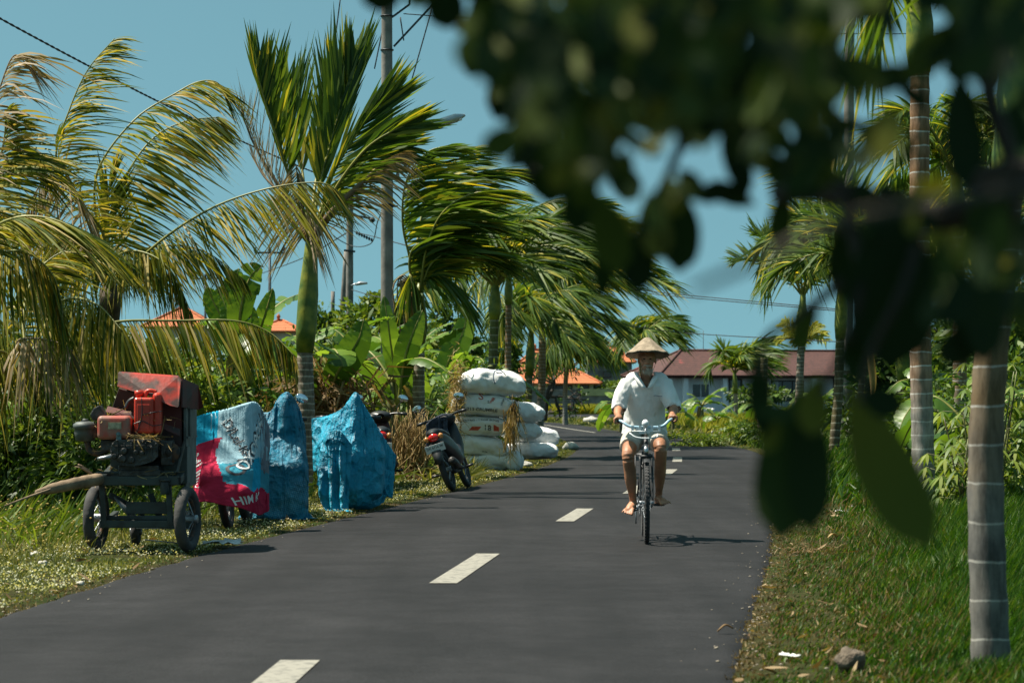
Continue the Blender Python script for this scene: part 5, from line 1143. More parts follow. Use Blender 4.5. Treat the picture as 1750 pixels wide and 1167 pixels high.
# arms
AL = [V3(-.150, .70, 1.365), V3(-.205, .63, 1.25), V3(-.225, .60, 1.155), V3(-.238, .48, 1.095), V3(-.228, .385, HZ + .085)]
AR = [V3(.180, .70, 1.365), V3(.205, .63, 1.25), V3(.252, .60, 1.165), V3(.240, .48, 1.11), V3(.228, .385, HZ + .10)]
for A_ in (AL, AR): tube(mb, catmull(A_, 24), np.interp(np.linspace(0, 1, 24), [0, .25, .5, .62, .85, 1], [.058, .05, .040, .042, .028, .025]), 14)
# hands: palm over the grip, four curled fingers and a thumb
for s, wz in ((-1, .055), (1, .07)):
    g = V3(s * .232, .365, HZ + wz); wr = g + V3(-s * .002, .02, .032)
    capsule(mb, [wr, g + V3(0, -.015, .022)], [.027, .030], 12, squash=(1.15, .75))
    for k in range(4):
        yy = .022 - k * .021; L_ = (.9, 1, .96, .78)[k]; r_ = (.0098, .0098, .0094, .0084)[k]; o_ = g + V3(s * .006, yy - .018, 0)
        capsule(mb, catmull([o_ + V3(s * .010, 0, .026), o_ + V3(s * .030, -.004, .018 * L_), o_ + V3(s * .034 * L_, -.004, -.006), o_ + V3(s * .020, 0, -.024 * L_), o_ + V3(s * .002, .002, -.026 * L_)], 9), np.linspace(r_ * 1.1, r_ * .88, 9), 8)
    capsule(mb, catmull([g + V3(-s * .015, .02, .020), g + V3(-s * .030, -.005, .008), g + V3(-s * .026, -.028, -.010), g + V3(-s * .014, -.038, -.018)], 8), np.linspace(.013, .010, 8), 8)
# legs
LL = [V3(-.085, .85, .915), V3(-.125, .64, .83), V3(-.150, .445, .745), V3(-.135, .46, .60), V3(-.118, .50, .44), V3(-.105, .535, .335)]
RL = [V3(.085, .85, .915), V3(.115, .66, .855), V3(.132, .49, .80), V3(.133, .60, .64), V3(.128, .70, .48), V3(.122, .78, .365)]
for A_ in (LL, RL): tube(mb, catmull(A_, 34), np.interp(np.linspace(0, 1, 34), [0, .2, .36, .42, .55, .68, .88, 1], [.085, .072, .055, .056, .052, .053, .032, .031]), 16)
for A_ in (LL, RL): ellipsoid(mb, A_[2] + V3(0, -.012, -.008), (.042, .042, .05))
def foot(an, toe, splay, roll):
    """heel under the ankle, toes towards toe"""
    an = np.array(an); toe = np.array(toe); d = toe - an; d = d / np.linalg.norm(d); L_ = np.linalg.norm(toe - an); sd = nrm(np.cross(d, V3(0, 0, 1)))
    heel = an + V3(0, .03, -.055); ball = an + d * L_ * .62
    capsule(mb, [an, heel], [.031, .030], 12); capsule(mb, catmull([an + V3(0, 0, -.02), an + d * L_ * .35 + V3(0, 0, -.004), ball], 8), np.linspace(.036, .030, 8), 14, squash=(1.15, .8)); capsule(mb, [heel, ball - V3(0, 0, .004)], [.028, .030], 12, squash=(1.25, .7))
    for k in range(5):
        u = (k - 2) * .019; ln = (.062, .060, .054, .046, .038)[k if splay > 0 else 4 - k]; r_ = (.014, .0095, .009, .0085, .008)[k if splay > 0 else 4 - k]
        s0 = ball + sd * u * 1.0; s1 = ball + d * ln + sd * u * 1.35 - V3(0, 0, .006); capsule(mb, [s0, (s0 + s1) / 2 + V3(0, 0, .004), s1], r_, 8)
foot(LL[-1], V3(-.165, .415, .235), 1, 0); foot(RL[-1], V3(.185, .660, .315), -1, 0)
v, f = bake_remesh(mb, .0062, 4)
skin_build('body', v, f, M_skin, pe)
BW = lambda p: BO + np.asarray(p, float) @ BR.T
for s in (-1, 1):
    mb = bl(); ellipsoid(mb, hd((s * .026, -.070, .010)), (.011, .008, .006), nu=10, nv=6); mb.build('eye', M_eye, pe)
# beard: tufts of grey hair on the chin, and a thin moustache
mb = bl(); n = 150; rng = np.random.default_rng(3)
p = np.stack([rng.normal(.004, .015, n), -.075 + rng.normal(0, .010, n), -.080 + rng.normal(0, .010, n)], 1) + HC
strips(mb, p, nrm(np.stack([rng.normal(.15, .25, n), -.35 + rng.normal(0, .2, n), -1 + 0 * p[:, 0]], 1)), .028 + .022 * rng.random(n), np.full(n, .005), np.tile([.1, .25, 0.], (n, 1)), k=3, side=nrm(rng.normal(size=(n, 3))))
n = 120; p = np.stack([rng.uniform(-.028, .028, n), np.full(n, -.090), np.full(n, -.045)], 1) + HC
strips(mb, p, nrm(np.stack([np.sign(p[:, 0]) * .8, -.3 + 0 * p[:, 0], -.7 + rng.normal(0, .2, n)], 1)), np.full(n, .02), np.full(n, .003), np.zeros((n, 3)), k=2, prof=[1, .8, .1], side=nrm(rng.normal(size=(n, 3))))
mb.build('beard', M_hair, pe)
# shirt
mb = bl()
tube(mb, catmull([V3(0, .83, .90), V3(0, .83, .97), V3(0, .79, 1.10), V3(.008, .73, 1.25), V3(.014, .695, 1.35), V3(.016, .69, 1.405)], 20), np.interp(np.linspace(0, 1, 20), [0, .2, .45, .7, .86, 1], [.200, .188, .168, .166, .155, .075]), 28, squash=(1.0, .78), up=(0, 1, 0) if False else None)
capsule(mb, [V3(-.110, .695, 1.385), V3(.140, .695, 1.385)], .064, 16)
for s in (-1, 1): capsule(mb, [V3(.015, .69, 1.405), V3(.015 + s * .12, .695, 1.398)], [.06, .058], 14)
for A_, s in ((AL, -1), (AR, 1)):
    e = [A_[0] + V3(-s * .01, 0, 0), A_[1], A_[2] + V3(0, 0, -.005)]
    el = A_[2] + (A_[3] - A_[2]) * .10 + V3(0, 0, -.005)
    tube(mb, catmull([e[0], e[1], e[2], el + (A_[3] - A_[2]) * .25], 18), np.interp(np.linspace(0, 1, 18), [0, .3, .7, 1], [.070, .070, .062, .060]), 18)
def wr_(v, nm):
    o = np.empty(len(v))
    for i, p in enumerate(v):
        q = Vector(p - BO)
        o[i] = .010 * mnoise.noise(Vector((q.x * 13, q.y * 9, q.z * 4.5))) + .006 * mnoise.noise(Vector((q.x * 22 + q.z * 16, q.y * 12, q.z * 14 - q.x * 20))) + .004 * mnoise.noise(Vector((q.x * 45, q.y * 30, q.z * 22)))
    return o
v, f = bake_remesh(mb, .0085, 5, wr_)
loc = (v - BO) @ BR - V3(.012, 0, 0)     # back to the local frame, centred on the chest
# open the neck in a V and the sleeves and hem
zV = 1.325 + np.abs(loc[:, 0]) * 1.75
keep = ~((loc[:, 2] > zV) & (loc[:, 1] < .70) & (np.abs(loc[:, 0]) < .062)) & ~((loc[:, 2] > 1.425) & (np.abs(loc[:, 0]) < .068))
keep &= ~((loc[:, 2] < .915) & (np.abs(loc[:, 0]) < .3))
for A_ in (AL, AR):
    d_ = nrm(nrm(A_[3] - A_[2]) + V3(0, 0, -1.1)); pp = (loc - (A_[2] + (A_[3] - A_[2]) * .30)) @ d_; keep &= ~((pp > 0) & (np.linalg.norm(loc + V3(.012, 0, 0) - A_[2], axis=1) < .16) & (np.abs(loc[:, 0]) > .14))
so_ = skin_build('shirt', v, f, M_shirt, pe, keep); sl = so_.modifiers.new('s', 'SOLIDIFY'); sl.thickness = .004; sl.offset = 1
mb = bl()   # collar flaps
for s in (-1, 1):
    o_ = [V3(s * .005, .545, 1.32), V3(s * .045, .580, 1.39), V3(s * .066, .64, 1.44), V3(s * .058, .73, 1.465)]
    i_ = [V3(s * .030, .538, 1.305), V3(s * .080, .570, 1.365), V3(s * .105, .635, 1.415), V3(s * .085, .735, 1.425)]
    a_ = catmull(o_, 12) + V3(.013, 0, 0); b_ = catmull(i_, 12) + V3(.013, 0, 0); m_ = (a_ + b_) / 2 + V3(s * .006, -.014, .012); grid(mb, np.stack([a_, m_, b_], 1))
cl = mb.build('collar', M_shirt, so_); sl = cl.modifiers.new('s', 'SOLIDIFY'); sl.thickness = .004
mb = bl(); q = np.array([V3(.075 + .012 * k, .553 + .0015 * k * k * .3, 1.252 + .003 * math.sin(k)) for k in range(7)]); q[:, 1] -= .012; tube(mb, q, .0035, 5); mb.build('pocket_edge', simple('grey stitching', (.25, .28, .32), .9), so_)
# shorts
mb = bl()
tube(mb, catmull([V3(0, .88, .865), V3(0, .87, .93), V3(0, .85, 1.0)], 8), [.13, .15, .155, .16, .155, .15, .145, .14], 20, squash=(1.12, .85))
for A_, s, t in ((LL, -1, 1.55), (RL, 1, 1.62)):
    c = catmull(A_, 60); k = int(59 * t / 5.0); cc = c[:k]; tube(mb, cc[::2], np.linspace(.105, .088, len(cc[::2])), 18)
v, f = bake_remesh(mb, .0085, 4, lambda v, nm: np.array([.008 * mnoise.noise(Vector(p * 14)) for p in (v - BO)]))
skin_build('shorts', v, f, M_shorts, pe)
# hat
mb = bl(); A0 = HC + V3(0, .015, .200); n = 40; th = np.linspace(0, 2 * np.pi, n, endpoint=False)
prof = [(0, 0), (.018, -.003), (.042, -.018), (.075, -.047), (.11, -.080), (.145, -.112), (.175, -.136), (.192, -.146), (.197, -.153), (.193, -.159)]
rt_ = rotx(rad(-9))
pts = np.array([[A0 + rt_ @ V3(r * math.cos(t) * 1.0, r * math.sin(t), z + .004 * math.sin(9 * t) * (r / .19)) for t in th] for r, z in prof]); grid(mb, pts, closed_u=True)
for r_, z_ in ((.178, -.144),): torus(mb, A0 + rt_ @ V3(0, 0, z_), rt_ @ V3(0, 0, 1), r_, .004, 40, 6)
ho = mb.build('hat', M_hat, pe)
mb = bl(); pts = np.array([[A0 + rt_ @ V3(r * math.cos(t), r * math.sin(t), z - .012) for t in th] for r, z in [(.188, -.154), (.135, -.122), (.09, -.08), (.045, -.034), (.001, -.01)]]); grid(mb, pts, closed_u=True)
torus(mb, A0 + rt_ @ V3(0, 0, -.118), rt_ @ V3(0, 0, 1), .078, .008, 24, 6); mb.build('lining', M_hatin, ho)
mb = bl(); tube(mb, catmull([hd((-.078, 0, .08)), hd((-.074, -.03, -.02)), hd((-.045, -.05, -.095)), hd((0, -.055, -.12)), hd((.045, -.05, -.095)), hd((.074, -.03, -.02)), hd((.078, 0, .08))], 24), .0018, 6); mb.build('chin_strap', M_hatin, ho)
# ============================================================ ENGINE CART
D0 = 19.4; CO = P(235, 680, D0); CO[2] = 0.02
CR = rotz(rad(2))
def cl_(): return LB(CO, CR)
K = F / D0
def q(px, py, y=0.0): return V3((px - 235) / K, y, (944 - py) / K)
ct = thing('engine_cart', 'rusty two wheeled threshing cart with red hopper and a small diesel engine in front', 'engine cart', CO)
wheel(ct, cl_, tuple(q(163, 889, .10)), .262, .045, M_tyred, ns=18, rimmat=M_rust, hubw=.07, spoke=.003, tread=False, hubr=.035, axis=(1, -.16, 0))
wheel(ct, cl_, tuple(q(321, 891, .0)), .264, .047, M_tyred, ns=18, rimmat=M_rust, hubw=.08, spoke=.003, tread=False, hubr=.035, axis=(1, -.20, .03))
wheel(ct, cl_, tuple(q(214, 920, .75)), .12, .035, M_tyred, ns=8, rimmat=M_rust, hubw=.05, spoke=.004, tread=False, hubr=.03, name='jockey_wheel')
mb = cl_()
bar(mb, q(163, 825, -.03), q(306, 825, -.03), .05, .075); bar(mb, q(165, 812, .03), q(300, 811, .03), .05, .02)
for x in (175, 288): bar(mb, q(x, 829, 0), q(x + 4, 902, 0), .045, .055)
bar(mb, q(172, 899, 0), q(326, 899, 0), .05, .06); bar(mb, q(172, 899, .9), q(326, 899, .9), .05, .05)
for x in (175, 305): bar(mb, q(x, 825, -.02), q(x, 800, 1.0), .05, .06); bar(mb, q(x, 899, 0), q(x, 890, .9), .045, .045)
bar(mb, q(185, 850, .1), q(240, 885, .3), .03, .05); bar(mb, q(250, 850, .3), q(268, 895, .3), .05, .02); bar(mb, q(215, 872, .05), q(290, 872, .05), .02, .10)
bar(mb, q(165, 889, .10), q(320, 889, .02), .035, .035)
tube(mb, [q(283, 826, -.07), q(283, 848, -.07)], .035, 12); tube(mb, [q(283, 822, -.07), q(283, 826, -.07)], .045, 12)
bar(mb, q(303, 812, -.02), q(312, 760, .15), .02, .03)
bevel(mb.build('frame', M_frame, ct), .006)
mb = cl_()
for k in range(4): tube(mb, catmull([q(190 + k * 4, 850 + k * 4, .12), q(205 + k * 5, 870 + k * 2, .1), q(222 + k * 4, 892, .12)], 8), .008, 5)
for a, b_ in (((225, 910), (322, 909)), ((240, 930), (322, 936)), ((300, 918), (322, 938))): tube(mb, [q(*a, .35), q(*b_, .2)], .006, 5)
mb.build('rods', M_steel, ct)
# thresher body
mb = cl_()
yb0, yb1 = .30, 1.15
body = [q(192, 700, yb0), q(303, 660, yb0), q(305, 835, yb0), q(192, 835, yb0)]; back = [p + V3(.0, yb1 - yb0, .0) for p in body]
body[0] = q(188, 712, yb0)
mb.polys(body + back, [(0, 1, 2, 3), (7, 6, 5, 4), (0, 4, 5, 1), (2, 6, 7, 3), (3, 7, 4, 0)], 0, False); mb.build('drum_housing', M_redd, ct)
mb = cl_()   # rounded right end plate, slightly proud
an = np.linspace(0, math.pi / 2, 14); c0 = q(305, 770, 0); X = c0[0] + .012
prof = [V3(X, yb0 - .01, q(0, 840)[2])] + [V3(X, yb0 - .01, q(0, 668)[2])] + [V3(X, yb0 + .5 + .36 * math.sin(a), q(0, 745)[2] + .36 * math.cos(a)) for a in an] + [V3(X, yb0 + .86, q(0, 840)[2])]
n = len(prof); prof2 = [p + V3(.02, 0, 0) for p in prof]
mb.polys(prof + prof2, [tuple(range(n)), tuple(range(2 * n - 1, n - 1, -1))] + [(i, (i + 1) % n, n + (i + 1) % n, n + i) for i in range(n)], 0, False)
for z in (700, 753): box(mb, V3(X + .025, yb0 + .42, q(0, z)[2]), (.014, .8, .018))
sp_ = mb.build('side_plate', M_sheet, ct)
mb = cl_(); box(mb, V3(X + .03, yb0 + .45, q(0, 727)[2]), (.012, .55, .22)); mb.build('hatch', M_sheet, sp_)
mb = cl_()   # slanting red hood
h = [q(197, 641, .18), q(299, 648, .18), q(305, 656, .14), q(303, 700, .05), q(290, 697, .04), q(262, 684, .05), q(197, 664, .14)]
hb_ = [p + V3(.006, .03, .012) for p in h]; n = len(h)
mb.polys(h + hb_, [tuple(range(n))[::-1], tuple(range(n, 2 * n))] + [(i, (i + 1) % n, n + (i + 1) % n, n + i) for i in range(n)], 0, False)
mb.build('hood', M_red, ct)
mb = cl_()
a = [q(197, 641, .19), q(299, 648, .19), q(318, 660, .9), q(215, 652, .9)]; mb.polys(a + [p - V3(0, 0, .012) for p in a], [(0, 1, 2, 3), (7, 6, 5, 4), (0, 4, 5, 1), (1, 5, 6, 2), (2, 6, 7, 3), (3, 7, 4, 0)], 0, False)
a = [q(305, 650, .19), q(324, 662, .60), q(330, 700, .75), q(322, 705, .75), q(306, 700, .15)]; mb.polys(a + [p + V3(.012, 0, 0) for p in a], [(4, 3, 2, 1, 0), (5, 6, 7, 8, 9)] + [(i, (i + 1) % 5, 5 + (i + 1) % 5, 5 + i) for i in range(5)], 0, False)
mb.build('hood_top', M_redd, ct)
for pts_ in ([q(180, 700, .16), q(232, 713, .12), q(230, 722, .1), q(178, 708, .12)], [q(272, 727, .12), q(305, 740, .12), q(305, 749, .10), q(272, 735, .1)], [q(198, 668, .2), q(240, 680, .2), q(228, 712, .25), q(186, 700, .25)]):
    mb = cl_(); n = 4; mb.polys(pts_ + [p + V3(0, .012, .01) for p in pts_], [(3, 2, 1, 0), (4, 5, 6, 7)] + [(i, (i + 1) % n, n + (i + 1) % n, n + i) for i in range(n)], 0, False)
    mb.build('chute_plate', M_redd, ct)
mb = cl_(); bx = box(mb, (q(210, 790)[0] + .18, .5, q(0, 800)[2]), (.62, .5, .3)); mb.build('inner_box', M_sheet, ct)
# engine
en_o = CO
mb = cl_()
pr = [(196, 762), (203, 756), (262, 755), (271, 762), (271, 784), (262, 792), (234, 800), (214, 798), (198, 786), (193, 776)]
yf, yk = -.10, .30; fr = [q(a, b_, yf) for a, b_ in pr]; bk = [q(a, b_, yk) for a, b_ in pr]; n = len(pr)
mb.polys(fr + bk, [tuple(range(n))[::-1], tuple(range(n, 2 * n))] + [(i, (i + 1) % n, n + (i + 1) % n, n + i) for i in range(n)], 0, False)
en = mb.build('engine_block', M_oily, ct); bevel(en, .012)
mb = cl_()
fr = [q(234 + (a - 234) * 1.04, 777 + (b_ - 777) * 1.04, yf - .012) for a, b_ in pr]; bk = [p + V3(0, .03, 0) for p in fr]
mb.polys(fr + bk, [tuple(range(n))[::-1], tuple(range(n, 2 * n))] + [(i, (i + 1) % n, n + (i + 1) % n, n + i) for i in range(n)], 0, False)
for (a, b_, r, l) in ((213, 787, .033, .05), (228, 789, .028, .035), (199, 783, .022, .04), (216, 774, .026, .06), (236, 776, .020, .05), (246, 778, .02, .03), (262, 768, .012, .03)): tube(mb, [q(a, b_, yf - l), q(a, b_, yf)], [r * .9, r], 14)
for a, b_ in pr + [(230, 757), (248, 757), (271, 773)]: tube(mb, [q(234 + (a - 234) * .97, 777 + (b_ - 777) * .97, yf - .03), q(234 + (a - 234) * .97, 777 + (b_ - 777) * .97, yf)], .009, 6)
for z in (765, 769): bar(mb, q(200, z, yf - .018), q(268, z, yf - .018), .012, .006)
for x in (205, 216, 228, 252, 262): bar(mb, q(x, 760, yf - .018), q(x, 782, yf - .018), .010, .010)
bevel(mb.build('crankcase_cover', M_oily, en), .004)
mb = cl_(); tube(mb, catmull([q(171, 787, yf - .02), q(185, 785, yf - .03), q(195, 783, yf)], 8), np.linspace(.012, .022, 8), 8); mb.build('oil_spout', M_steel, en)
mb = cl_(); bar(mb, q(205, 812, .1), q(275, 812, .1), .3, .05); box(mb, q(238, 804, .12), (.32, .32, .05)); box(mb, q(225, 765, .18), (.5, .3, .09)); box(mb, q(284, 778, .12), (.09, .24, .20)); bevel(mb.build('engine_mount', M_oily, en), .008)
mb = cl_(); tube(mb, [q(288, 778, .04), q(288, 778, .10)], .085, 26); tube(mb, [q(288, 778, .0), q(288, 778, .04)], .03, 14); mb.build('pulley', M_rust, en)
mb = cl_(); box(mb, q(196.5, 734.5, .02), (.262, .22, .19)); tk = mb.build('fuel_tank', M_redtank, en); bevel(tk, .035, 4)
mb = cl_(); box(mb, q(199, 731, -.094), (.105, .006, .055)); box(mb, q(199, 731, -.097), (.085, .006, .038)); mb.build('data_plate', simple('dull label plate', (.36, .33, .22), .6, var=.3, scale=40), tk)
mb = cl_(); tube(mb, [q(207, 757, .0), q(205, 745, -.105)], .018, 10); box(mb, q(206, 752, -.09), (.04, .03, .07)); mb.build('fuel_filter', simple('blue grey casting', (.10, .17, .18), .5), en)
mb = cl_(); c = q(145, 741, .05)
tube(mb, [c + V3(0, 0, z) for z in (-.085, -.07, -.01, .02, .022, .055, .075, .08)], [.04, .078, .088, .088, .098, .098, .07, .03], 24); tube(mb, [c + V3(.0, 0, .08), c + V3(0, 0, .10)], [.03, .02], 10); mb.build('air_cleaner', M_sheet, en)
mb = cl_(); tube(mb, catmull([q(148, 757, .05), q(152, 772, .05), q(166, 779, .05), q(182, 773, .06), q(196, 770, .08)], 20), .026, 10); mb.build('intake_pipe', M_rust, en)
mb = cl_(); tube(mb, catmull([q(163, 752, .02), q(162, 740, .02), q(164, 728, .02)], 8), .022, 8); mb.build('bracket_strap', M_rust, en)
mb = cl_()
a = [q(160, 702, .0), q(170, 696, .0), q(179, 712, .0), q(178, 724, 0), q(158, 722, 0), q(154, 712, 0)]; n = 6
mb.polys(a + [p + V3(0, .18, 0) for p in a], [tuple(range(n))[::-1], tuple(range(n, 2 * n))] + [(i, (i + 1) % n, n + (i + 1) % n, n + i) for i in range(n)], 0, False); bevel(mb.build('muffler', M_oily, en), .01)
mb = cl_(); tube(mb, catmull([q(212, 702, .1), q(218, 690, .1), q(228, 684, .1)], 10), .016, 8); mb.build('hose', M_black, en)
mb = cl_(); rng = np.random.default_rng(5); n = 130
p = np.stack([rng.uniform(-.05, .16, n), rng.uniform(-.10, .1, n), rng.uniform(.885, .92, n)], 1); strips(mb, p, nrm(rng.normal(size=(n, 3)) * [1, .7, .25]), .05 + .08 * rng.random(n), np.full(n, .004), rng.normal(0, .2, (n, 3)), k=2, side=nrm(rng.normal(size=(n, 3))), prof=[1, 1, .6])
n = 150; p = np.stack([rng.uniform(-.36, .3, n), rng.uniform(-.05, .25, n), rng.choice([.62, .52, 1.05, .80], n) + rng.normal(0, .02, n)], 1); strips(mb, p, nrm(rng.normal(size=(n, 3)) * [1, .7, .5]), .04 + .10 * rng.random(n), np.full(n, .005), rng.normal(0, .2, (n, 3)), k=2, side=nrm(rng.normal(size=(n, 3))), prof=[1, 1, .6])
for a, b_ in (((222, 744), (236, 752)), ((220, 754), (226, 745)), ((233, 752), (234, 778)), ((238, 756), (249, 775)), ((195, 712), (214, 703))): tube(mb, [q(*a, -.13), q(*b_, -.13)], .005, 4)
o = mb.build('straw', M_straw, origin=CO + V3(0, 0, .9)); tag(o, 'loose straw caught on the cart engine', kind='stuff')
# jerrycan strapped on top
jo = CO + CR @ q(251, 745, .06)
je = thing('jerrycan', 'red plastic jerrycan with red screw cap tied upright on the cart engine', 'jerrycan', jo)
JX = q(251, 745, .06)
mb = cl_(); box(mb, JX + V3(-.025, 0, .145), (.155, .15, .29)); b_o = mb.build('body', M_jerry, je); bevel(b_o, .022, 3)
mb = cl_(); box(mb, JX + V3(.075, .03, .16), (.075, .14, .34)); b2_ = mb.build('side_body', M_jerry, je); bevel(b2_, .034, 4)
mb = cl_(); tube(mb, [JX + V3(-.07, 0, .285), JX + V3(-.07, 0, .305), JX + V3(-.07, 0, .306), JX + V3(-.07, 0, .345)], [.03, .03, .037, .035], 18); mb.build('cap', M_jerry, je)
mb = cl_(); tube(mb, catmull([JX + V3(-.02, 0, .285), JX + V3(-.01, 0, .335), JX + V3(.03, 0, .345), JX + V3(.07, 0, .33)], 12), .017, 10); mb.build('handle', M_jerry, je)
mb = cl_(); box(mb, JX + V3(-.025, -.077, .135), (.10, .008, .20)); bevel(mb.build('raised_panel', M_jerry, je), .004)
mb = cl_()
tube(mb, catmull([JX + V3(-.11, -.085, .075), JX + V3(-.03, -.088, .10), JX + V3(.05, -.09, .065), JX + V3(.12, -.05, .075)], 16), .004, 5); tube(mb, catmull([JX + V3(-.04, -.085, .29), JX + V3(-.035, -.09, .16), JX + V3(-.06, -.09, .05), JX + V3(-.09, -.09, -.01)], 16), .004, 5)
tube(mb, catmull([JX + V3(-.035, -.09, .15), JX + V3(.05, -.09, .17), JX + V3(.12, -.05, .18)], 16), .004, 5); mb.build('cord', M_black, je)
# the pole lying against the cart
mb = MB(); a, b_ = P(172, 818, 19.2), P(62, 841, 18.7); c = catmull([a, a * .5 + b_ * .5 + V3(0, 0, .004), b_], 16); tube(mb, c, np.interp(np.linspace(0, 1, 16), [0, .1, .75, 1], [.042, .052, .042, .018]) * (1 + .05 * np.sin(np.arange(16) * 2.3)), 14)
tube(mb, catmull([P(86, 836, 18.7), P(45, 850, 18.5), P(8, 864, 18.4)], 10), np.linspace(.010, .006, 10), 6)
for k in range(3): tube(mb, catmull([P(160 - k * 4, 812 - k * 4, 19.2), P(140 - 3 * k, 800 - 3 * k, 19.1), P(128 + k * 8, 797, 19.1)], 8), np.linspace(.012, .003, 8), 5)
o = mb.build('log', M_log, origin=(a + b_) / 2); tag(o, 'weathered wooden pole resting aslant on the left end of the cart frame', 'log')

# ============================================================ MOTORBIKES
def motorbike(label, o, R, bodycol, front_vis=True, group='motorbikes parked on the verge', lean=0, cat='motorbike', mir=True, fk=None):
    """local frame: rear wheel contact at the origin, nose along +y"""
    R = R @ roty(lean); f = lambda: LB(o, R); t = thing('motorbike', label, cat, o, group)
    wheel(t, f, (0, 0, .29), .29, .045, M_tyre, ns=10, rimmat=M_black, hubw=.07, spoke=.009, tread=False, hubr=.04, name='rear_wheel')
    wheel(t, f, (0, 1.22, .29), .29, .038, M_tyre, ns=10, rimmat=M_black, hubw=.06, spoke=.009, tread=False, hubr=.035, name='front_wheel')
    mb = f()   # body shell: rings along y
    st_ = [(-.22, .74, .03, .05), (-.12, .72, .10, .10), (.1, .66, .14, .14), (.35, .60, .15, .15), (.55, .50, .16, .16), (.72, .42, .15, .10), (.9, .50, .14, .14), (1.0, .66, .16, .20), (1.08, .82, .13, .14)]
    th = np.linspace(0, 2 * np.pi, 18, endpoint=False); pts = np.array([[V3(rx * np.sign(math.cos(a)) * abs(math.cos(a)) ** .7, y, z + rz * np.sign(math.sin(a)) * abs(math.sin(a)) ** .7) for a in th] for y, z, rx, rz in st_]); grid(mb, pts, closed_u=True); mb.build('body', bodycol, t)
    mb = f(); pts = np.array([[V3(rx * math.cos(a), y, z + rz * max(math.sin(a), -.4)) for a in th] for y, z, rx, rz in [(-.20, .80, .02, .02), (-.12, .82, .09, .05), (.1, .80, .12, .06), (.35, .75, .13, .06), (.52, .74, .10, .06), (.58, .74, .02, .02)]]); grid(mb, pts, closed_u=True); mb.build('seat', M_black, t)
    mb = f()
    for s in (-1, 1): tube(mb, [V3(s * .075, 1.02, .72), V3(s * .075, 1.2, .29)], .02, 8)
    mb.build('fork', fk or M_steel, t)
    mb = f(); tube(mb, catmull([V3(-.34, .86, 1.02), V3(-.2, .93, 1.03), V3(0, .98, 1.0), V3(.2, .93, 1.03), V3(.34, .86, 1.02)], 20), .016, 8); pts = np.array([[V3(rx * math.cos(a), y, z + rz * math.sin(a)) for a in th] for y, z, rx, rz in [(.88, 1.0, .05, .03), (.93, 1.0, .15, .06), (1.03, .98, .16, .09), (1.10, .97, .11, .07), (1.12, .97, .02, .02)]]); grid(mb, pts, closed_u=True); hb_ = mb.build('handlebar', M_black, t)
    for s in (-1, 1):
        mb = f(); tube(mb, [V3(s * .24, .91, 1.03), V3(s * .36, .85, 1.02)], .021, 10); mb.build('grip', M_black, hb_)
        if mir is False or (mir == 1 and mir is not True and s > 0): continue
        mb = f(); tube(mb, catmull([V3(s * .22, .93, 1.04), V3(s * .24, .92, 1.13), V3(s * .30, .90, 1.20)], 8), .006, 6); mm = mb.build('mirror', M_black, t)
        mb = f(); ellipsoid(mb, V3(s * .31, .90, 1.235), (.072, .012, .048), rot=roty(s * .35)); mb.build('mirror_glass', M_mirror, mm)
    mb = f(); pts = np.array([[V3(.062 * c_, y, z) for c_ in (-1, -.9, 0, .9, 1)] for y, z in [(.95, .58), (1.05, .62), (1.2, .625), (1.38, .56)]]); pts[:, 0, 2] -= .05; pts[:, -1, 2] -= .05; grid(mb, pts); fd = mb.build('front_mudguard', bodycol, t); fd.modifiers.new('s', 'SOLIDIFY').thickness = .006
    mb = f(); pts = np.array([[V3(w * c_, y, z) for c_ in (-1, -.9, 0, .9, 1)] for y, z, w in [(-.14, .70, .07), (-.26, .62, .075), (-.33, .50, .06), (-.37, .38, .045)]]); pts[:, 0, 1] += .05; pts[:, -1, 1] += .05; grid(mb, pts); fd = mb.build('rear_mudguard', M_black, t); fd.modifiers.new('s', 'SOLIDIFY').thickness = .006
    mb = f(); ellipsoid(mb, V3(0, -.20, .745), (.072, .035, .055)); mb.build('tail_light', M_tail, t)
    for s in (-1, 1): mb = f(); ellipsoid(mb, V3(s * .10, -.17, .745), (.035, .03, .038)); mb.build('indicator', M_amber, t)
    mb = f(); box(mb, V3(0, -.30, .60), (.27, .006, .105), rotx(rad(12))); pl_ = mb.build('number_plate', M_whitep, t)
    mb = f(); tube(mb, [V3(.13, .45, .28), V3(.15, .15, .30), V3(.16, -.1, .34), V3(.16, -.26, .38), V3(.16, -.28, .385)], [.02, .035, .055, .055, .03], 14); mb.build('exhaust', M_oily, t)
    mb = f(); box(mb, V3(0, .35, .32), (.2, .36, .2)); bevel(mb.build('engine', M_oily, t), .03)
    mb = f()
    for s in (-1, 1): tube(mb, [V3(0, .42, .26), V3(s * .22, .42, .26)], .012, 6); tube(mb, [V3(s * .2, .42, .26), V3(s * .3, .42, .27)], .018, 8)
    mb.build('footrest', M_black, t)
    return t, f, pl_
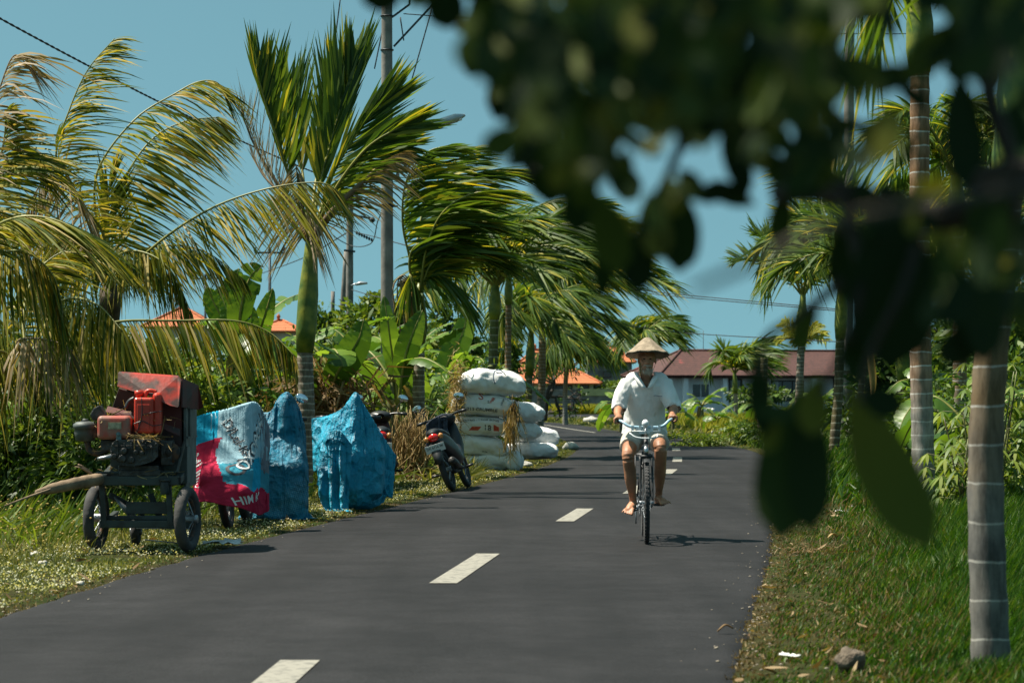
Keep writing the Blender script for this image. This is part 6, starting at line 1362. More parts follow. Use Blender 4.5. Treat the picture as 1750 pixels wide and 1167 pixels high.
def text_on(root, name, s, size, fn, mat, sub=3, off=.004):
    """write s as flat lettering and carry every point onto a surface with fn(u,v) -> world point"""
    cu = bpy.data.curves.new('t', 'FONT'); cu.body = s; cu.size = size; cu.align_x = 'CENTER'; cu.align_y = 'CENTER'; cu.resolution_u = 3; cu.offset = size * .012
    o = bpy.data.objects.new('t', cu); COL.objects.link(o); bpy.context.view_layer.update()
    me = bpy.data.meshes.new_from_object(o.evaluated_get(bpy.context.evaluated_depsgraph_get())); bpy.data.objects.remove(o)
    bm = bmesh.new(); bm.from_mesh(me); bmesh.ops.triangulate(bm, faces=bm.faces)
    for _ in range(sub):
        e = [x for x in bm.edges if x.calc_length() > size * .16]
        if not e: break
        bmesh.ops.subdivide_edges(bm, edges=e, cuts=1); bmesh.ops.triangulate(bm, faces=bm.faces)
    v = np.array([fn(x.co.x, x.co.y) for x in bm.verts]); bm.verts.ensure_lookup_table(); f = [tuple(x.index for x in p.verts) for p in bm.faces]
    bm.free(); bpy.data.meshes.remove(me); mb = MB(); mb.polys(v, f, 0, False); return mb.build(name, mat, root)
# scooter seen from behind
so = G(774, 838); sR = rotz(rad(-9))
sc_, sf, plt = motorbike('dark grey scooter seen from behind, red tail light and plate, jacket over its bar', so, sR, M_black, lean=rad(-18))
bm_ = sf()
def pf(u, v_):
    p = V3(0, -.30, .60) + rotx(rad(12)) @ V3(u, -.0045, v_); return bm_.o + p @ bm_.R.T
text_on(plt, 'plate_writing', 'DK 6716 IM', .046, lambda u, v_: pf(u, v_ + .012), M_ink, 0); text_on(plt, 'plate_writing', '08-21', .024, lambda u, v_: pf(u, v_ - .034), M_ink, 0)
# covered and half hidden ones
motorbike('motorbike under the printed towel, its front tyre bare below', V3(P(390, 680, 22.9)[0] + .05, 24.15, 0), rotz(rad(180 - 2)), M_black, lean=rad(7), mir=False, fk=M_orange)
motorbike('motorbike under the crumpled blue tarp, one mirror peeping out beside the nearest palm', P(478, 680, 25.9) * V3(1, 1, 0), rotz(rad(180)), M_black, mir=1)
motorbike('motorbike hidden under the pointed blue tarp right of the nearest palm', P(604, 680, 28.0) * V3(1, 1, 0), rotz(rad(180)), M_black, mir=False)
motorbike('motorbike whose mirror shows between the pointed blue tarp and the dry fronds', P(652, 680, 32.2) * V3(1, 1, 0), rotz(rad(4)), M_redd)
# jacket over the scooter bar
def cloth_obj(name, x, mat, parent=None, label=None, cat=None, th=.003, sub=True, group=None):
    mb = MB(); grid(mb, x); o = mb.build(name, mat, parent, origin=None if parent else x.reshape(-1, 3).min(0)); 
    if sub: s = o.modifiers.new('s', 'SUBSURF'); s.levels = s.render_levels = 1
    s = o.modifiers.new('t', 'SOLIDIFY'); s.thickness = th; s.offset = 0
    if label: tag(o, label, cat, group)
    return o
def uvfn(x, off=.004):
    """(s,t in 0..1 of the cloth) -> point just outside it, on the camera side"""
    nu, nv = x.shape[:2]
    def f(s, t):
        a = min(max(s, 0), .9999) * (nu - 1); b_ = min(max(t, 0), .9999) * (nv - 1); i, j = int(a), int(b_); a -= i; b_ -= j
        p = (x[i, j] * (1 - a) + x[i + 1, j] * a) * (1 - b_) + (x[i, j + 1] * (1 - a) + x[i + 1, j + 1] * a) * b_
        n = nrm(np.cross(x[i + 1, j] - x[i, j], x[i, j + 1] - x[i, j])); n = n if n[1] < 0 else -n; return p + n * off
    return f
def drape2(o, ridge, wfac, front, back, nf, nb, nu, cols, iters=150, stiff=14, seed=0, spread=.25, fold=.05, ground=.02, nfold=6, taper=0.0, crumple=0.0):
    """cloth hung over a ridge line: the ridge row is held, both sides fall, gather and fold over the colliders"""
    r = np.random.default_rng(seed); rd = catmull(ridge, nu); nv = nf + nb + 1; S = np.linspace(0, 1, nu)
    seg = np.linalg.norm(np.diff(rd, axis=0), axis=1); du = seg[:, None, None] * wfac * 1.0
    fl = np.interp(S, np.linspace(0, 1, len(front)), front) / nf; bl_ = np.interp(S, np.linspace(0, 1, len(back)), back) / nb
    x = np.zeros((nu, nv, 3)); ph = r.random(3) * 6
    for j in range(nv):
        k = (nf - j); sgn = -1 if k > 0 else 1; ln = (fl * k if k > 0 else bl_ * -k); w = np.sin(S * nfold * 6.28 + ph[0]) + .6 * np.sin(S * nfold * 11 + ph[1])
        x[:, j] = rd + np.stack([(S - .5) * ln * (wfac - 1) * .5, sgn * ln * spread + fold * w * np.minimum(1, ln * 2), -ln * math.sqrt(1 - spread ** 2)], 1)
    x += r.normal(0, .004, x.shape); x[:, nf] = rd; x[..., 2] = np.maximum(x[..., 2], ground)
    dv_ = np.concatenate([np.repeat(fl[:, None], nf, 1), np.repeat(bl_[:, None], nb, 1)], 1)[..., None]
    pv = x.copy(); dt2 = .0016
    tp = 1 - taper * np.concatenate([np.linspace(1, 0, nf + 1), np.zeros(nb)])[None, :, None]; du = du * tp; dud = du[:, :-1]
    def con(xa, xb, L, kk=1.0):
        d = xb - xa; l = np.linalg.norm(d, axis=-1, keepdims=True) + 1e-9; return d * (.5 * kk * (l - L) / l)
    for it in range(iters):
        vel = np.clip((x - pv) * .96, -.03, .03); pv = x.copy(); x = x + vel; x[..., 2] -= dt2
        for _ in range(stiff):
            for off in (0, 1):
                i = np.arange(off, nu - 1, 2); m_ = con(x[i], x[i + 1], du[i]); x[i] += m_; x[i + 1] -= m_
                j = np.arange(off, nv - 1, 2); m_ = con(x[:, j], x[:, j + 1], dv_[:, j]); x[:, j] += m_; x[:, j + 1] -= m_
            m_ = con(x[:-1, :-1], x[1:, 1:], np.sqrt(dud ** 2 + dv_[:-1] ** 2), .1); x[:-1, :-1] += m_; x[1:, 1:] -= m_
            m_ = con(x[:-1, 1:], x[1:, :-1], np.sqrt(dud ** 2 + dv_[:-1] ** 2), .1); x[:-1, 1:] += m_; x[1:, :-1] -= m_
            x[:, nf] = rd
        for a, b_, ra, rb in cols:
            a = np.array(a, float); b_ = np.array(b_, float); ab = b_ - a; t = np.clip(((x - a) @ ab) / (ab @ ab), 0, 1)[..., None]; cp = a + ab * t; rr = ra + (rb - ra) * t
            d = x - cp; l = np.linalg.norm(d, axis=-1, keepdims=True) + 1e-9; hit = (l < rr); xn = cp + d / l * rr; x = np.where(hit, xn, x); pv = np.where(hit, pv + (x - pv) * .8, pv)
        low = x[..., 2:] < ground; x[..., 2:] = np.where(low, ground, x[..., 2:]); pv = np.where(low, x, pv)
    if crumple:
        n_ = nrm(np.cross(np.gradient(x, axis=0), np.gradient(x, axis=1))); su = np.cumsum(np.concatenate([[0], seg])) * wfac; sv = np.arange(nv) * .024
        for i in range(nu):
            for j in range(nv):
                if abs(j - nf) < 2: continue
                a_ = .5 - abs(mnoise.noise(Vector((su[i] * 5 + sv[j] * 2.5 + seed, sv[j] * 3.0 - su[i] * 2, seed)))) * 2.4; b_ = .5 - abs(mnoise.noise(Vector((su[i] * 11 + sv[j] * 8, sv[j] * 9 - su[i] * 7, seed + 5)))) * 2.4
                x[i, j] += n_[i, j] * crumple * (a_ * 1.2 + b_ * .6)
    return np.asarray(o, float) + x
sL = sR @ roty(rad(-18))
JK = [so + sL @ V3(*p) for p in ((-.22, .80, 1.00), (-.14, .84, 1.04), (-.06, .88, 1.06), (.02, .90, 1.07), (.08, .90, 1.05))]
jk = drape2((0, 0, 0), JK, 1.4, [.30, .42, .45, .30, .2], [.3, .3], 26, 14, 34, [(so + sL @ V3(-.15, .82, .9), so + sL @ V3(.0, .6, .8), .08, .1)], 90, seed=3, crumple=.008, nfold=2)
cloth_obj('jacket', jk, M_denim, None, 'dark jacket thrown over the left bar of the scooter', 'jacket', .012)

def tarpmat(name, c1, c2, line):
    m, nt, N_, L_, b = mat_new(name); globals().update(N=N_, Lk=L_); global tc
    tc = N.new('ShaderNodeTexCoord'); base = MIX('MIX', RAMP(NZ(9, 8, .75), [(.52, 0.), (.8, .55)]), RAMP(NZ(4, 6, .7), [(.3, c1), (.7, c2)]), (.12, .44, .56))
    uv = N.new('ShaderNodeTexBrick'); uv.inputs['Scale'].default_value = 26; uv.inputs['Mortar Size'].default_value = .03; uv.offset = 0; uv.inputs['Brick Width'].default_value = .5; uv.inputs['Row Height'].default_value = .5
    mp = N.new('ShaderNodeMapping'); mp.inputs['Rotation'].default_value = (math.pi / 2, 0, .3); Lk.new(tc.outputs['Object'], mp.inputs[0]); Lk.new(mp.outputs[0], uv.inputs['Vector'])
    patch = RAMP(NZ(3.1, 3, .5), [(.50, 0.), (.58, 1.)]); fm = N.new('ShaderNodeMath'); fm.operation = 'MULTIPLY'; Lk.new(uv.outputs['Fac'], fm.inputs[0]); Lk.new(patch, fm.inputs[1])
    fm2 = N.new('ShaderNodeMath'); fm2.operation = 'MULTIPLY'; fm2.inputs[1].default_value = line; Lk.new(fm.outputs[0], fm2.inputs[0])
    Lk.new(MIX('MIX', fm2.outputs[0], base, (.42, .60, .68)), b.inputs['Base Color']); b.inputs['Roughness'].default_value = .34; b.inputs['Specular IOR Level'].default_value = .55
    bp = N.new('ShaderNodeBump'); bp.inputs['Strength'].default_value = .5; bp.inputs['Distance'].default_value = .03; vo = N.new('ShaderNodeTexVoronoi'); vo.inputs['Scale'].default_value = 8; dm = N.new('ShaderNodeMix'); dm.data_type = 'VECTOR'; dm.inputs[0].default_value = .22
    nc = N.new('ShaderNodeTexNoise'); nc.inputs['Scale'].default_value = 3.5; Lk.new(tc.outputs['Object'], nc.inputs['Vector']); Lk.new(tc.outputs['Object'], dm.inputs[4]); Lk.new(nc.outputs['Color'], dm.inputs[5]); Lk.new(dm.outputs[1], vo.inputs['Vector'])
    sm_ = N.new('ShaderNodeMath'); sm_.operation = 'MULTIPLY_ADD'; sm_.inputs[1].default_value = 1.3; Lk.new(vo.outputs['Distance'], sm_.inputs[0]); Lk.new(NZ(14, 6, .65), sm_.inputs[2])
    bp.inputs['Strength'].default_value = .9; bp.inputs['Distance'].default_value = .06; Lk.new(sm_.outputs[0], bp.inputs['Height']); Lk.new(bp.outputs[0], b.inputs['Normal'])
    tr = N.new('ShaderNodeBsdfTranslucent'); Lk.new(base, tr.inputs[0]); mx = N.new('ShaderNodeMixShader'); mx.inputs[0].default_value = .18
    Lk.new(b.outputs[0], mx.inputs[1]); Lk.new(tr.outputs[0], mx.inputs[2]); Lk.new(mx.outputs[0], N['Material Output'].inputs[0]); return m
M_tarp = tarpmat('blue tarpaulin', (.005, .32, .52), (.016, .46, .68), .0); M_tarp2 = tarpmat('blue tarpaulin with grid weave', (.008, .20, .34), (.016, .31, .48), .6)
# tarp with a pointed top, right of the nearest palm
D = 26.6; k_ = F / D; o3 = P(600, 680, D); o3[2] = 0
l3 = lambda px, py, y: V3((px - 600) / k_, y, 1.24 + (680 - py) / k_)
cols = [(l3(552, 742, -.16), l3(590, 742, -.22), .09, .10), (l3(600, 780, -.05), l3(640, 780, .05), .16, .12), (l3(560, 760, .1), l3(570, 820, .1), .12, .14), (l3(590, 830, -.05), l3(630, 830, .05), .17, .17)]
x3 = drape2(o3, [l3(529, 714, .35), l3(560, 708, .22), l3(586, 694, .10), l3(607, 668, 0), l3(622, 690, .05), l3(642, 724, .12), l3(662, 758, .22), l3(675, 778, .3)], 1.55, [.46, .56, .80, 1.30, 1.32, .98, .60, .28], [.6, .5], 52, 14, 84, cols, 150, seed=5, taper=.64, crumple=.010, nfold=4, fold=.07)
cloth_obj('tarp', x3, M_tarp, None, 'bright blue tarp rising to a point, draped over a motorbike right of the nearest palm', 'tarp', group='blue tarps over motorbikes')
cols = [(l3(566, 748, -.30), l3(586, 750, -.33), .05, .05), (l3(560, 800, -.2), l3(610, 800, -.22), .15, .15)]
xf3 = drape2(o3, [l3(553, 752, -.26), l3(566, 735, -.33), l3(586, 734, -.36), l3(604, 756, -.32)], 1.5, [.35, .72, .98, .95], [.1, .1], 40, 3, 44, cols, 110, seed=15, crumple=.008, nfold=3, fold=.05)
cloth_obj('tarp_flap', xf3, M_tarp, bpy.data.objects['tarp'])
D = 24.6; k_ = F / D; o2 = P(484, 680, D); o2[2] = 0
l2 = lambda px, py, y: V3((px - 484) / k_, y, 1.24 + (680 - py) / k_)
cols = [(l2(455, 745, -.12), l2(500, 742, -.14), .10, .09), (l2(450, 800, -.08), l2(505, 800, -.05), .14, .14), (l2(487, 690, -.02), l2(487, 730, -.02), .04, .06), (l2(440, 800, .1), l2(450, 860, .1), .12, .12)]
x2 = drape2(o2, [l2(408, 722, .2), l2(440, 704, .1), l2(462, 700, .06), l2(476, 676, .02), l2(492, 667, 0), l2(506, 684, .03), l2(514, 704, .06), l2(521, 735, .12)], 1.55, [.9, 1.1, 1.12, 1.3, 1.32, 1.15, 1.0, .95], [.9, .9], 52, 14, 84, cols, 150, seed=6, nfold=4, taper=.2, crumple=.010, fold=.08)
cloth_obj('tarp', x2, M_tarp2, None, 'crumpled blue tarp with pale grid weave between the printed towel and the nearest palm', 'tarp', group='blue tarps over motorbikes')
# printed towel
D = 22.8; k_ = F / D; o1 = P(395, 680, D); o1[2] = 0
l1 = lambda px, py, y: V3((px - 395) / k_, y, 1.24 + (680 - py) / k_)
cols = [(l1(350, 762, -.42), l1(378, 775, -.50), .07, .09), (l1(350, 810, -.38), l1(420, 815, -.38), .12, .14), (l1(425, 836, -.5), l1(437, 840, -.4), .07, .07), (l1(375, 845, -.3), l1(400, 830, -.2), .2, .2), (l1(380, 740, -.18), l1(430, 740, -.15), .07, .09)]
NF1 = 84
x1 = drape2(o1, [l1(331, 714, -.1), l1(358, 706, -.18), l1(395, 698, -.25), l1(425, 689, -.25), l1(440, 687, -.2), l1(450, 700, -.10), l1(460, 730, .05)], 1.28, [.50, .68, .80, .84, .82, .72, .5], [.6, .5], NF1, 12, 96, cols, 120, stiff=20, seed=9, nfold=3, fold=.045, crumple=.005)
M_tw = []
for nm_, c_ in (('towel pale blue', (.34, .52, .60)), ('towel bright blue', (.02, .36, .56)), ('towel red', (.50, .028, .07)), ('towel grey', (.22, .24, .28)), ('towel teal', (.06, .30, .40))): M_tw.append(simple(nm_, c_, .95, var=.12, scale=8, spec=.1, bump=.25, bscale=90))
nu, nv = x1.shape[:2]; mb = MB(); mb.v.append(x1.reshape(-1, 3)); mb.n = nu * nv
qs, ms = [], []
for i in range(nu - 1):
    for j in range(nv - 1):
        s, t = i / (nu - 1), j / (nv - 1)      # t=0 is the near hem
        if j < NF1:
            h = j / NF1
            if h < .26 + .05 * math.sin(s * 9) + .02 * math.sin(s * 31): mi = 2
            elif s < .30 + .04 * math.sin(h * 8) and h < .72 + .08 * s: mi = 2
            elif s < .26: mi = 1
            elif h > .66 - .30 * (1 - s) : mi = 0
            elif s < .55: mi = 4
            elif s > .84: mi = 3 if h > .5 else 4
            else: mi = 1
        else: mi = 0 if s < .8 else 3
        qs.append((i * nv + j, (i + 1) * nv + j, (i + 1) * nv + j + 1, i * nv + j + 1)); ms.append(mi)
mb.f.append(np.array(qs)); mb.mi.append(np.array(ms)); mb.sm.append(np.full(len(ms), True))
tw = mb.build('towel', M_tw, origin=x1.reshape(-1, 3).min(0)); s = tw.modifiers.new('t', 'SOLIDIFY'); s.thickness = .006; s.offset = 0
tag(tw, 'blue and red towel with printed lettering hung over a motorbike beside the cart', 'towel')
fn = uvfn(x1, .006)
def towel_text(s, size, cs, ct_, ang, mat, nm='printed_letters', off=0):
    ca, sa = math.cos(ang), math.sin(ang)
    f2 = uvfn(x1, .006 + off); text_on(tw, nm, s, size, lambda u, v_: f2(cs + (u * ca - v_ * sa) / .82, (ct_ + (u * sa + v_ * ca) / .80) * NF1 / (nv - 1)), mat, 3)
towel_text("D/Lel-K", .10, .40, .74, rad(-62), M_inkw); towel_text("D/Lel-K", .09, .40, .74, rad(-62), M_ink, off=.003)
towel_text("OXOPOH", .15, .62, .66, rad(52), M_ink); towel_text("OXOPOH", .12, .625, .66, rad(52), M_inkw, off=.003)
towel_text("MUIIN", .13, .09, .42, rad(-75), M_inkw); towel_text("HIM K", .10, .55, .12, rad(25), M_inkw)

# ============================================================ SACKS
def sack(label, o, L, W, H, yaw=0, pitch=0, roll=0, seed=0, group=None, bend=0.0, ends=.10, sag=.0):
    R = rotz(yaw) @ roty(pitch) @ rotx(roll); nu, nv = 56, 40; pts = np.zeros((nu, nv, 3))
    def fn(u, v, off=0):   # u -1..1 along, v angle
        e = max(0, 1 - abs(u) ** 4.2) ** .40; th = v; cx_ = math.cos(th); sx_ = math.sin(th)
        flat = ends + (1 - ends) * e
        y = W / 2 * (.80 + .20 * e) * np.sign(cx_) * abs(cx_) ** .9; z = H / 2 * flat * np.sign(sx_) * abs(sx_) ** .82
        w = .09 * mnoise.noise(Vector((u * 2.3 + seed * 7, cx_ * 1.4, sx_ * 1.4))) + (.045 * mnoise.noise(Vector((u * 6 + seed, cx_ * 5, sx_ * 5 + seed)))) + .16 * (abs(u) ** 3) * mnoise.noise(Vector((seed * 3., cx_ * 6, sx_ * 6)))
        y *= 1 + w * 1.6; z = z * (1 + w * 1.8) - bend * u * u * H - sag * H * (1 - u * u)
        return np.array([L / 2 * u * (1 + .03 * mnoise.noise(Vector((cx_ * 2, sx_ * 2, seed)))), y - off * 0, z]) * 1.0
    for i, u in enumerate(np.linspace(-1, 1, nu)):
        u = math.copysign(abs(u) ** .85, u)
        for j in range(nv): pts[i, j] = fn(u, j / nv * 2 * math.pi)
    mb = MB(); P3 = pts @ R.T + o; grid(mb, P3, closed_u=True)
    for e_ in (0, -1): mb.add(np.vstack([P3[e_], P3[e_].mean(0)]), np.array([[j, (j + 1) % nv, nv] for j in range(nv)]), 0, False)
    ob = mb.build('sack', M_sack, origin=o); tag(ob, label, 'sack', group)
    def face(s, t, off=.006):    # s along in metres from centre, t = angle on the near side
        p = fn(s / (L / 2), t); pn = nrm(np.array([0, p[1] / W, p[2] / H])); return (p + pn * off) @ R.T + o
    return ob, face
D = 41.5; ks = F / D
sp = lambda px, py, y=0: P(px - 6, py, D + y)
g_ = 'feed sacks stacked on the verge'
S = [('top sack of the tall stack, plain white and bulging at its tied right end', 846, 652, 1.16, .62, .44, 3, 3, .18), ('second sack from the top, printed in red and black', 829, 691, 1.04, .62, .38, 4, 2, .05), ('third sack from the top with red flashes and a line of small print', 820, 727, 1.10, .62, .34, 0, 3, .12),
     ('fourth sack from the top, plain, leaning on the lowest', 822, 760, 1.06, .64, .36, 6, 4, .15), ('lowest sack of the tall stack, half sunk in grass', 842, 789, 1.02, .66, .36, -6, 2, .1)]
faces = []
for i, (lab, px, py, L, W, H, pt, sd_, bd) in enumerate(S):
    ob, fc_ = sack(lab, sp(px, py, .1 * i * .3), L, W, H, rad(4 - 3 * i), rad(pt), 0, 11 + i, g_, bd); faces.append((ob, fc_))
mk = lambda fc_, u0, a0, H: (lambda u, v_: fc_(u0 + u, -math.pi / 2 - a0 + (-v_) / (H * .62) * -1 * -1))
def onface(fc_, u0, ang0, W, rot=0):
    """lettering laid on the near side; v runs up the curve of the sack"""
    ca, sa = math.cos(rot), math.sin(rot)
    return lambda u, v_: fc_(u0 + u * ca - v_ * sa, math.pi + ang0 * -1 - (u * sa + v_ * ca) / (W * .42))
b2o, f2_ = faces[1]
text_on(b2o, 'print', 'G-713 CRUMBLE', .085, onface(f2_, -.03, -.38, .5), M_ink); text_on(b2o, 'print', 'GEMUK', .13, onface(f2_, -.33, .45, .5, rad(78)), M_ink); text_on(b2o, 'print', 'S.', .07, onface(f2_, .12, .22, .5), M_ink)
text_on(b2o, 'print', 'S', .20, onface(f2_, -.02, .70, .5), M_inkr); text_on(b2o, 'print', 'IIIIIII', .05, onface(f2_, .20, .50, .5, rad(70)), M_inkr); text_on(b2o, 'print', 'IIIIIIIIII', .05, onface(f2_, .17, .42, .5, rad(70)), M_inkr); text_on(b2o, 'print', 'HIHIIHI', .05, onface(f2_, .36, .42, .5, rad(75)), M_ink)
b3o, f3_ = faces[2]
text_on(b3o, 'print', 'CONCENTRO - 1 KOR BOOS', .062, onface(f3_, .0, .52, .5), M_ink); text_on(b3o, 'print', '8', .13, onface(f3_, .24, -.18, .5), M_ink); text_on(b3o, 'print', 'I', .12, onface(f3_, -.26, -.2, .5), M_ink); text_on(b3o, 'print', 'I', .12, onface(f3_, .17, -.15, .5), M_ink)
def patch(root, fc_, u0, u1, a0, a1, skew, mat):
    n = 8; g = np.array([[fc_(u0 + (u1 - u0) * i / n + skew * j / 4, math.pi - (a0 + (a1 - a0) * j / 4), .004) for j in range(5)] for i in range(n + 1)]); mb = MB(); grid(mb, g); mb.build('print', mat, root)
patch(b3o, f3_, .31, .40, -.45, .12, 0, M_inkr); patch(b3o, f3_, -.12, .04, -.42, -.05, .06, M_inkr)
b4o, f4_ = faces[3]; text_on(b4o, 'print', 'IIII 08', .04, onface(f4_, .16, -.5, .5), M_ink)
t5 = faces[0][0]   # tie marks on the top sack
mb = MB()
for c_ in ([(845, 634), (843, 646), (846, 656)], [(845, 634), (852, 632), (858, 634)], [(856, 633), (861, 637), (864, 641)], [(848, 636), (853, 638), (858, 637)]):
    tube(mb, catmull([P(a, b_, D - .33 + .012 * (650 - b_) * .1) for a, b_ in c_], 8), .010, 5)
mb.build('tie_cord', simple('blue cord', (.10, .17, .24), .7), t5)
for lab, px, py, L, W, H, yw_, pt, sd_, dy in [('white sack end jutting out right behind the second sack', 893, 703, .8, .55, .34, 30, 8, 31, .4), ('small sack corner showing under the jutting sack end', 893, 735, .7, .5, .32, 30, 6, 32, .5),
        ('upper of the two sacks lying right behind the tall stack', 916, 745, .9, .6, .36, 8, 6, 33, 1.1), ('lower of the two sacks lying right behind the tall stack', 912, 770, .95, .6, .30, 4, 0, 34, .9), ('gathered sack mouth standing at the foot of the tall stack', 886, 788, .42, .26, .36, 80, 0, 35, -.1)]:
    sack(lab, sp(px, py, dy), L, W, H, rad(yw_), rad(pt), 0, sd_, g_)
# straw stuffed between the sacks
rng = np.random.default_rng(8)
def strawpile(label, c, r, n, L, down=.3, w=.012, mat=None, name='straw_bundle', cat='straw bundle'):
    c = np.array(c, float); p = c + rng.normal(0, .45, (n, 3)) * np.array(r); d = nrm(rng.normal(0, 1, (n, 3)) * [.7, .5, .6] + [0, 0, -down]); mb = MB()
    strips(mb, p, d, L * (.5 + .8 * rng.random(n)), w * (.6 + .8 * rng.random(n)), rng.normal(0, .2, (n, 3)) + [0, 0, -.15], k=3, side=nrm(rng.normal(size=(n, 3))), prof=[1, .9, .7, .2])
    o = mb.build(name, mat or M_straw, origin=c); tag(o, label, cat)
strawpile('golden straw sticking out at the left end of the sack stack', sp(787, 672, -.30), (.12, .2, .60), 800, .16)
strawpile('twisted straw bundle hanging at the right end of the sack stack', sp(881, 728, -.42), (.14, .12, .38), 260, .22, 2.6, .016)
strawpile('dark straw tuft under the hanging straw bundle', sp(884, 698, -.3), (.08, .1, .2), 130, .18, 1.8, .014, M_dryg)
# dry palm fronds leaning on the second palm
mb = MB(); c0 = P(700, 822, 36.5); n = 170
for k in range(n):
    bx_ = rng.normal(0, .13); tp = V3(rng.normal(.02, .22), rng.normal(0, .18), .55 + .45 * rng.random()); a = c0 + V3(bx_, rng.normal(0, .12), .1 + .08 * rng.random()); m_ = a + tp * .5 + rng.normal(0, .05, 3)
    tube(mb, catmull([a, m_, a + tp + V3(rng.normal(0, .12), 0, -.06 * rng.random())], 7), np.linspace(.011, .004, 7), 4)
for k in range(90):
    a = c0 + V3(rng.normal(0, .2), rng.normal(0, .2), .08 + .25 * rng.random()); tube(mb, [a, a + nrm(rng.normal(size=3) * [1, .6, .8]) * .35], [.010, .004], 4)
o = mb.build('dry_fronds', M_straw, origin=c0); tag(o, 'fan of dry brown palm stalks leaning between tarp and scooter', 'dry fronds')
strawpile('brown leaf litter under the dry palm stalks', P(690, 828, 36.3), (.5, .35, .2), 600, .25, .1, .02, M_bananadry, 'leaf_litter', 'leaf litter')
strawpile('brown dead banana leaves hanging behind the nearest palm', P(560, 680, 34), (.8, .4, .6), 700, .45, .5, .03, M_bananadry, 'dead_leaves', 'dead leaves')

# ============================================================ SMALL THINGS ON THE VERGES
def stone(label, p, r, mat=M_stone, name='stone', seed=0, cat='stone', sc=(1, 1, .6)):
    mb = MB(); ellipsoid(mb, (0, 0, 0), np.array(sc) * r, nu=16, nv=10, pert=.35, seed=seed); v = mb.v[0] + np.array(p); mb.v[0] = v; o = mb.build(name, mat, origin=p); tag(o, label, cat); return o
for i, (px, py, r, lab) in enumerate([(138, 998, .028, 'small white stone on the left verge below the cart'), (73, 968, .04, 'pale stone among weeds at the left edge'), (60, 952, .045, 'brownish stone among the far left weeds'), (360, 868, .10, 'pale stone beside the bare front tyre'), (900, 797, .10, 'tan stone at the foot of the sack stack'),
        (1009, 724, .35, 'white stone on the grass island'), (975, 768, .2, 'flat pale stone at the tip of the left verge'), (1455, 1020, .02, 'tiny pale pebble on the right verge'), (655, 829, .1, 'brown stone beside the dry palm stalks')]):
    p = G(px, py); p[2] = float(gzv(p[0], p[1])) + r * .35; stone(lab, p, r, seed=i)
p = G(1455, 1150); p[2] = .06; stone('grey brown coconut husk in the grass at the bottom right', p, .068, M_husk, 'coconut', 3, 'coconut', (1, 1, .9))
M_trash = simple('crumpled pale plastic', (.62, .62, .6), .4, var=.2, scale=12)
def scrap(label, p, w, h, mat, seed, name='plastic_scrap', cat='litter'):
    r = np.random.default_rng(seed); n = 9; X_, Y_ = np.meshgrid(np.linspace(-w, w, n), np.linspace(-h, h, n)); Z_ = np.array([[abs(mnoise.noise(Vector((a * 3 / w, b_ * 3 / h, seed)))) * min(w, h) * 1.1 for a in np.linspace(-1, 1, n)] for b_ in np.linspace(-1, 1, n)]); mb = MB(); grid(mb, np.stack([X_ + r.normal(0, w * .08, X_.shape), Y_, Z_ + .01], -1) @ rotz(r.random() * 3).T + p); o = mb.build(name, mat, origin=p); o.modifiers.new('s', 'SOLIDIFY').thickness = .003; tag(o, label, cat)
for i, (px, py, w, h, mi, lab) in enumerate([(1350, 1130, .05, .02, 0, 'white paper scrap near the bottom of the right verge'), (1462, 870, .04, .02, 0, 'white scrap in the short grass beyond the hanging leaf'), (1440, 878, .09, .03, 0, 'pale crumpled foil on the right verge'), (1662, 970, .10, .06, 0, 'clear plastic beside the brown palm sheath'), (1745, 1030, .07, .05, 0, 'white plastic right of the nearest trunk'),
        (1240, 738, .35, .25, 0, 'heap of pale litter on the far right verge'), (1262, 742, .22, .15, 1, 'brown cardboard scrap in the far litter heap'), (1222, 741, .18, .12, 0, 'small white rag in the far litter heap'), (1196, 733, .22, .12, 1, 'tan litter left of the far litter heap'), (1213, 706, .30, .22, 0, 'white bag on the weeds before the small palm'), (380, 935, .16, .07, 0, 'clear plastic bag beside the cart wheel'), (1265, 698, .2, .1, 0, 'white scrap caught by the small palm foot')]):
    p = G(px, max(py, 712)); p[2] = .02 if py > 712 else .45; scrap(lab, p, w, h, (M_trash, M_log)[mi], i)
def dead_leaf(label, p, L, W, seed, ang, mat=M_bananadry, name='dead_leaf'):
    r = np.random.default_rng(seed); d = V3(math.cos(ang), math.sin(ang), .05); mb = MB(); c = catmull([p, p + d * L * .5 + V3(0, 0, .03), p + d * L + V3(0, 0, .01)], 14); sd_ = nrm(np.cross(d, V3(0, 0, 1))); w = W * np.sin(np.linspace(.25, 3.0, 14))[:, None]
    grid(mb, np.stack([c - sd_ * w + V3(0, 0, .4 * W), c - sd_ * w * .5, c, c + sd_ * w * .5, c + sd_ * w + V3(0, 0, .5 * W)], 1)); o = mb.build(name, mat, origin=p); o.modifiers.new('s', 'SOLIDIFY').thickness = .003; tag(o, label, 'dead leaf')
p = G(1226, 1083); p[2] = .014; dead_leaf('curled brown leaf lying on the asphalt by the right edge', p, .085, .014, 1, .1)
p = G(1590, 1030); p[2] = float(gzv(p[0], p[1])) + .05; dead_leaf('big brown curled palm sheath lying left of the nearest trunk', p, .62, .06, 2, .35, M_bananadry); p[1] += .25; dead_leaf('grey brown dry leaf behind the curled palm sheath', p, .5, .045, 3, .2, M_cocodry)
p = G(1415, 925); p[2] = .03; dead_leaf('small yellow dead leaf on the right verge', p, .09, .02, 4, .4, M_straw)
strawpile('brown twig litter in the right verge grass', G(1395, 945) + V3(0, 0, .03), (.35, .25, .03), 120, .09, 0, .006, M_bananadry, 'leaf_litter', 'leaf litter')
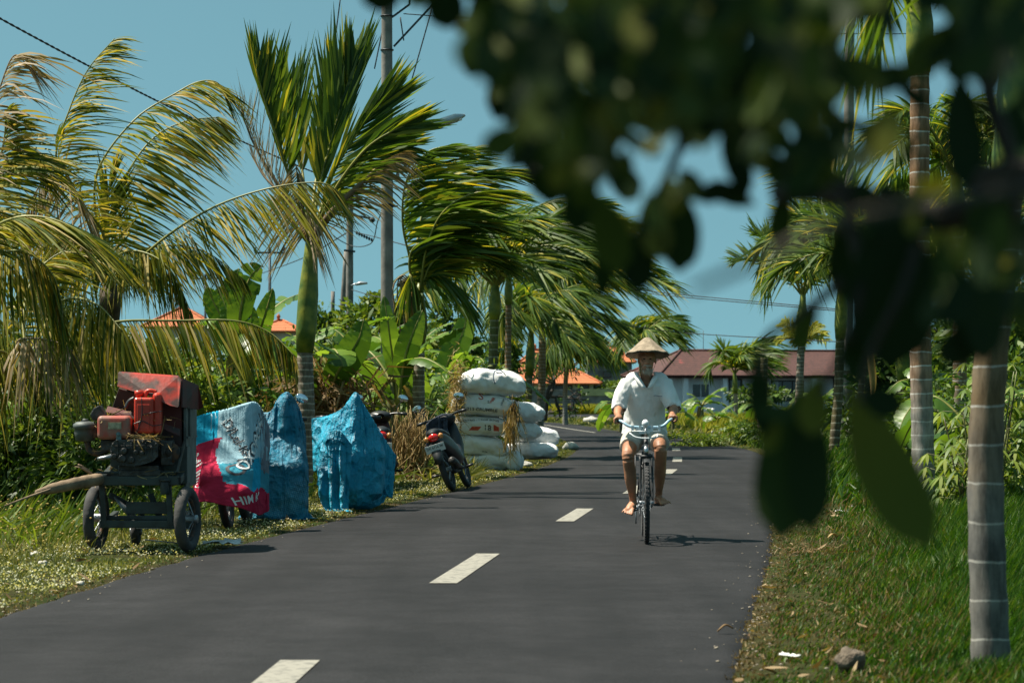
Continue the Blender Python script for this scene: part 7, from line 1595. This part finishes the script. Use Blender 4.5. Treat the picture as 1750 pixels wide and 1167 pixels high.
# marker post and blue bucket scarecrow things at the far verge
mb = MB(); p = P(979, 706, 183); p[2] = 0; box(mb, p + [0, 0, .6], (.28, .28, 1.25)); box(mb, p + [0, 0, 1.28], (.32, .32, .12)); o = mb.build('marker_post', M_greywall, origin=p); tag(o, 'short grey kerb post standing before the yellow rice', 'post')
# weed stalks beside the sacks
mb = MB(); n = 420; c0 = G(800, 822); x = c0[0] + rng.normal(0, .35, n); y = c0[1] + rng.normal(0, .6, n); kk = x < xl(y) - .25; x, y = x[kk], y[kk]; n = len(x); blades(mb, x, y, .2 + .3 * rng.random(n), .014 + .008 * rng.random(n), .8, wind=(.15, 0)); o = mb.build('weeds', M_grassL); tag(o, kind='stuff')
mb = MB()   # tall grass tufts under the right palms and along the left planting
n = 9000; x = rng.uniform(3.2, 9, n); y = rng.uniform(28, 62, n); kk = x > xr(y) + .3; x, y = x[kk], y[kk]; blades(mb, x, y, .15 + .35 * rng.random(len(x)), .016 + .012 * rng.random(len(x)), .7)
n = 12000; y = rng.uniform(18, 60, n); x = xl(y) - 1.3 - 3.5 * rng.random(n); kk = vnoise(x, y, .8, 21) > .4; x, y = x[kk], y[kk]; blades(mb, x, y, .12 + .4 * rng.random(len(x)), .012 + .012 * rng.random(len(x)), .8, mat=1)
tag(mb.build('undergrowth', [M_grass, M_shrub2]), kind='stuff')

# scattered dead leaves and twigs on both verges
mb = MB(); rng = np.random.default_rng(61)
for side, n, W in ((1, 520, 2.6), (-1, 260, 2.2)):
    x, y, d = sample_xy(n, 9.8, 45, side, W, 1.0); p = np.stack([x, y, gzv(x, y) + .012 + .03 * rng.random(n)], 1); a = rng.random(n) * 6.28; L = .03 + .07 * rng.random(n)
    strips(mb, p, nrm(np.stack([np.cos(a), np.sin(a), rng.normal(.1, .2, n)], 1)), L, L * (.12 + .3 * rng.random(n)), rng.normal(0, .25, (n, 3)), k=3, prof=[.3, 1, .8, .1], side=nrm(rng.normal(0, .5, (n, 3)) + [0, 0, 1]))
tag(mb.build('leaf_litter', M_bananadry), kind='stuff')
